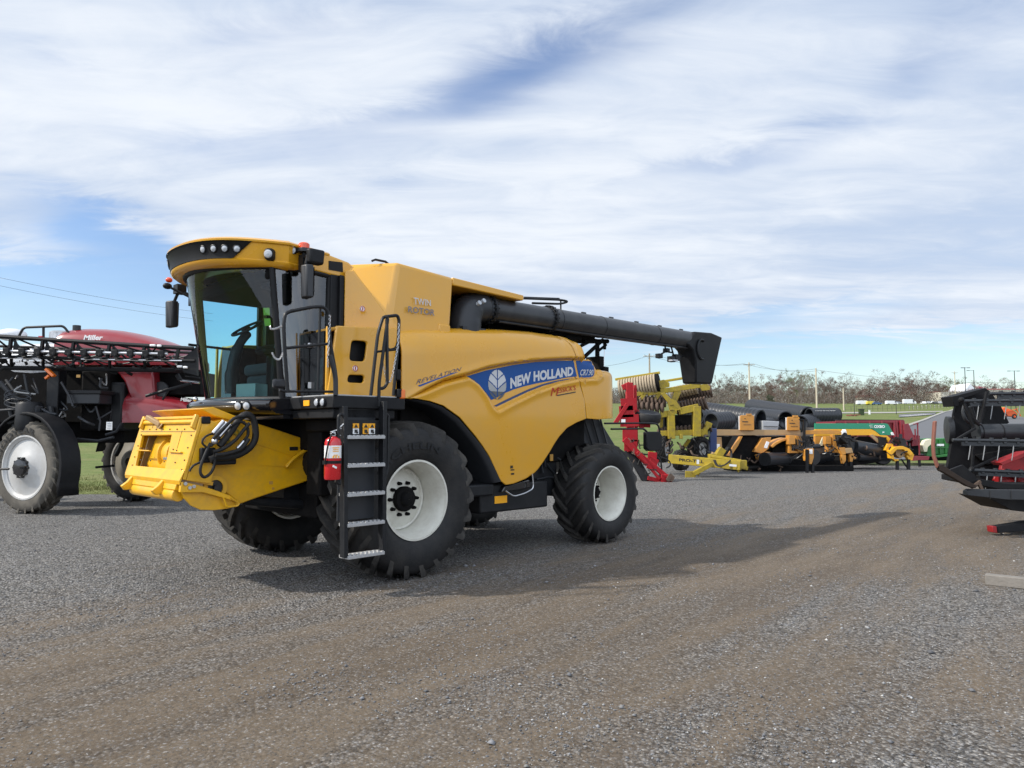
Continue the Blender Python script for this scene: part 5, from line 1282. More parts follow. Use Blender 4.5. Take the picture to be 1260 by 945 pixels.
# red hood: upper cowl and lower nose
def hoodloft(rows, name, m):
    g = MB(); g.grid(rows); return g.build(name, M[m], SP, smooth=55)
def cowl(top, bot, Yc, hw, crown):
    P = []
    for (tx, ty), (bx, by) in zip(top, bot):
        t = sq(tx, ty, Yc); b = sq(bx, by, Yc - hw); row = []
        x = t.x
        for yy, zz in ((-hw, b.z), (-hw*1.0, b.z + (t.z-b.z)*.55), (-hw*.96, b.z + (t.z-b.z)*.74), (-hw*.82, t.z - crown*.55), (-hw*.5, t.z - crown*.12), (0, t.z), (hw*.5, t.z - crown*.12), (hw*.82, t.z - crown*.55), (hw*.96, b.z + (t.z-b.z)*.74), (hw, b.z)):
            row.append(Vector((x, t.y + yy, zz)))
        P.append(row)
    return P
P = cowl([(98,412),(102,408.5),(108,407.5),(125,407),(145,407.5),(165,409.5),(185,413.5),(200,417.5),(213,421.5),(225,426),(232,430),(238,440)], [(98,449)]*12, 17.2, .95, .20)
hd = hoodloft(P, 'engine_hood', 'millerred')
g = MB(); g.add([P[0][i] for i in range(10)], [tuple(range(10))]); g.add([P[-1][i] for i in range(10)], [tuple(range(10))]); g.build('hood_end', M['millerred'], hd)
def on_hood(px, py, dy=-.03): 
    p = sq(px, py, 17.2 - .95); return p + Vector((0, dy, 0))
def hood_text(body, bl, br, h, parent, m, shear=.2, Yoff=0.0):
    A = at(bl[0], bl[1], 16.22 + Yoff) - So; B = at(br[0], br[1], 16.22 + Yoff) - So; Hh = (at(bl[0], bl[1]-h, 16.22 + Yoff) - So).z - A.z
    g = MB(); lettering(g, body, lambda a, b: (A.x + (B.x-A.x)*a, A.y, A.z + (B.z-A.z)*a + Hh*b), 1, 1, bold=.035, shear=shear); return g.build('lettering', M[m], parent, smooth=0)
hood_text('Miller', (102.5,418.5), (126.5,418.5), 6.3, hd, 'white')
g = MB(); g.bar(on_hood(183,425.5), on_hood(201,426), .03, .03); g.build('hood_stripe', M['white'], hd)
# red flank behind the boom and the low nose with its own lettering
a = [(141,455),(188,455),(190,488),(190,513),(166,513),(160,490),(152,468)]
A = [sq(x, y, 16.3) for x, y in a]; g = MB(); g.prism(A, [q + Vector((0, 1.6, 0)) for q in A]); g.build('side_shield', M['millerred'], SP, bevel=.04)
P = cowl([(176,484),(186,483.5),(200,484.5),(215,487),(230,489.5),(244,493),(252,498)], [(185,520)]*7, 17.2, .98, .10)
ns = hoodloft(P, 'nose_cowl', 'millerred'); g = MB(); g.add(list(P[0]), [tuple(range(10))]); g.add(list(P[-1]), [tuple(range(10))]); g.build('nose_end', M['millerred'], ns)
hood_text('Miller', (222,493.5), (236,495), 4.5, ns, 'white')
sb(191, 457, 246, 486, 16.6, 1.1, 'rear_frame', 'dark'); 
g = MB(); g.lathe([(.0,0),(.17,0),(.17,.06),(0,.06)], sq(199,479,16.5), (0,-1,0), 20); g.build('pulley', M['greyplastic'], SP)
g = MB(); g.tube([sq(180,487,15.9), sq(205,480,15.7), sq(235,472,15.6)], .035, 8); g.tube([sq(208,478,15.7), sq(200,492,15.7)], .025, 6); g.tube([sq(222,468,15.7), sq(246,471,15.7)], .03, 8); g.tube([sq(218,461,15.7), sq(222,468,15.7)], .05, 8); g.tube([sq(228,463,15.7), sq(246,465,15.7)], .02, 6); g.build('boom_cradle', M['metal'], SP)
g = MB(); g.tube([sq(222,468.5,15.66), sq(245,471.5,15.66)], .018, 8); g.build('cylinder_rod', M['chrome'], SP)
# folded boom: three-chord truss with spray line and nozzle bodies
Yb = 15.3
def bt(px, py, dy=0): return sq(px, py, Yb + dy)
BO = bpy.data.objects.new('spray_boom', None); BO.empty_display_size = .3; col.objects.link(BO); BO.parent = SP
g = MB(); top_ = [(-60,411),(0,414),(60,418),(125,422),(180,425.5),(238,429)]; mid_ = [(-60,437),(0,439),(240,444)]; low_ = [(-60,451),(0,452.5),(240,456)]
for L_, r_, dy in ((top_, .045, 0), (mid_, .036, 0), (low_, .05, .2), ([(-60,424),(0,426),(236,434)], .03, .55)): g.tube([bt(x, y, dy) for x, y in L_], r_, 8)
def lin(L_, x):
    for (a, b), (c, d) in zip(L_, L_[1:]):
        if a <= x <= c: return b + (d-b)*(x-a)/(c-a)
    return L_[-1][1]
xs_ = [-50, -12, 14, 53, 91, 135, 178, 220]
for i, x in enumerate(xs_):
    g.bar(bt(x, lin(top_, x)), bt(x-3, lin(mid_, x)), .05, .07, up=(0,1,0)); g.bar(bt(x, lin(mid_, x)), bt(x, lin(low_, x), .2), .04, .05, up=(0,1,0))
    if i + 1 < len(xs_):
        x2 = xs_[i+1]; g.tube([bt(x, lin(top_, x)), bt((x+x2)/2, lin(mid_, (x+x2)/2))], .022, 6); g.tube([bt((x+x2)/2, lin(mid_, (x+x2)/2)), bt(x2, lin(low_, x2), .2)], .02, 6)
        g.tube([bt(x+4, lin(top_, x+4)), bt(x2-6, lin([(-60,424),(0,426),(236,434)], max(-60, x2-6)), .55)], .02, 6); g.tube([bt(x+6, lin(mid_, x+6)), bt((x+x2)/2, 430, .55)], .018, 6)
        g.prism([bt(x+4, lin(top_, x)+1), bt(x+13, lin(mid_, x)-4), bt(x+1, lin(mid_, x)-4)], [q + Vector((0,.02,0)) for q in (bt(x+4, lin(top_, x)+1), bt(x+13, lin(mid_, x)-4), bt(x+1, lin(mid_, x)-4))])
A = [bt(x, y) for x, y in ((220,446),(242,426),(242,462),(226,458))]; g.prism(A, [q + Vector((0,.10,0)) for q in A])
g.build('boom_truss', M['black'], BO, bevel=0)
g = MB()
for (x0, x1, dy) in ((-60,206,-.10),): g.tube([bt(x0, 431.0, dy), bt(0, 431.8, dy), bt(x1, 435.5, dy)], .030, 8)
g.build('spray_line', M['steel'], BO)
g = MB(); g.tube([bt(100, 442, -.06), bt(224, 444, -.06)], .016, 6); g.tube([bt(-40, 440.5, -.06), bt(50, 441, -.06)], .012, 6); g.build('chrome_line', M['chrome'], BO)
g = MB()
for x in range(-48, 212, 19):
    y = 431.8 + max(0, x)*.018; g.box(bt(x, y, -.10), (.13, .12, .13)); g.cyl(bt(x, y+1, -.12), bt(x, y+5.5, -.12), .045, n=8); g.cyl(bt(x+4, y-3, -.1), bt(x+1, y+3, -.1), .025, n=6)
g.build('nozzle_bodies', M['black'], BO, bevel=.012)
for x, y, w_ in ((22,444.5,.07),(31,443.8,.06),(39,444,.09),(48.5,443.6,.08),(6,434,.12),(221,451,.09),(228,452,.08),(60,437,.05),(188,425,.10),(196,425.5,.08)):
    g = MB(); g.box(bt(x, y, -.05), (w_*1.2, .05, .05)); g.build('nozzle_cap', M['white'], BO, bevel=.015)
g = MB()
for k in range(3):
    pts = [bt(x, 436 + 4*math.sin(x*.07 + k*2) + k*3 + x*.015, .12 + .1*k) for x in range(-50, 235, 8)]; g.tube(pts, .018, 6)
g.build('boom_hoses', M['greyplastic'], BO)
g = MB()
for x, y in ((50,415),(140,447),(95,447)): g.box(bt(x, y, .02), (.07,.05,.05))
g.build('red_clips', M['red'], BO)

rngb = random.Random(12)
for k in range(70):
    x = rngb.uniform(-40, 232); y = rngb.uniform(426, 455) + x*.012; dx = rngb.uniform(-16, 16); dy = rngb.uniform(-9, 9); d = rngb.uniform(.02, .7)
    g = MB(); g.tube(bez([bt(x, y, d), bt(x + dx*.5, y + dy*.5 + rngb.uniform(-3, 4), d - .05), bt(x + dx, y + dy, d)], 4), rngb.uniform(.014, .04), 5); g.build('boom_hose', M['black' if k % 5 else 'greyplastic'], BO)
for k in range(24):
    x = rngb.uniform(0, 130); y = rngb.uniform(462, 520); g = MB(); d = rngb.uniform(-.5, .1); g.tube(bez([sq(x, y, 16.0 + d), sq(x + rngb.uniform(-10, 10), y + rngb.uniform(2, 12), 15.9 + d), sq(x + rngb.uniform(-22, 22), y + rngb.uniform(-10, 12), 16.0 + d)], 5), rngb.uniform(.015, .03), 6); g.build('machine_hose', M['greyplastic' if k % 3 else 'tine'], SP)
# ------------------------------------------------------------ machines parked along the far side of the yard
def root(name, label, cat, px, py, Y=None, group=None):
    p = at(px, py, Y) if Y else on_ground(px, py)
    if Y: p.z = 0
    o = thing(name, label, cat, (p.x, p.y, 0), 0, group); return o, Vector((p.x, p.y, 0))
def simple_wheel(parent, loc, Rr, W, rim, axis, rimmat='rimwhite', name='wheel', lugs=0):
    o = bpy.data.objects.new(name, None); o.empty_display_size = .2; col.objects.link(o); o.parent = parent; o.location = loc
    o.rotation_euler = (0, 0, math.atan2(-axis[0], axis[1]))
    h = W/2
    if lugs:
        ty, lg = tyre_mb(Rr, W, rim, lugs, .03, .05, 1); ty.build('tyre', M['rubber'], o, smooth=42); lg.build('tread_lugs', M['rubberlug'], o, smooth=42)
    else:
        g = MB(); g.lathe([(rim, -h*.8), (rim*1.1, -h*.95), (Rr*.9, -h), (Rr, -h*.7), (Rr, h*.7), (Rr*.9, h), (rim*1.1, h*.95), (rim, h*.8)], (0,0,0), (0,1,0), 32)
        g.build('tyre', M['rubber'], o, smooth=45)
    g = MB()
    for s in (-1, 1): g.lathe([(rim*1.02, s*h*.82), (rim*.9, s*h*.7), (rim*.85, s*h*.45), (rim*.35, s*h*.5), (.001, s*h*.55)], (0,0,0), (0,1,0), 28)
    g.build('rim', M[rimmat], o, smooth=50); return o

# --- red rotary rake folded upright, just behind the combine --------
Yr = 24.0
RK, ro = root('folded_rake', 'bright red folded hay rake standing upright behind the combine rear wheel', 'hay rake', 800, 592)
Yr = ro.y
def rq(px, py, d=0): return at(px, py, Yr + d) - ro
def barpx(g, a, b, w, h, d=0, d2=None, q=rq): g.bar(q(*a, d), q(*b, d if d2 is None else d2), w, h, up=(0,1,0))
g = MB(); barpx(g, (774,471), (776,556), .24, .28, .2); barpx(g, (766,477), (775,473), .2, .25, .2); barpx(g, (781,474), (783,548), .10, .25, .5); g.build('mast', M['toolred'], RK, bevel=.02)
g = MB(); barpx(g, (764,498), (783,497), .42, .05, .0); barpx(g, (762,507), (779,506), .4, .05, .0); barpx(g, (763,518), (786,517), .42, .05, .0); barpx(g, (766,536), (784,536), .4, .05, .0); barpx(g, (768,548),(784,548),.38,.05,.0); g.build('mast_plate', M['toolred'], RK)
g = MB(); barpx(g, (757,521), (772,497), .14, .12, 0); barpx(g, (783,505), (790,527), .16, .14, .3); barpx(g, (772,522), (800,524), .13, .12, .4); barpx(g, (785,512),(800,520),.2,.2,.4); g.build('fold_arm', M['toolred'], RK, bevel=.01)
g = MB(); barpx(g, (768,540), (797,571), .20, .22, 0); barpx(g, (790,562), (822,588), .16, .16, -.2); barpx(g, (784,556), (812,590), .10, .12, -.3); barpx(g, (797,562),(808,563),.35,.1,0); barpx(g, (806,564),(800,578),.3,.1,-.1); barpx(g, (797,588),(822,594),.14,.12,-.2); g.b2(rq(814,595,-.4), rq(823,583,.1)); g.build('headstock', M['toolred'], RK, bevel=.015)
g = MB(); 
for k in range(5): c = rq(821 + k*1.2, 590 - (k % 3)*2.2, -.3); g.cyl(c, c + Vector((.0,-.25,.02)), .07, n=10)
g.build('linkage_pin', M['rust'], RK)
g = MB(); g.lathe([(.30,-.16),(.42,-.17),(.46,-.10),(.46,.10),(.42,.17),(.30,.16)], rq(797,513,.3), (0.1,-.25,1), 32); g.build('rake_tyre', M['rubber'], RK, smooth=45)
g = MB(); g.lathe([(.001,.12),(.22,.10),(.31,.16)], rq(797,513,.3), (0.1,-.25,1), 28); g.build('rake_wheel_disc', M['greyplastic'], RK)
g = MB(); g.tube(bez([rq(785,572), rq(790,561), rq(800,559.5), rq(811,564), rq(814,575), rq(813,590)], 5), .03, 6); g.tube(bez([rq(812,562), rq(822,566), rq(825,572), rq(820,576)], 5), .025, 6); g.build('rake_hose', M['rubber'], RK)
g = MB(); c = rq(783,574,.3); g.bar(rq(772,550,.4), rq(796,592,0), .3, .25, up=(0,1,0)); g.build('guard', M['black'], RK, bevel=.02)
g = MB(); g.box(rq(767,518,-.2), (.14,.02,.12)); g.build('sticker', M['white'], RK)

# --- yellow high speed disc, folded -----------------------------------
DS, do = root('disc_harrow', 'dusty yellow folded disc harrow with coil packer rollers, behind the auger spout', 'disc harrow', 880, 577)
Yd = 29.5; do = Vector((do.x, Yd, 0)); DS.location = do
def dq(px, py, d=0): return at(px, py, Yd + d) - do
def packer(a, b, rr, n, par, name='packer_roller', m='soil', d0=0, d1=0):
    P = dq(*a, d0); Q = dq(*b, d1); ax = (Q - P).normalized(); L_ = (Q - P).length; g = MB()
    for k in range(n):
        c = P + (Q-P)*((k+.5)/n); w_ = L_/n*.43; g.lathe([(rr*.80,-w_),(rr*.98,-w_*.8),(rr,0),(rr*.98,w_*.8),(rr*.80,w_)], c, ax, 24)
    g.cyl(P, Q, rr*.62, n=18); return g.build(name, M[m], par, smooth=45)
pk = packer((762,479), (808,471.5), .40, 14, DS, d0=.5, d1=.0)
g = MB(); c = dq(810,471,0); ax = (dq(808,471.5) - dq(762,479,.5)).normalized(); g.cyl(c - ax*.1, c + ax*.05, .38, n=24); g.build('roller_end', M['dark'], pk)
packer((826,484), (858,477), .26, 9, DS, d0=.9, d1=.5); packer((832,488), (876,480), .30, 12, DS, m='rust', d0=1.2, d1=.8)
g = MB()
barpx(g, (757,467), (812,458.5), .10, .09, .5, 0, q=dq); barpx(g, (818,469), (846,464.5), .10, .09, .6, .4, q=dq)
barpx(g, (774,487), (799,482), .17, .16, 0, q=dq); barpx(g, (797,484), (862,474), .20, .20, 0, q=dq)
for (a, b) in (((793,485),(787,492)), ((814,480),(806,492)), ((832,480),(826,498)), ((836,481),(830,495))): barpx(g, a, b, .14, .16, 0, q=dq)
g.build('wing_frame', M['toolyellow'], DS, bevel=.015)
g = MB(); A = [dq(x, y, -.1) for x, y in ((808,469),(817,467),(824,471),(824,476),(814,478.5),(808,474))]; g.prism(A, [q + Vector((0,.06,0)) for q in A]); g.build('end_plate', M['toolyellow'], DS, bevel=.01); g = MB(); A = [dq(x, y, -.1) for x, y in ((860,474),(870,472),(874,476),(873,480),(864,481))]; g.prism(A, [q + Vector((0,.06,0)) for q in A]); g.build('end_plate', M['toolyellow'], DS, bevel=.01)
g = MB(); A = [dq(x, y, -.35) for x, y in ((813,484),(818,483),(826,491),(832,493),(837,500),(839,504),(833,505),(833,509),(828,511),(825,508),(822,495)) ]; g.prism(A, [q + Vector((0,.10,0)) for q in A]); g.build('pivot_plate', M['toolyellow'], DS, bevel=.012)
g = MB(); 
for (x0,y0,x1,y1) in ((824.5,498.5,829,498),(824.5,505,830,504.5)): g.bar(dq(x0,y0,-.37), dq(x1,y1,-.37), .01, .04, up=(0,1,0))
g.build('plate_lettering', M['rust'], DS)
g = MB(); barpx(g, (813,510), (822,509), .25, .20, -.2, q=dq); barpx(g, (836,506), (859,501), .28, .26, -.2, q=dq); barpx(g, (825,505), (826,540), .28, .28, -.2, q=dq); barpx(g, (857,500), (857,537), .30, .30, -.2, q=dq)
barpx(g, (812,533.5), (870,531.5), .22, .22, -.1, q=dq); barpx(g, (862,536),(873,521),.16,.25,-.1,q=dq); barpx(g, (868,521), (875,524), .2, .2, -.1, q=dq); barpx(g, (802,517),(815,512),.2,.2,.3,q=dq); barpx(g, (814,512),(813,545),.12,.16,.3,q=dq); barpx(g,(838,534),(838,540),.12,.16,-.25,q=dq); barpx(g,(800,560),(802,545),.18,.18,.5,q=dq); barpx(g,(848,541),(840,552),.14,.14,.6,q=dq)
g.build('main_frame', M['toolyellow'], DS, bevel=.015)
def discs(a, b, n, rr, d, name='disc_gang'):
    P = dq(*a, d); Q = dq(*b, d); g = MB(); ax = (Q-P).normalized()
    for k in range(n):
        c = P + (Q-P)*(k/(n-1)); dd = (ax + Vector((0,-.35,.1))).normalized(); g.lathe([(.001,-.12),(rr*.55,-.10),(rr*.92,-.02),(rr,.02),(rr*.95,.05),(rr*.5,.06),(.001,.07)], c, dd, 20)
    g.cyl(P, Q, .05, n=8); return g.build(name, M['rust'], DS, smooth=50)
discs((779,494), (817,494), 9, .25, .1); discs((784,500),(815,502), 6, .22, -.2); discs((833,503), (868,496), 10, .30, .4); discs((824,530.5), (874,526), 11, .19, .2); discs((812,531),(822,530),4,.17,.2)
g = MB(); g.b2(dq(818,528,1.0), dq(857,511,1.6)); g.build('frame_shade', M['dark'], DS)  # dark box put in as shade behind the frame
simple_wheel(DS, dq(816,552,.0), .56, .36, .29, (.88,-.47), lugs=18); simple_wheel(DS, dq(860,552,.9), .50, .52, .27, (.60,-.80), lugs=18); simple_wheel(DS, dq(838,566,2.0), .45, .45, .25, (.72,-.69), lugs=14)
g = MB(); barpx(g, (824,564.5), (912,573), .34, .42, -1.0, -2.2, q=dq); barpx(g, (874,561), (912,567), .1, .1, -1.8, -2.2, q=dq); g.b2(dq(908,577,-2.3), dq(916,566,-2.0)); tg_ = g.build('drawbar', M['toolyellow'], DS, bevel=.015)
def dtext(body, x0, y0, x1, y1, h, d0, d1, m, par):
    A = dq(x0, y0, d0) ; B = dq(x1, y1, d1); g = MB(); Hh = h/900*Yd; lettering(g, body, lambda a, b: tuple(A*(1-a) + B*a + Vector((0, -.02, Hh*b))), 1, 1, bold=.03); return g.build('lettering', M[m], par, smooth=0)
dtext('PRO-TILL', 835.5, 567.6, 866, 570.2, 3.6, -1.36, -1.78, 'decalblack', tg_)
g = MB(); A = [dq(x, y, -2.36) for x, y in ((897.5,571),(906.5,571.8),(906,574.3),(897,573.6))]; g.add(A, [(0,1,2,3)]); A = [dq(x, y, -2.0) for x, y in ((857,565.5),(860,565.7),(860,571),(857,570.8))]; g.add([q - Vector((0,.03,0)) for q in A], [(0,1,2,3)]); g.build('sticker', M['white'], tg_)
g = MB(); barpx(g, (876,571), (853,583), .16, .18, -1.9, q=dq); barpx(g, (843,585.3), (856,585.5), .35, .04, -1.9, q=dq); barpx(g, (862,578),(858,584),.1,.14,-1.8,q=dq); g.build('jack_stand', M['toolyellow'], DS, bevel=.01)
g = MB(); barpx(g, (912,574.5), (920,576.5), .14, .08, -2.2, q=dq); barpx(g, (907,577),(909,581),.06,.06,-2.2,q=dq); g.build('hitch', M['toolyellow'], DS, bevel=.01)
g = MB(); barpx(g, (880,566),(889,552),.25,.35,-1.4,q=dq); barpx(g, (872,562),(890,561),.2,.3,-1.4,q=dq); g.build('hose_mast', M['toolyellow'], DS, bevel=.01)
g = MB(); 
for k in range(3): g.tube(bez([dq(878+k,566,-2.1), dq(882+k,573,-2.2), dq(890+k*2,573-k,-2.3), dq(899,566,-2.2)], 5), .022, 6)
g.tube(bez([dq(892,563,-1.5), dq(893,553,-1.5), dq(897,551,-1.5), dq(900,557,-1.5), dq(899,566,-1.6)], 5), .04, 6); g.tube([dq(890,561,-1.5), dq(896,551,-1.5)], .06, 6); g.build('hydraulic_hose', M['rubber'], DS)
g = MB(); g.bar(dq(877,556,.3), dq(877,527,.3), .28, .25, up=(0,1,0)); g.build('fold_cylinder', M['navy'], DS, bevel=.02)

# --- windrow mergers: two tan and orange machines, end on -----------------
Ym = 29.0
def merger(label, px0, s, Yb_, group=None):
    """px0 shifts the drawing, things keep their own distance"""
    pass
MG, mo = root('hay_merger', 'faded tan and orange hay merger with two upright orange panels on its beam', 'hay merger', 940, 580)
Ym = 31.5; mo = Vector((at(940, 575, Ym).x, Ym, 0)); MG.location = mo
def mq(px, py, d=0): return at(px, py, Ym + d) - mo
def mpoly(pts, d, th, name, m, par=None, bev=.01):
    g = MB(); A = [mq(x, y, d) for x, y in pts]; g.prism(A, [q + Vector((0, th, 0)) for q in A]); return g.build(name, M[m], par or MG, bevel=bev)
mpoly([(880,528.5),(985,529),(985,535),(880,536)], .0, .22, 'main_beam', 'tan'); mpoly([(990,529.5),(1030,529),(1036,531.5),(1034,534),(990,534.5)], .0, .2, 'main_beam', 'hayorange')
for x0, x1, y0 in ((911,928,511), (969,984,513)):
    p = mpoly([(x0,y0+1),(x0+1.5,y0),(x1-1,y0),(x1,y0+1.2),(x1,529.5),(x0,529.5)], -.1, .10, 'upright_panel', 'hayorange')
    g = MB(); g.b2(mq(x0-1.5,529.5,.02), mq(x0,y0+.8,.08)); g.build('panel_edge', M['white'], p)
    g = MB()
    for (dx0, dx1, dy, hh_) in ((2.5,9.5,7.5,.9),(4,13,11.5,.5),(5,6.5,3.8,1.0)): A = [mq(x0+dx0, y0+dy+hh_, -.11), mq(x0+dx1, y0+dy+hh_, -.11), mq(x0+dx1, y0+dy-hh_*.2, -.11), mq(x0+dx0, y0+dy-hh_*.2, -.11)]; g.add(A, [(0,1,2,3)])
    g.build('panel_print', M['decalblack'], p)
    g = MB(); g.box(mq((x0+x1)/2+2, y0-.6, -.05), (.2,.1,.1)); g.build('panel_latch', M['hayorange'], p)
mpoly([(892,560),(897,560),(911,537),(914,537),(908,549),(899,562)], -.2, .3, 'side_arm', 'hayorange'); mpoly([(881,538),(888,538),(889,562),(876,562)], .3, .25, 'side_arm', 'tan'); mpoly([(880,546.5),(886,546.5),(885,552),(880,553)], .25, .02, 'sticker', 'white')
mpoly([(928,556),(938,539),(949,538),(946,552),(938,558)], -.1, .3, 'side_arm', 'hayorange'); mpoly([(940,551),(943,543),(947,544),(944,552)], -.14, .02, 'sticker', 'white'); mpoly([(932,560),(947,556),(951,560),(948,566),(934,566)], -.4, .4, 'wheel_bracket', 'hayorange')
mpoly([(896,562),(914,533),(918,532),(936,538),(930,550),(926,557),(920,566),(898,572)], .2, 1.2, 'belt_hood', 'dark'); mpoly([(949,556),(956,546),(966,540),(969,539),(969,560),(950,563)], .2, 1.2, 'belt_hood', 'dark')
A = [(949,549),(953,545),(961,541),(970,538.5),(970,541),(962,543.5),(955,547.5),(951,551)]; mpoly(A, -.2, 1.0, 'wind_guard_rim', 'hayorange')
g = MB(); P_0 = mq(941,565,-.9); P_1 = mq(968,564,.1); g.cyl(P_0, P_1, .27, n=24); g.build('windguard_roller', M['pipe'], MG, smooth=45); g = MB(); ax = (P_1-P_0).normalized(); g.lathe([(.14,-.02),(.285,-.02),(.285,.03),(.14,.03)], P_0, ax, 24); g.cyl(P_0 - ax*.01, P_0 + ax*.01, .15); g.build('roller_end', M['black'], MG)
g = MB(); 
for k in range(6): g.tube(bez([mq(905+k*3,572+k*.4,-.5), mq(920+k*4,577-k*.5,-.6), mq(940+k*3,572+k*.4,-.4)], 4), .03, 5)
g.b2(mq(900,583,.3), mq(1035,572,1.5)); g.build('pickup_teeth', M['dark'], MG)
mpoly([(971,535.5),(978,535.5),(979,546.5),(971,547)], -.5, .4, 'valve_box', 'hayorange'); mpoly([(971,547),(974,547),(974,555),(983,555),(983,557.5),(971,557.5)], -.3, .4, 'hitch_frame', 'hayorange'); mpoly([(979,536),(986,536),(988,552),(994,553),(994,557),(982,557)], -.2, .3, 'hitch_frame', 'hayorange')
mpoly([(990,553),(995,552.5),(994,562),(996,569),(991,567)], -.8, .25, 'hitch_frame', 'hayorange'); mpoly([(995.5,552),(1001.5,552),(1001.5,563),(999,571),(996,571)], -.9, .2, 'hitch_tower', 'hayorange'); mpoly([(996,553),(1000,553),(1000,558.5),(996,558.5)], -.93, .02, 'sticker', 'white')
mpoly([(989,516),(991.5,516),(991.5,552),(989,552)], -.6, .12, 'mast', 'black'); mpoly([(984,515.5),(994,516),(994,517),(984,516.7)], -.6, .12, 'mast_cap', 'black')
g = MB()
for (x0,y0,x1,y1) in ((993,553,993,583.5),(1000,571,1000,583.5)): barpx(g, (x0,y0), (x1,y1), .09, .12, -.9, q=mq)
barpx(g, (992,583.3),(995,583.3),.15,.03,-.9,q=mq); barpx(g,(998,583.3),(1003,583.3),.15,.03,-.9,q=mq); barpx(g,(972,565),(982,559),.06,.08,-.6,q=mq); g.build('stand_leg', M['black'], MG)
g = MB()
for k in range(7): g.tube(bez([mq(975+k*2,548,-.6), mq(980+k*3,552+k,-.7), mq(986+k*2,545+k*1.2,-.6), mq(983+k*2,536,-.4)], 4), .02, 5)
g.build('hydraulic_hose', M['rubber'], MG)
g = MB(); g.cyl(mq(985,550,-.1), mq(1008,549,.2), .1, n=12); g.build('driveline', M['greyplastic'], MG)
mpoly([(880,537),(1000,537),(1000,574),(880,574)], 1.6, .1, 'shadow_fill', 'dark', bev=0)  # dark sheet added as shadow fill behind the merger

MG2, _ = root('hay_merger', 'orange hay merger with twin black jack legs, between the tan one and the green one', 'hay merger', 1035, 578)
Ym2 = 32.6; mo1 = mo; m1 = MG
mo2 = Vector((at(1035, 575, Ym2).x, Ym2, 0)); MG2.location = mo2
def m2(px, py, d=0): return at(px, py, Ym2 + d) - mo2
def mpoly2(pts, d, th, name, m, bev=.01):
    g = MB(); A = [m2(x, y, d) for x, y in pts]; g.prism(A, [q + Vector((0, th, 0)) for q in A]); return g.build(name, M[m], MG2, bevel=bev)
g = MB(); g.cyl(m2(1000,562,.5), m2(1018,560,1.2), .38, n=24); g.build('belt_roller', M['pipe'], MG2, smooth=45)
mpoly2([(1003,535),(1026,534),(1029,537),(1029,545),(1003,550)], .9, .2, 'back_frame', 'hayorange'); mpoly2([(1008,548),(1012,538),(1015.5,538),(1012,549)], .5, .05, 'sticker', 'cream')
mpoly2([(1015.5,537),(1023,537),(1023,546.5),(1016,546.5)], 0, .3, 'valve_box', 'hayorange'); mpoly2([(1018,546.5),(1024.5,546.5),(1026,552),(1026,556),(1018,556)], .1, .3, 'hitch_frame', 'hayorange'); mpoly2([(1024,534.5),(1027,535),(1030,549),(1034,551),(1033,557),(1026,557)], 0, .25, 'hitch_frame', 'hayorange')
mpoly2([(1033,551),(1040,550.5),(1041,559),(1036,560)], -.6, .25, 'hitch_tower', 'hayorange'); mpoly2([(1040,552),(1048,551),(1050,557),(1041,558)], -.6, .3, 'gear_case', 'tan'); mpoly2([(1035,560),(1041,560),(1041,567),(1038,571),(1037,570)], -.6, .2, 'hitch_tower', 'hayorange'); mpoly2([(1045,558),(1051,558),(1050,564),(1049,569),(1046,569)], -.5, .2, 'hitch_tower', 'hayorange'); mpoly2([(1048,560),(1054,563),(1053,565),(1047,562)], -.5, .1, 'pin_plate', 'hayorange')
g = MB()
for (x0,y0,x1,y1) in ((1040,570,1040,581.5),(1046.8,568,1046.8,581.5)): barpx(g, (x0,y0), (x1,y1), .10, .12, -.6, q=m2)
g.build('stand_leg', M['black'], MG2)
g = MB(); barpx(g, (1036,533),(1041,532),.2,.16,-.2,q=m2); g.box(m2(1038.5,530,-.2),(.14,.1,.12)); g.build('valve_top', M['white'], MG2, bevel=.02)
g = MB()
for k in range(9): g.tube(bez([m2(1030+k*1.3,548-k*.3,-.2), m2(1034+k,538+k*.9,-.5), m2(1041+k*.4,533+k*.6,-.4), m2(1043+k*.9,550,-.5)], 4), .025, 5)
g.b2(m2(1031,550,.1), m2(1042,535,.5)); g.build('hydraulic_hose', M['rubber'], MG2)
g = MB(); g.b2(m2(1003,578,.6), m2(1035,566,1.8)); g.build('pickup_shade', M['dark'], MG2); mpoly2([(1000,537),(1050,537),(1050,573),(1000,573)], 1.9, .1, 'shadow_fill', 'dark', 0)  # dark box and sheet added as shade below and behind this merger

# --- green and yellow merger --------------------------------------------
OX, oo = root('hay_merger', 'green and yellow hay merger with white lettering on its long sloped shield', 'hay merger', 1085, 577)
Yo = 33.5; oo = Vector((at(1085, 575, Yo).x, Yo, 0)); OX.location = oo
def oq(px, py, d=0): return at(px, py, Yo + d) - oo
def opoly(pts, d, th, name, m, par=None, bev=.01):
    g = MB(); A = [oq(x, y, d) for x, y in pts]; g.prism(A, [q + Vector((0, th, 0)) for q in A]); return g.build(name, M[m], par or OX, bevel=bev)
gs = opoly([(1003,521),(1090,521),(1093,522),(1100.5,535.5),(1084,535.5),(1078,531),(1073,528),(1003,528)], 0, .12, 'shield', 'oxgreen')
opoly([(1096,532.5),(1098.5,531.5),(1101,535.5),(1097,535.5)], -.03, .03, 'shield_corner', 'white')
opoly([(1003,528.2),(1072.5,528.2),(1077,530.5),(1083,535.5),(1092,536),(1096,540),(1093,545),(1090,538.5),(1082,537),(1073,535.5),(1003,536.5)], -.01, .14, 'lower_shield', 'oxyellow')
opoly([(1070,535.5),(1074,534.5),(1082,541),(1081.5,545.5),(1079,544)], -.06, .05, 'warning_panel', 'tan')
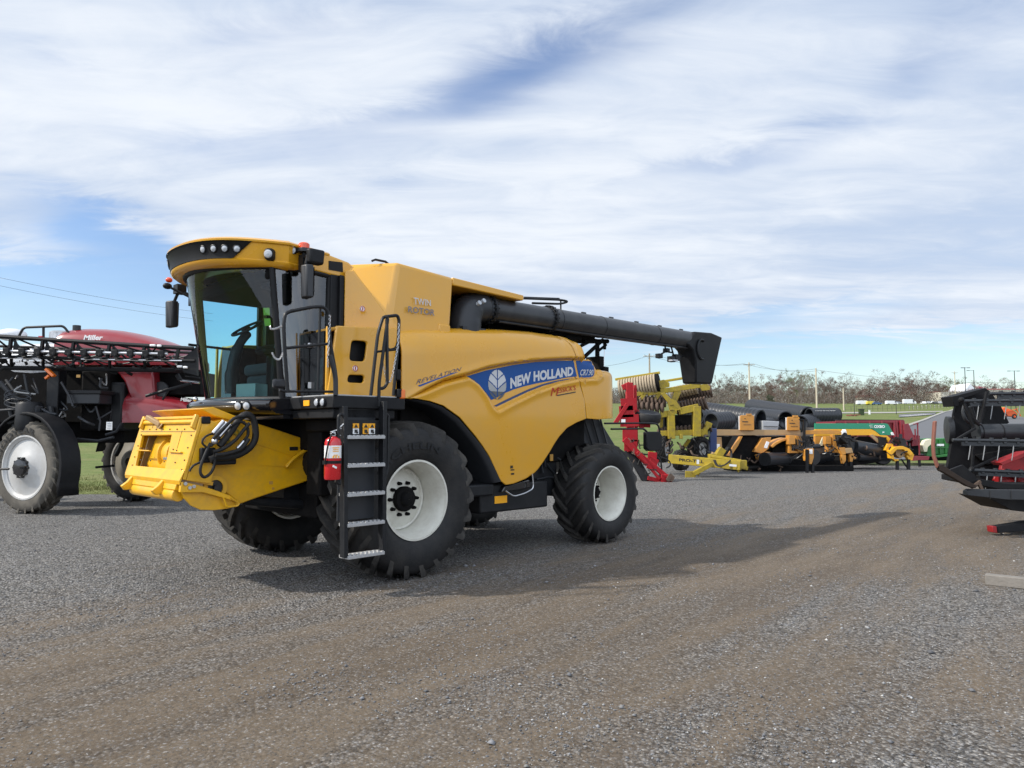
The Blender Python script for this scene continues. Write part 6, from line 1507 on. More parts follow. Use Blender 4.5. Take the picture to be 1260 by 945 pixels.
def otext(body, x0, y0, x1, h):
    A = oq(x0, y0, -.02); B = oq(x1, y0, -.02); g = MB(); lettering(g, body, lambda a, b: tuple(A*(1-a) + B*a + Vector((0, 0, h/900*Yo*b))), 1, 1, bold=.045); return g.build('lettering', M['white'], gs, smooth=0)
otext('OXBO', 1075.5, 526.7, 1089, 3.6)
g = MB(); c = oq(1072, 525, -.02)
for k in range(3): g.bar(c + Vector((-.08+.02*k, 0, .06-.055*k)), c + Vector((.06+.02*k, 0, .075-.055*k)), .01, .028, up=(0,1,0))
g.build('shield_emblem', M['white'], gs); g = MB(); g.box(oq(1087,531.8,-.02), (.08,.01,.05)); g.build('sticker', M['white'], gs)
opoly([(1035,537),(1070,537),(1082,547),(1088,556),(1035,560)], .5, 1.0, 'belt_bay', 'dark')
g = MB(); P_0 = oq(1050,549,-.4); P_1 = oq(1092,557,.4); g.cyl(P_0, P_1, .30, n=24); g.cyl(oq(1055,562,-.2), oq(1092,563,.5), .18, n=18); g.build('windguard_roller', M['pipe'], OX, smooth=45); g = MB(); g.cyl(P_0 - (P_1-P_0).normalized()*.03, P_0, .31, n=24); g.build('roller_end', M['greyplastic'], OX)
opoly([(1046,545),(1052,543.5),(1054,554),(1049,556)], -.5, .1, 'end_shield', 'greyplastic')
opoly([(1082.5,538),(1091,538),(1091,547),(1082.5,549)], -.2, .2, 'side_box', 'black'); opoly([(1040,563),(1085,567),(1080,569),(1035,575)], .0, 1.2, 'pickup_pan', 'dark')
opoly([(1092,546),(1099,546),(1100,552),(1095,556),(1089,554)], -.3, .3, 'hitch_frame', 'oxyellow')
opoly([(1095,555),(1101,550),(1111,549),(1119,552),(1124,558),(1120,561),(1112,553),(1104,553),(1099,558),(1101,566),(1096,564)], -.6, .3, 'hitch_frame', 'oxyellow'); opoly([(1102,553),(1112,553),(1114,560),(1108,564),(1103,560)], -.4, .4, 'gear_case', 'tan'); opoly([(1117,556),(1125,559),(1123,566),(1119,567),(1116,562)], -.5, .25, 'hitch_frame', 'oxyellow'); opoly([(1100,565),(1106,565),(1106,568),(1101,568)], -.5, .2, 'hitch_frame', 'oxyellow')
g = MB()
for (x0,y0,x1,y1) in ((1104,567,1104,579.5),(1118,565,1117.8,579)): barpx(g, (x0,y0), (x1,y1), .10, .13, -.5, q=oq)
barpx(g, (1109,565),(1116,575),.05,.06,-.4,q=oq); g.build('stand_leg', M['black'], OX)
g = MB(); barpx(g, (1108,534),(1109,552),.10,.1,-.2,q=oq); g.build('mast', M['greyplastic'], OX)
g = MB()
for k in range(7): g.tube(bez([oq(1098+k*1.5,546,-.3), oq(1101+k*1.4,538+k*.4,-.4), oq(1108+k*.9,541,-.4), oq(1110+k,551,-.5)], 4), .022, 5)
g.build('hydraulic_hose', M['rubber'], OX)

rngc = random.Random(9)
def clutter(par, q, x0, x1, y0, y1, n, name, m, r0=.018, r1=.04):
    for k in range(n):
        g = MB(); a = (rngc.uniform(x0, x1), rngc.uniform(y0, y1)); b = (a[0] + rngc.uniform(-9, 9), a[1] + rngc.uniform(-7, 7)); c = ((a[0]+b[0])/2 + rngc.uniform(-3,3), (a[1]+b[1])/2 + rngc.uniform(-1, 4)); d = rngc.uniform(-.6, .5)
        g.tube(bez([q(*a, d), q(*c, d - .1), q(*b, d)], 4), rngc.uniform(r0, r1), 5); g.build(name, M[m], par)
clutter(MG, mq, 972, 1002, 538, 566, 26, 'hydraulic_line', 'rubber'); clutter(MG, mq, 895, 965, 560, 577, 26, 'pickup_tines', 'rust'); clutter(MG, mq, 975, 1000, 540, 560, 7, 'grease_line', 'tine', .012, .02)
clutter(MG2, m2, 1015, 1050, 536, 562, 26, 'hydraulic_line', 'rubber'); clutter(MG2, m2, 1016, 1048, 538, 560, 6, 'grease_line', 'tine', .012, .02); clutter(OX, oq, 1092, 1120, 540, 562, 22, 'hydraulic_line', 'rubber'); clutter(OX, oq, 1045, 1085, 541, 566, 14, 'belt_chain', 'rust'); clutter(DS, dq, 800, 872, 538, 562, 22, 'frame_hose', 'rubber'); clutter(DS, dq, 806, 860, 540, 556, 10, 'scraper_arm', 'rust', .03, .05); clutter(RK, rq, 775, 815, 535, 585, 16, 'rake_hose', 'rubber', .012, .022); clutter(RK, rq, 775, 800, 538, 566, 10, 'rake_tines', 'rust', .012, .02)
# --- maroon forage wagon behind --------------------------------------------
WG, wo_ = root('forage_wagon', 'dark maroon forage wagon with open ribbed sides, behind the green merger', 'farm wagon', 1100, 575)
Yw = 37.5; wo_ = Vector((at(1100, 570, Yw).x, Yw, 0)); WG.location = wo_
def wq(px, py, d=0): return at(px, py, Yw + d) - wo_
def wpoly(pts, d, th, name, m, bev=.01):
    g = MB(); A = [wq(x, y, d) for x, y in pts]; g.prism(A, [q + Vector((0, th, 0)) for q in A]); return g.build(name, M[m], WG, bevel=bev)
wpoly([(1030,516),(1112,516.5),(1112,521),(1030,521)], 1.5, .3, 'dark_rim', 'black'); wpoly([(1028,518.5),(1110,518),(1110,560),(1028,560)], 0, 2.4, 'box', 'maroon')
g = MB()
for x in (1040,1055,1070,1085,1100,1103,1109): barpx(g, (x,518),(x+(1 if x<1100 else 2),552),.10,.14,-.1,q=wq)
barpx(g,(1028,519.2),(1112,518.6),.12,.10,-.1,q=wq); g.build('side_rib', M['maroon'], WG, bevel=.01)
wpoly([(1112,522),(1118,521),(1126.5,541),(1113,541.5)], -.4, .08, 'front_shield', 'maroon'); wpoly([(1108,517.5),(1113,517.5),(1117,548),(1110,548)], -.3, .3, 'front_post', 'maroon'); wpoly([(1124,535),(1132,536),(1132,548),(1122,549)], -.2, .4, 'gear_guard', 'maroon')
g = MB(); 
for (x0,y0,x1,y1) in ((1129,520,1129.5,540),(1124,522,1130,521),(1126,528,1126.5,541),(1131,541,1131.5,560)): barpx(g,(x0,y0),(x1,y1),.05,.05,-.4,q=wq)
g.build('front_rail', M['maroon'], WG)
wpoly([(1112,541),(1131,542),(1130,560),(1112,562)], 0, .5, 'drive_box', 'dark')
wpoly([(1124,561),(1144,561.5),(1143,566),(1124,567)], -2.2, .25, 'tongue', 'maroon'); g = MB(); barpx(g,(1131,566),(1131.8,574),.09,.10,-2.2,q=wq); g.build('tongue_jack', M['black'], WG)
simple_wheel(WG, wq(1085,560,.5), .5, .35, .27, (0,-1)); simple_wheel(WG, wq(1045,560,.5), .5, .35, .27, (0,-1))

# --- green mower at the end of the row ------------------------------------------
MW, mw = root('mower_conditioner', 'green mower with a cream shield, left of the black reel header', 'mower', 1165, 570)
Yk = 38.5; mw = Vector((at(1165, 568, Yk).x, Yk, 0)); MW.location = mw
def kq(px, py, d=0): return at(px, py, Yk + d) - mw
def kpoly(pts, d, th, name, m, bev=.02):
    g = MB(); A = [kq(x, y, d) for x, y in pts]; g.prism(A, [q + Vector((0, th, 0)) for q in A]); return g.build(name, M[m], MW, bevel=bev)
kpoly([(1140,549),(1146,540),(1172,539),(1174,549),(1172,559),(1141,559)], 0, 1.6, 'housing', 'jdgreen'); kpoly([(1135,548),(1138,542),(1144,540),(1148,540.5),(1148,545),(1142,550),(1141,556),(1137,556)], -.2, .3, 'end_shield', 'cream')
g = MB()
for x in (1149,1156,1163,1169): barpx(g,(x,541),(x+1,558),.05,.05,-.06,q=kq)
barpx(g,(1141,551),(1173,550.5),.06,.05,-.06,q=kq); g.build('frame_rib', M['jdgreen'], MW)
g = MB(); g.box(kq(1157,547.5,-.08),(.38,.02,.11)); g.build('sticker', M['white'], MW)
kpoly([(1136,560),(1178,560),(1178,565.5),(1136,566)], -.2, 1.4, 'cutterbar', 'dark'); kpoly([(1140,558),(1155,560),(1170,558.5),(1171,561),(1155,563),(1140,561)], -.4, .2, 'curtain_rail', 'jdgreen')
g = MB(); barpx(g,(1176,552),(1176.5,571),.08,.08,-.3,q=kq); barpx(g,(1168,560),(1182,552),.06,.08,-.3,q=kq); g.build('stand_leg', M['tine'], MW)

# --- reel header, cut by the right edge of the picture ---------------------------
Yh = 12.6
HD, ho = root('grain_header', 'black and red grain header with a tined pickup reel, nearest the right edge', 'combine header', 1240, 650)
Yh = 13.0; ho = Vector((at(1230, 650, Yh).x, Yh, 0)); HD.location = ho
def hq(px, py, d=0): return at(px, py, Yh + d) - ho
def hpoly(pts, d, th, name, m, par=None, bev=.008):
    g = MB(); A = [hq(x, y, d) for x, y in pts]; g.prism(A, [q + Vector((0, th, 0)) for q in A]); return g.build(name, M[m], par or HD, bevel=bev)
XR = 1480                                  # the header runs on past the picture edge
sh = hpoly([(1179,488),(1213,477.5),(1219,482),(1232,500),(1242,520),(1200,548),(1195,575),(1210,600),(1196,590),(1178,583),(1166,575),(1172,540),(1174,510)], .9, .08, 'end_shield', 'hdrblack')
hpoly([(1171,488),(1178,486.5),(1213,477.2),(1216,480),(1180,492),(1180,500),(1174,500)], .55, .35, 'reel_end_rim', 'hdrblack')
g = MB(); g.lathe([(.001,0),(.24,0),(.26,.04),(.26,.10),(.001,.12)], hq(1172,529,1.0), (-1,.35,0), 28); g.build('drive_guard', M['hdrgrey'], HD, smooth=45)
reel = bpy.data.objects.new('pickup_reel', None); reel.empty_display_size = .3; col.objects.link(reel); reel.parent = HD
g = MB(); g.cyl(hq(1201,532,.5), hq(XR,530,.5), .155, n=28); g.build('reel_tube', M['hdrgrey'], reel, smooth=45)
for x in (1204,1229,1260,1300):
    g = MB(); g.tube([hq(x, 532, .5), hq(x+1, 532, .5)], .162, 28); g.build('reel_tube_band', M['hdrblack'], reel)
bats = [((1183,493.5),(XR,491),.0,.055,1), ((1217,484.5),(XR,482),.5,.06,0), ((1172,541.5),(XR,546),-.5,.055,1), ((1193,578.5),(XR,590),-.3,.06,1)]
for (a, b, d, r_, tines) in bats:
    A = hq(*a, d); B = hq(*b, d); g = MB(); g.tube([A, B], r_*.55, 10); ax = (B-A).normalized()
    g.bar(A + Vector((.15,0,-.055)), B + Vector((0,0,-.055)), .022, .085, up=(0,0,1))
    L_ = (B-A).length; n = int(L_/.22)
    for k in range(n): c = A + ax*(.2 + .22*k) ; g.bar(c, c + ax*.05, .05, .10, up=(0,0,1))
    g.build('reel_bat', M['hdrgrey'], reel, bevel=.004)
    if tines:
        n = int(L_/.245)
        for k in range(n):
            g = MB(); c = A + ax*(.30 + .245*k) + Vector((0,0,-.06)); g.tube([c, c + Vector((-.01,-.01,-.07)), c + Vector((-.035,-.02,-.17)), c + Vector((-.065,-.035,-.27))], [.010,.009,.008,.006], 6); g.build('tine', M['tine'], reel)
g = MB()
for (a, b, d) in (((1185,494),(1199,528),.0), ((1215,482),(1204,520),.4), ((1178,540),(1200,527),-.3), ((1199,536),(1196,576),-.2), ((1195,577),(1228,562),-.2), ((1214,482),(1206,520),-.05), ((1215,486),(1208,515),.2)): barpx(g, a, b, .035, .05, d, q=hq)
g.ball(hq(1183,492,0), .05, 6); g.ball(hq(1196,577,-.3), .045, 6); g.build('reel_arm', M['hdrblack'], reel, bevel=.005)
g = MB(); g.tube(bez([hq(1187,497,.3), hq(1185,507,.3), hq(1188,516,.3), hq(1194,521,.4)], 5), .03, 8); g.tube(bez([hq(1194,500,.3), hq(1200,517,.35), hq(1205,522,.4)], 5), .04, 8); g.build('reel_cam', M['hdrgrey'], reel)
# divider pole, snout, skid and red floor
hpoly([(1150,519),(1152.3,517.5),(1153.3,519),(1151,548),(1151.6,560),(1156,572),(1154,576),(1149.3,562),(1148.3,546)], -1.3, .07, 'divider_pole', 'rustpole', bev=.01)
hpoly([(1155,572),(1160,571),(1170,579),(1186,589),(1199,596),(1204,598),(1199,601),(1190,598),(1168,585),(1157,579)], -1.3, .10, 'divider_snout', 'snout')
hpoly([(1166,579),(1185,572),(1200,585),(1205,596),(1190,594)], -1.1, .06, 'divider_plate', 'hdrblack'); hpoly([(1192,545),(XR,530),(XR,606),(1215,604),(1200,590)], .86, .06, 'rear_sheet', 'hdrblack')
hpoly([(1190,604),(1194,602),(XR,606),(XR,618),(1240,615),(1190,609.5)], -1.2, .12, 'skid_board', 'hdrgrey')
for x in range(1218, XR, 26):
    g = MB(); A = [hq(x, 603.5, -1.21), hq(x+.8, 603.5, -1.21), hq(x+.8, 614, -1.21), hq(x, 614, -1.21)]; g.add(A, [(0,1,2,3)]); g.build('board_joint', M['decalblack'], HD)
hpoly([(1215,612),(1240,614),(XR,618),(XR,640),(1262,630),(1245,628),(1232,621)], -.9, .8, 'floor_pan', 'hdrblack')
hpoly([(1228,596),(1234,568),(1260,556),(XR,540),(XR,606),(1226,603)], .1, .08, 'auger_trough', 'hdrred'); hpoly([(1230,569),(1262,556),(XR,535),(XR,545),(1262,562),(1234,573)], -.35, .25, 'trough_edge', 'hdrred'); hpoly([(1205,585),(1226,578),(1230,604),(1210,604)], .1, .1, 'trough_end', 'hdrblack')
g = MB(); P_0 = hq(1228,592,-.05); P_1 = hq(XR,596,-.05); g.cyl(P_0, P_1, .10, n=16); g.build('auger_core', M['hdrred'], HD)
g = MB(); ax = (P_1-P_0).normalized(); pts = []
for i in range(160):
    t = i/159; a = t*2*PI*7; c = P_0 + (P_1-P_0)*t; pts.append((c + Vector((0, math.cos(a), math.sin(a)))*.10, c + Vector((0, math.cos(a), math.sin(a)))*.22))
g.grid([[p for p, _ in pts], [q for _, q in pts]]); f = g.build('auger_flight', M['hdrred'], HD); q = f.modifiers.new('solid', 'SOLIDIFY'); q.thickness = .008
hpoly([(1200,560),(1260,550),(XR,545),(XR,556),(1260,560),(1215,572)], .75, .1, 'back_sheet', 'hdrblack')
hpoly([(1180,585),(1240,595),(XR,600),(XR,604),(1230,602),(1180,592)], -.9, .5, 'cutterbar', 'hdrblack')
g = MB()
for (x0,y0,x1,y1) in ((1195,600,1206,592),(1204,594,1208,602),(1188,594,1200,599)): barpx(g,(x0,y0),(x1,y1),.04,.05,-1.15,q=hq)
g.build('crop_lifter', M['rust'], HD); 
# support arm with a red reflector (the header rests on a low dolly)
DL, dl = root('header_dolly', 'low black steel dolly beam with a red end cap, under the grain header', 'dolly', 1240, 655)
Yq = 12.2; dl = Vector((at(1235, 655, Yq).x, Yq, 0)); DL.location = dl
def yq(px, py, d=0): return at(px, py, Yq + d) - dl
def ypoly(pts, d, th, name, m, bev=.008):
    g = MB(); A = [yq(x, y, d) for x, y in pts]; g.prism(A, [q + Vector((0, th, 0)) for q in A]); return g.build(name, M[m], DL, bevel=bev)
ypoly([(1226.5,647.5),(1262,642),(1400,622),(1400,640),(1262,653.5),(1228,656)], 0, .14, 'beam', 'black'); ypoly([(1221,647.8),(1226.3,647.5),(1227.5,656),(1222,655.3)], -.01, .15, 'end_cap', 'hdrred')
simple_wheel(DL, yq(1380,640,.1) * 1.0 + Vector((0, 0, .0)), .30, .2, .17, (0,-1))
g = MB(); g.tube(bez([yq(1231,656,.02), yq(1238,659,.0), yq(1246,656,.02)], 5), .012, 5); g.build('wire', M['rubber'], DL)
for x, y in ((1231,652),(1237,651)): 
    pass

# --- timber on the gravel at the right edge ---------------------------------------
p0 = on_ground(1212, 720); p1 = on_ground(1330, 733)
TB = MB(); dv = Vector((p1.x - p0.x, p1.y - p0.y, 0)).normalized(); L_ = 1.9; nv = Vector((-dv.y, dv.x, 0)); hb = .115; wb = .15
for (a, b, c, d) in ((0, wb*.48, 0, hb), (wb*.52, wb, 0, hb*.97)):
    A = [Vector((0,0,0)) + nv*a + Vector((0,0,c)), nv*b + Vector((0,0,c)), nv*b + Vector((0,0,d)), nv*a + Vector((0,0,d))]; TB.prism(A, [q + dv*L_ for q in A])
t = TB.build('timber_beam', M['wood'], None, bevel=.008); t.location = (p0.x, p0.y, .002); tag(t, 'weathered grey timber beam lying on the gravel at the right edge', 'timber beam')

# --- corrugated drainage pipes stacked behind the machines --------------------------
def pipe(a, b, Ya, Yb2, rr, label, txt=None):
    A = at(*a, Ya); B = at(*b, Yb2); o = thing('drainage_pipe', label, 'drainage pipe', tuple((A+B)/2 - Vector((0,0,rr))), 0, 'black drainage pipes stacked behind the mergers')
    c0 = (A+B)/2 - Vector((0,0,rr)); P = A - c0; Q = B - c0; ax = (Q-P).normalized(); L2 = (Q-P).length; n = int(L2/.22); prof = []
    for k in range(n): x = L2*k/n; prof += [(rr*.95, x), (rr, x + L2/n*.25), (rr, x + L2/n*.6), (rr*.95, x + L2/n*.85)]
    g = MB(); g.lathe(prof, P, ax, 28); g.lathe([(rr*.86, 0), (rr*.86, L2)], P, ax, 24); g.lathe([(rr*.86, L2), (rr*.97, L2)], P, ax, 24); g.lathe([(rr*.86, 0), (rr*.97, 0)], P, ax, 24)
    g.build('pipe_wall', M['pipe'], o, smooth=50)
    if txt:
        t0, t1 = txt; g = MB(); s1 = Vector((0,-1,0)); 
        for k in range(14): t = t0 + (t1-t0)*k/14; c = P + ax*L2*t; ang = R(35); off = (s1*math.cos(ang) + Vector((0,0,1))*math.sin(ang))*rr*1.01; g.bar(c + off, c + off + ax*L2*(t1-t0)/14*.6*(.6 + .4*(k % 3)/2), .02, .06, up=s1)
        g.build('pipe_print', M['white'], o)
    return o
pipe((840,503),(936,517), 46, 42, .62, 'long black corrugated pipe ending behind the left orange panel'); pipe((925,511),(967,516.5), 47, 43, .52, 'black corrugated pipe ending between the two orange panels')
pipe((925,500.5),(995,511.5), 58, 49, .62, 'black corrugated pipe lying highest and farthest back in the stack'); pipe((995.5,511),(1030.5,510.8), 45.5, 46, .46, 'short black corrugated pipe with white print, rightmost in the stack', (.15,.85))
pipe((985,521),(1004,518), 44.5, 46, .5, 'black corrugated pipe lying under the printed pipe'); pipe((860,512.5),(877,513), 41, 41.5, .42, 'short black ribbed pipe just right of the disc harrow'); pipe((875,519),(897,517), 40, 41, .5, 'dark ribbed pipe left of the first orange panel'); pipe((868,525),(930,529), 42.5, 43, .62, 'black corrugated pipe low in the stack behind the tan beam'); pipe((930,526),(980,527), 43.3, 44, .6, 'black corrugated pipe low in the stack behind the right orange panel')
g = MB(); q0 = at(937,518,42); 
o = thing('stone_bin', 'pale grey plastic bin between the two orange panels, under the pipes', 'bin', tuple(at(948,530,41.5)))
c = at(948,530,41.5); A = [at(x, y, 41.5) - c for x, y in ((938,517.5),(959,518.5),(957,532),(939,532))]; g = MB(); g.prism(A, [q + Vector((0,1,0)) for q in A]); g.build('bin_body', M['leafgrey'], o, bevel=.03)
g = MB(); g.bar(at(940,524.5,41.45) - c, at(957,525,41.45) - c, .03, .05, up=(0,1,0)); g.build('bin_rib', M['greyplastic'], o)
p = o.location.copy()
g = MB(); pts = [(820,520),(836,516),(870,520),(1040,524)]
# rack of timber bearers the pipes lie on
RKK = thing('pipe_rack', 'dark bearer rack on the grass holding the black drainage pipes', 'rack', tuple(at(930, 545, 43.5)*1.0))
rc = RKK.location.copy(); RKK.location.z = 0; rc.z = 0
for Yp, zt in ((41.5, .9), (44.0, 1.3), (46.5, 1.55), (50.0, 1.75)):
    x0 = at(850, 540, Yp).x; x1 = at(1025 if Yp < 50 else 1000, 540, Yp).x; g = MB(); zb = terr(0, Yp); top_z = at(930, {41.5:532, 44.0:526, 46.5:521, 50.0:519}[Yp], Yp).z
    g.b2(Vector((x0, Yp-.12, top_z-.2)) - rc, Vector((x1, Yp+.12, top_z)) - rc)
    for k in range(6): xx = x0 + (x1-x0)*(k+.5)/6; g.b2(Vector((xx-.12, Yp-.1, zb-.1)) - rc, Vector((xx+.12, Yp+.1, top_z-.2)) - rc)
    g.build('bearer', M['bark'], RKK)
# ------------------------------------------------------------ road, kerb, far things
def terr_pt(px, py):
    d = ray(px, py); lo, hi = 20.0, 400.0
    f = lambda t: (EYE + d.z*t/d.y) - terr(d.x*t/d.y, t)
    # first crossing along the ray
    prev = 20.0
    t = 20.0
    while t < 700:
        if f(t) <= 0: break
        prev = t; t += 1.0
    a, b = prev, t
    for _ in range(30):
        m = (a+b)/2
        if f(m) > 0: a = m
        else: b = m
    return Vector((d.x*b/d.y, b, terr(d.x*b/d.y, b)))
def strip(name, L_, Rr, m, lift, n=40, thick=0):
    P = []
    for i in range(n+1):
        t = i/n*(len(L_)-1); k = min(int(t), len(L_)-2); f = t-k
        a = L_[k].lerp(L_[k+1], f); b = Rr[k].lerp(Rr[k+1], f); row = []
        for j in range(9): q = a.lerp(b, j/8); row.append((q.x, q.y, terr(q.x, q.y) + lift))
        P.append(row)
    g = MB(); g.grid(P); o = g.build(name, M[m], None, smooth=60); tag(o, kind='structure'); return o
ll = [Vector((14.5, 43.6, 0))] + [terr_pt(x, y) for x, y in ((1092,536),(1112,528.3),(1131,520.7),(1146,514.6),(1160,509),(1173,505),(1186,502))]
rr = [Vector((46, 43.6, 0))] + [terr_pt(x, y) for x, y in ((1330,536),(1300,528.3),(1280,520.7),(1262,514.6),(1240,509),(1225,505),(1214,502))]
strip('road', ll, rr, 'asphalt', .07)
kl = [p + Vector((-.5, .3, 0)) for p in ll]
P = []
for i in range(41):
    t = i/40*(len(ll)-1); k = min(int(t), len(ll)-2); f = t-k; a = kl[k].lerp(kl[k+1], f); b = ll[k].lerp(ll[k+1], f); za = terr(a.x, a.y); P.append([(a.x, a.y, za - .1), (a.x, a.y, za + .19), (b.x, b.y, za + .19), (b.x, b.y, za + .02)])
g = MB(); g.grid(P); o = g.build('kerb', M['concrete'], None, smooth=0); tag(o, kind='structure')
# cross path on the lawn and a side lane with pale parking marks
strip('path', [terr_pt(x, y) for x, y in ((1030,509),(1100,508.6),(1160,507))], [terr_pt(x, y) for x, y in ((1030,507.6),(1100,507.2),(1160,505.8))], 'concrete', .08)
strip('side_lane', [terr_pt(x, y) for x, y in ((1106,514),(1150,510.5))], [terr_pt(x, y) for x, y in ((1106,510.5),(1152,508))], 'asphalt', .10, 12)
for k in range(6):
    p = terr_pt(1113 + k*5.5, 512.6 - k*.42); g = MB(); P = [[(p.x + a, p.y + b, terr(p.x + a, p.y + b) + .13) for b in (-1.6, 0, 1.6)] for a in (-.35, .35)]; g.grid(P); o = g.build('lane_marking', M['white'], None, smooth=0); tag(o, kind='structure')
def far(name, label, cat, px, py, Y, group=None):
    p = terr_pt(px, py); return thing(name, label, cat, tuple(p), 0, group), p
# utility poles and lamp posts
def utility(px, pyt, Y, label, m='pole', arm=True, double=False, r_=.17):
    x = at(px, pyt, Y).x; zt = at(px, pyt, Y).z; z0 = terr(x, Y); o = thing('utility_pole', label, 'utility pole', (x, Y, z0), 0, 'utility poles')
    g = MB(); g.tube([(0,0,-.2), (0,0,(zt-z0)*.5), (0,0,zt-z0)], [r_*1.15, r_, r_*.8], 10); g.build('pole_shaft', M[m], o, smooth=50)
    if arm:
        g = MB(); h = zt - z0 - .5; g.bar((-1.15,-.1,h), (1.15,-.1,h), .1, .12)
        g.tube([(-.6,-.1,h), (0,-.1,h-.6), (.6,-.1,h)], .02, 4); g.build('cross_arm', M['pole'], o)
        g = MB()
        for xx in (-1.05, -.45, .55, 1.05): g.lathe([(.02,0),(.055,.04),(.03,.09),(.055,.13),(.01,.18)], (xx,-.1,h+.05), (0,0,1), 8)
        g.build('insulator', M['white'], o)
    return Vector((x, Y, zt - .35)), o
tops = []
for (px, pyt, Y, lb, m, arm) in ((799,435,135,'utility pole with a cross arm seen beyond the disc harrow packer roller','pole',True), (921.5,446,150,'utility pole with a cross arm above the left end of the pipe stack','palepole',True), (1003.8,453,150,'pale pole without an arm, above the printed pipe','palepole',False), (1037.5,477,200,'short pale pole without an arm, right of the bare-topped tall one','palepole',False), (1174.5,457,260,'thin pole with a cross arm left of the dark lamp posts','palepole',True)):
    tops.append(utility(px, pyt, Y, lb, m, arm)[0])
tl = utility(-60, 300, 60, 'utility pole with a cross arm standing off to the left', 'pole', True)[0] if False else None
def wire(P, Q, sag, name='overhead_wire', label='thin dark power line sagging between two utility poles', group='overhead power lines', r_=.022):
    g = MB(); g.tube([P.lerp(Q, t/24) - Vector((0,0,sag*4*(t/24)*(1-t/24))) for t in range(25)], r_, 4); o = g.build(name, M['wire'], None, smooth=0); tag(o, label, 'power line', group); return o
for k, dz in enumerate((0, -.35)):
    wire(tops[0] + Vector((-1.05+2*k,-.1,.1+dz*0)), tops[1] + Vector((-1.05+2*k,-.1,.1)), 1.0, label='power line between the pole over the disc harrow and the pole over the pipes')
    wire(tops[1] + Vector((-1.05+2*k,-.1,.1)), tops[2] + Vector((0,0,.2-.4*k)), .8, label='power line between the pole over the pipes and the pale armless pole')
wire(tops[2], at(1268, 470, 150), 1.0, label='power line from the pale armless pole towards the lamp posts')
wire(tops[2], tops[3], .6, label='power line between the tall armless pole and the short one'); wire(tops[0], at(700, 452, 140), .8, label='power line running left from the pole over the disc harrow behind the combine')
for k in range(2): wire(at(-40, 333+10*k, 46), at(262, 386+9*k, 62), .25, label=('upper' if k == 0 else 'lower') + ' of two thin power lines crossing the blue sky left of the cab', r_=.009)
utility(296, 424, 70, 'utility pole with double cross arms seen through the cab window', 'pole', True)
for (px, pyt, Y, arms, lb) in ((1187,452,190,((-.6,1.0),),'dark lamp post with a double head, tallest of the lamp posts'), (1198,455.5,210,((-1.6,.0),),'dark lamp post with one arm to the left, beside the tallest one'), (1248,456,200,((-1.5,1.1),),'dark lamp post above the header reel at the right edge'), (1103,510,150,(),'thin dark sign post on the lawn beyond the green merger'), (1051.5,512,140,(),'thin dark sign post on the lawn left of the other one')):
    if not arms: Y = terr_pt(px, pyt).y
    x = at(px, pyt, Y).x; zt = at(px, pyt, Y).z; z0 = terr(x, Y)
    o = thing('lamp_post' if arms else 'sign_post', lb, 'lamp post' if arms else 'sign post', (x, Y, z0), 0, 'dark lamp posts' if arms else 'thin dark posts')
    if not arms: zt = z0 + (4.2 if px > 1060 else 4.6)
    g = MB(); g.cyl((0,0,-.1), (0,0,zt-z0), .13 if arms else .07, .09 if arms else .05, 8); g.build('post_shaft', M['darkpole'], o)
    for a, b in arms: 
        g = MB(); g.bar((a,0,zt-z0-.1), (b if b else .1,0,zt-z0-.1), .10, .08); g.box((a,0,zt-z0-.12), (.7,.35,.14))
        if b: g.box((b,0,zt-z0-.12), (.7,.35,.14))
        g.build('lamp_head', M['darkpole'], o)
# guard fence of white stakes beside the lane
for k in range(14):
    p = terr_pt(1119 + k*5.2, 503.8 - k*.25); o = thing('marker_stake', 'short white stake standing in the row beside the lane on the lawn', 'stake', tuple(p), 0, 'white stakes along the lane')
    g = MB(); g.b2((-.06,-.06,-.05), (.06,.06,1.0)); s_ = g.build('stake_post', M['concrete'], o)
    g = MB(); g.b2((-.066,-.066,.9), (.066,.066,1.02)); g.build('stake_cap', M['white'], o)
# long low rail fence
p, q = terr_pt(1040, 507.5), terr_pt(1172, 502); fo = thing('rail_fence', 'low dark wire fence crossing the lawn behind the green merger', 'fence', tuple(p))
g = MB(); n = 26; gp = MB()
for k in range(n+1):
    c = p.lerp(q, k/n); c.z = terr(c.x, c.y); gp.cyl(c - p, c - p + Vector((0,0,1.4)), .035, n=5)
gp.build('fence_post', M['darkpole'], fo)
for zz in (.7, 1.35):
    g.tube([Vector((p.lerp(q, k/n).x, p.lerp(q, k/n).y, terr(p.lerp(q, k/n).x, p.lerp(q, k/n).y) + zz)) - p for k in range(n+1)], .02, 4)
g.build('fence_rail', M['darkpole'], fo)
# small things on the lawn
o, c = far('utility_cabinet', 'dark green utility cabinet on the lawn above the green merger shield', 'cabinet', 1060, 511, 120)
g = MB(); g.b2((-.5,-.3,-.1), (.5,.3,1.2)); b_ = g.build('cabinet_body', M['evergreen'], o, bevel=.08); g = MB(); g.b2((-.55,-.35,1.15), (.55,.35,1.3)); g.build('cabinet_lid', M['darkpole'], o, bevel=.04)
o, c = far('meter_box', 'small white meter box on the lawn right of the dark green cabinet', 'meter box', 1070, 510, 120); g = MB(); g.b2((-.16,-.12,-.1), (.16,.12,.85)); g.b2((-.2,-.16,.85), (.2,.16,.95)); g.build('meter_case', M['white'], o, bevel=.02)
o, c = far('rubble_heap', 'low heap of reddish broken bricks left of the dark green cabinet', 'rubble', 1050, 512, 120); g = MB()
for k in range(40): g.box((random.uniform(-1.2,1.2), random.uniform(-.4,.4), random.uniform(0,.3)), (.35,.2,.15), Matrix.Rotation(random.random()*3, 3, 'Z'))
g.build('brick_pieces', M['rustpole'], o)
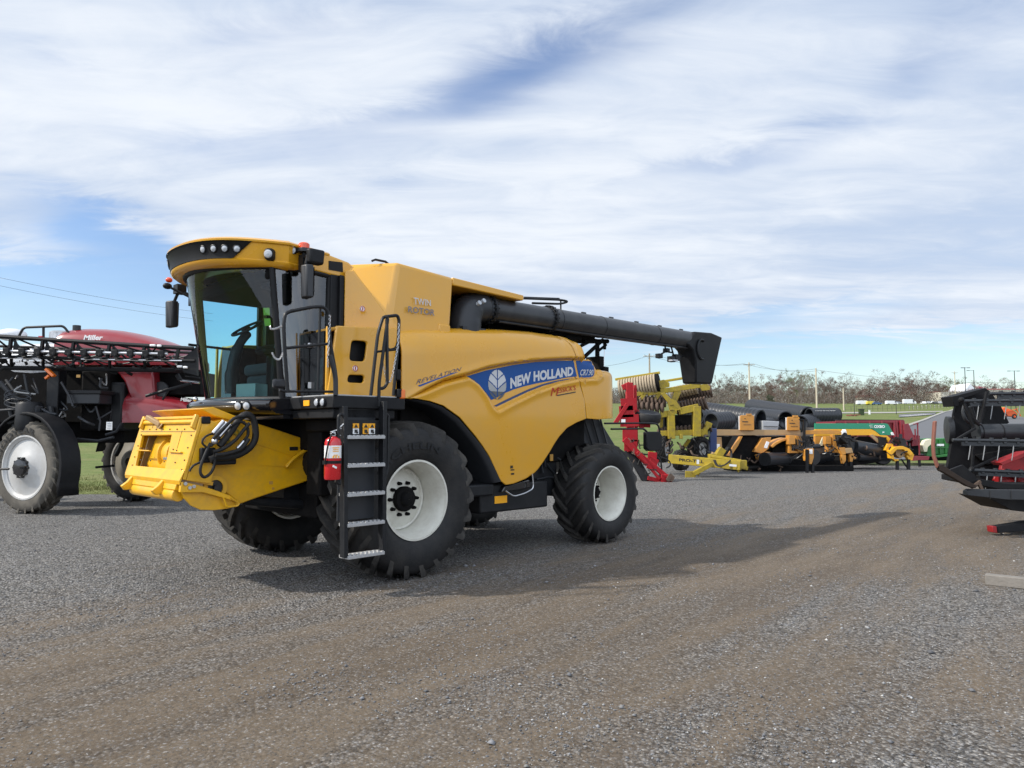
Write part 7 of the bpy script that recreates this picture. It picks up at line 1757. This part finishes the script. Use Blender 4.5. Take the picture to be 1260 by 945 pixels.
# parked cars and vans far up the slope
def car(px, Y, label, m, kind='car', L_=4.4, Hh=1.5, rz=0):
    p_ = terr_pt(px, 498.3 - (Y-196)*.045); x = p_.x; Y = p_.y; o = thing('parked_' + kind, label, kind, (x, Y, terr(x, Y)), rz, 'vehicles parked beyond the lawn')
    g = MB(); W = 1.75; h = L_/2
    if kind == 'van':
        pr = [(-h,.35),(-h,1.0),(-h+.15,Hh),(h*.45,Hh),(h*.75,1.15),(h,1.0),(h,.35)]
    elif kind == 'truck':
        pr = [(-h,.6),(-h,Hh),(h*.45,Hh),(h*.45,1.9),(h*.8,1.9),(h,1.2),(h,.5)]
    else: pr = [(-h,.35),(-h,.85),(-h*.85,.95),(-h*.55,Hh),(h*.2,Hh),(h*.52,.98),(h*.95,.85),(h,.6),(h,.35)]
    g.prism([(a,-W/2,b) for a, b in pr], [(a,W/2,b) for a, b in pr]); g.build('body', M[m], o, bevel=.06)
    g = MB()
    if kind == 'car':
        wn = [(-h*.70,1.0),(-h*.50,Hh-.08),(h*.15,Hh-.08),(h*.42,1.0)]
    else: wn = [(h*.42,1.05),(h*.40,Hh*.85),(h*.55,Hh*.85),(h*.74,1.1)]
    for s in (-1, 1): g.prism([(a, s*(W/2+.005), b) for a, b in wn], [(a, s*(W/2-.03), b) for a, b in wn])
    g.build('window', M['carglass'], o)
    for a in (-h*.62, h*.62):
        for s in (-1, 1):
            g = MB(); g.lathe([(.001,-.1),(.2,-.1),(.32,-.1),(.32,.1),(.2,.1),(.001,.1)], (a, s*(W/2-.08), .32), (0,1,0), 16); g.build('wheel', M['rubber'], o)
    return o
random.seed(3)
car(1062, 196, 'white van parked left of the small yellow van beyond the lawn', 'carwhite', 'van', 6.2, 2.0); car(1071.5, 196, 'small yellow van beyond the lawn, in front of the trees', 'caryellow', 'van', 4.0, 1.7); car(1078.5, 196, 'blue car parked right of the small yellow van', 'carblue'); car(1097, 200, 'white van parked alone beyond the lawn, midway along the tree line', 'carwhite', 'van', 5.4, 1.9); car(1119, 205, 'white box truck parked under the trees beyond the lawn', 'carwhite', 'truck', 6.5, 2.8)
cols = ['carwhite','carsilver','carwhite','cardark','carsilver','carwhite','carblue','cardark','carwhite','carsilver']
nm = {'carwhite':'white','carsilver':'silver','cardark':'black','carblue':'blue'}
for k in range(9):
    px = 1136 + k*4.6; c_ = cols[k]; ord_ = ['first','second','third','fourth','fifth','sixth','seventh','eighth','ninth'][k]
    car(px, 212 + (k % 3)*6, nm[c_] + ' car parked ' + ord_ + ' from the left in the car row before the pale building', c_, 'car', 4.3, 1.5, R(80 + 12*(k % 3)))
car(1105, 214, 'silver car parked right of the lone white van beyond the lawn', 'carsilver'); car(1169.5, 190, 'white box truck parked at the right end of the car row', 'carwhite', 'truck', 4.8, 2.9)
# buildings behind the car park
def bld(px0, px1, Y, h, dep, label, wall, roof, rise=1.2, gable=False, awning=False):
    x0 = at(px0, 490, Y).x; x1 = at(px1, 490, Y).x; c = Vector(((x0+x1)/2, Y, terr((x0+x1)/2, Y))); o = thing('building', label, 'building', tuple(c)); w_ = (x1-x0)/2
    g = MB(); g.b2((-w_,0,-1), (w_,dep,h)); g.build('wall', M[wall], o)
    g = MB()
    if gable: g.prism([(-w_-.4,-.4,h), (w_+.4,-.4,h), (0,-.4,h+rise)], [(-w_-.4,dep,h), (w_+.4,dep,h), (0,dep,h+rise)])
    else: g.prism([(-w_-.3,-.5,h), (-w_-.3,dep/2,h+rise), (-w_-.3,dep+.5,h)], [(w_+.3,-.5,h), (w_+.3,dep/2,h+rise), (w_+.3,dep+.5,h)])
    g.build('roof', M[roof], o)
    n = max(2, int(w_*2/3.2))
    for k in range(n): 
        g = MB(); xx = -w_ + (k+.5)*2*w_/n; g.b2((xx-.8,-.06,.8), (xx+.8,.0,2.1)); g.build('window', M['window'], o)
    if awning: g = MB(); g.prism([(-w_,-2.2,2.6),(-w_,0,3.6),(-w_,0,3.4)], [(w_,-2.2,2.6),(w_,0,3.6),(w_,0,3.4)]); g.build('awning', M['roofwhite'], o)
    return o
bld(1158, 1190, 452, 7.5, 20, 'long pale building with a white awning behind the parked cars', 'wallcream', 'roofred', .6, awning=True); bld(1187, 1201, 458, 8.0, 18, 'white gabled building right of the long pale building', 'wallwhite', 'roofwhite', 5.0, True); bld(1202, 1262, 468, 9.6, 20, 'long pale building with a red brown roof, above the header reel', 'wallcream', 'roofred', 1.2); bld(1060, 1076, 500, 6.0, 12, 'tan house half hidden by the bare trees beyond the lawn', 'wallcream', 'roofred', 2.0)
# orange tractor beyond the header
TK, tk = far('compact_tractor', 'small orange tractor with a loader, seen behind the header reel', 'tractor', 1241, 516, 75)
YT = tk.y
def tq(px, py, d=0): return at(px, py, YT + d) - tk
g = MB(); A = [tq(x, y) for x, y in ((1233,504),(1236,501),(1249,506),(1252,509),(1250,513),(1240,512),(1234,508))]; g.prism(A, [q + Vector((0,1.0,0)) for q in A]); g.build('hood', M['kubota'], TK, bevel=.05)
g = MB(); g.bar(tq(1238,499,.2), tq(1238,508,.2), .08, .08); g.bar(tq(1244,497,.2), tq(1244,507,.2), .08, .08); g.bar(tq(1237,497.5,.5), tq(1246,497,.5), .8, .08); g.build('roll_frame', M['darkpole'], TK)
simple_wheel(TK, tq(1235.5,511.5,.0), .5, .35, .26, (0,-1), 'kubota'); simple_wheel(TK, tq(1248,512.3,.0), .42, .3, .2, (0,-1), 'kubota')
g = MB(); g.bar(tq(1232,508,-.1), tq(1252,503,-.1), .12, .14, up=(0,1,0)); g.bar(tq(1250,503,-.1), tq(1256,512,-.1), .12, .14, up=(0,1,0)); g.build('loader_arm', M['kubota'], TK)

# ------------------------------------------------------------ trees: bare early spring
def branch(V, F, p, d, L_, r0, depth, rng, tw):
    q = p + d*L_; _, a, b = frame(d); r1 = r0*.62; k = len(V)
    for e, r_ in ((p, r0), (q, r1)):
        for j in range(3): t = 2*PI*j/3; V.append(e + (a*math.cos(t) + b*math.sin(t))*r_)
    F += [(k+j, k+(j+1) % 3, k+3+(j+1) % 3, k+3+j) for j in range(3)]
    if depth == 0:
        tw.append((q, d)); return
    n = 3 if depth > 1 else 4
    for i in range(n):
        t = rng.uniform(.45, 1.0); o = p + d*L_*t
        nd = (d + Vector((rng.uniform(-1,1), rng.uniform(-1,1), rng.uniform(-.35,.75)))*.72).normalized()
        branch(V, F, o, nd, L_*rng.uniform(.55,.78), r1*rng.uniform(.6,.85), depth-1, rng, tw)
def tree_mesh(seed, H_, spread, twigmat, density=1.0):
    rng = random.Random(seed); V = []; F = []; tw = []
    tr = MB(); tr.tube([(0,0,-.3), (rng.uniform(-.1,.1),0,H_*.2), (rng.uniform(-.2,.2),rng.uniform(-.2,.2),H_*.42)], [H_*.016, H_*.012, H_*.009], 8)
    base = Vector((0,0,H_*.18))
    for i in range(9):
        z = H_*(.16 + .26*i/8); a = rng.uniform(0, 2*PI); up = rng.uniform(.35, 1.1)
        d = Vector((math.cos(a)*spread, math.sin(a)*spread, up)).normalized()
        branch(V, F, Vector((0,0,z)), d, H_*rng.uniform(.18,.30), H_*.0055, 3, rng, tw)
    branch(V, F, Vector((0,0,H_*.4)), Vector((rng.uniform(-.15,.15), rng.uniform(-.15,.15), 1)).normalized(), H_*.30, H_*.007, 3, rng, tw)
    cr = MB(); cr.v = V; cr.f = F
    TV = []; TF = []
    for (q, d) in tw:
        for j in range(int(15*density)):
            nd = (d + Vector((rng.uniform(-1,1), rng.uniform(-1,1), rng.uniform(-.6,.8)))*.9).normalized(); L2 = H_*rng.uniform(.035,.095); s = nd.cross(Vector((rng.random(), rng.random(), rng.random()))).normalized()*H_*.0010
            k = len(TV); TV += [q - s, q + s, q + nd*L2]; TF.append((k, k+1, k+2))
    me_t = tr; return tr, cr, TV, TF
def tree(name, seed, H_, spread, twig, density=1.0):
    tr, cr, TV, TF = tree_mesh(seed, H_, spread, twig, density)
    o = bpy.data.objects.new(name, None); col.objects.link(o)
    tr.build('trunk', M['bark'], o, smooth=50)
    me = bpy.data.meshes.new('crown'); n0 = len(cr.v); me.from_pydata([tuple(v) for v in cr.v] + [tuple(v) for v in TV], [], cr.f + [tuple(i + n0 for i in f) for f in TF]); me.materials.append(M[twig]); c = bpy.data.objects.new('crown', me); col.objects.link(c); c.parent = o
    return o
def bushy(name, seed, H_, m):
    rng = random.Random(seed); o = bpy.data.objects.new(name, None); col.objects.link(o)
    tr = MB(); tr.tube([(0,0,-.3), (0,0,H_*.5)], [H_*.02, H_*.012], 6); tr.build('trunk', M['bark'], o)
    V = []; F = []
    for i in range(3800):
        z = rng.uniform(.05, 1)**.8; rad = (1-z)**.7*.30*H_*(.75 + .35*math.sin(z*23 + seed)) + .03*H_; a = rng.uniform(0, 2*PI); rr2 = rad*rng.uniform(.3,1)**.5
        p = Vector((rr2*math.cos(a), rr2*math.sin(a), z*H_)); s = H_*.022; d1 = Vector((rng.uniform(-1,1), rng.uniform(-1,1), rng.uniform(-1,1)))*s; d2 = Vector((rng.uniform(-1,1), rng.uniform(-1,1), rng.uniform(-1,1)))*s; k = len(V); V += [p-d1, p+d1, p+d2]; F.append((k,k+1,k+2))
    me = bpy.data.meshes.new('crown'); me.from_pydata([tuple(v) for v in V], [], F); me.materials.append(M[m]); c = bpy.data.objects.new('crown', me); col.objects.link(c); c.parent = o; return o
protos = {}
kinds = [('a','bare_tree',11,12,.85,'tw_grey',1.3), ('b','bare_tree',12,11,1.0,'tw_brown',1.4), ('c','bare_tree',13,13,.7,'tw_grey',1.2), ('d','bare_tree',14,10,1.0,'tw_red',1.7), ('e','budding_tree',15,10,.95,'tw_green',1.6), ('f','bare_tree',16,12,.9,'tw_brown',1.3), ('h','bare_tree',18,11,.8,'tw_grey',1.5)]
for k, nme, sd_, H_, sp_, tw_, den in kinds: protos[k] = (tree(nme, sd_, H_, sp_, tw_, den), H_)
protos['g'] = (bushy('evergreen_tree', 5, 9, 'evergreen'), 9)
index_kids(); used = set()
look = {'a':'grey bare tree with a wide rounded crown', 'b':'brown bare tree with a broad crown', 'c':'tall grey bare tree with an upright crown', 'd':'reddish budding tree with a dense crown', 'e':'first green budding tree', 'f':'brown bare tree with a tall loose crown', 'h':'grey bare tree with dense fine twigs', 'g':'dark evergreen tree'}
def put(k, px, Y, H_, label):
    p, h0 = protos[k]; x = at(px, 500, Y).x
    o = p if k not in used else copy_tree(p); used.add(k)
    o.location = (x, Y, terr(x, Y)); s = H_/h0; o.scale = (s*random.uniform(.95,1.25), s, s); o.rotation_euler = (0, 0, random.uniform(0, 6.28))
    tag(o, label, 'tree', 'trees along the far side of the lawn'); return o
random.seed(21)
lm = [(760,'behind the combine tail'), (800,'behind the disc harrow'), (850,'behind the auger spout'), (890,'just right of the auger spout'), (921,'beside the pole over the pipes'), (960,'between the two tall pale poles'), (1003,'beside the pale armless pole'), (1037,'beside the short pale pole'), (1070,'beyond the small yellow van'), (1100,'beyond the lone white van'), (1130,'left of the parked car row'), (1165,'behind the long pale building'), (1200,'behind the white gabled building'), (1245,'above the header reel')]
def where(px): return min(lm, key=lambda q: abs(q[0]-px))[1]
row = [(768,'h',225,9,0),(788,'b',232,8.5,0),(812,'a',225,9.2,0),(838,'f',240,8.5,0),(862,'c',225,8.6,0),
 (884,'a',150,9.6,0),(893,'h',158,8.6,0),(907,'c',210,12.5,0),(915,'b',200,11,0),(928,'d',205,9.5,0),(938,'f',190,11,0),(948,'g',215,8,0),(955,'h',200,13,0),(963,'d',190,11,0),(971,'e',205,14.5,0),(980,'e',215,14.5,0),(986,'a',195,12.5,0),(996,'b',210,11.5,0),
 (1008,'c',215,12.8,0),(1014,'h',200,10.5,0),(1022,'d',205,10,0),(1030,'a',215,12.5,0),(1040,'f',210,12,0),(1047,'c',235,13.5,0),(1056,'b',225,9.5,0),(1064,'d',215,8,0),(1078,'a',245,14,0),(1083,'c',240,15.5,0),(1092,'d',225,10,0),(1099,'h',240,14.5,0),(1106,'c',245,16,0),(1113,'d',225,11.5,0),(1122,'a',245,15.5,0),(1128,'f',250,16.5,0),(1137,'c',245,14.5,0),(1146,'h',250,14,0),(1152,'b',245,15,0),(1161,'e',262,15.5,0),(1170,'f',268,14,0),
 (1184,'c',270,14.5,0),(1193,'a',275,14,0),(1204,'h',272,15,0),(1214,'c',275,15.5,0),(1224,'a',275,14,0),(1234,'f',278,15,0),(1243,'c',275,14.5,0),(1252,'h',275,14,0),(1262,'g',268,10,0),(1272,'a',270,14,0),(1290,'c',270,14,0),(1310,'b',265,14,0)]
cnt = {}
for (px, k, Y, H_, _) in row:
    key = (k, where(px)); cnt[key] = cnt.get(key, 0) + 1
seen = {}
for (px, k, Y, H_, _) in row:
    key = (k, where(px)); seen[key] = seen.get(key, 0) + 1
    lb = look[k] + ' ' + where(px)
    if cnt[key] > 1: lb += ', ' + ('left one' if seen[key] == 1 else 'right one' if seen[key] == cnt[key] else 'middle one')
    put(k, px, Y*1.9 if Y > 170 else Y*1.5, H_*(1.28 if Y > 170 else 1.2), lb)
# small flowering tree with pink red blossom by the white gable
o = tree('blossom_tree', 31, 6.5, .9, 'tw_pink', 3.0); x = at(1204, 500, 446).x; o.location = (x, 446, terr(x, 446)); o.scale = (1.7, 1.7, 1.7); tag(o, 'pink red blossoming small tree beside the white gabled building', 'tree')
# understorey: one tangled thicket along the wood's foot
rng = random.Random(4); V = []; F = []
for i in range(195000):
    px = rng.uniform(560, 1400); Y = rng.uniform(415, 520) + (20 if px > 1050 else 0); x = (px-630)/900*Y; z = terr(x, Y); hmax = 8.0 + 4.0*noise.noise((x*.035, Y*.02, 2)) + 2.0*noise.noise((x*.16, Y*.06, 3)); h = rng.uniform(0, 1)**1.1*max(1.5, hmax); a = rng.uniform(0, 6.28); s = rng.uniform(.035, .09)
    d = Vector((rng.uniform(-.6,.6), rng.uniform(-.6,.6), rng.uniform(.3,1)))*rng.uniform(.8,2.0); p = Vector((x, Y, z + h)); t = Vector((math.cos(a), math.sin(a), 0))*s*1.6; k = len(V); V += [p - t, p + t, p + d]; F.append((k, k+1, k+2))
me = bpy.data.meshes.new('thicket'); me.from_pydata([tuple(v) for v in V], [], F); me.materials.append(M['thicket']); o = bpy.data.objects.new('thicket', me); col.objects.link(o); tag(o, 'brown tangled thicket at the foot of the far trees', 'thicket', kind='stuff')
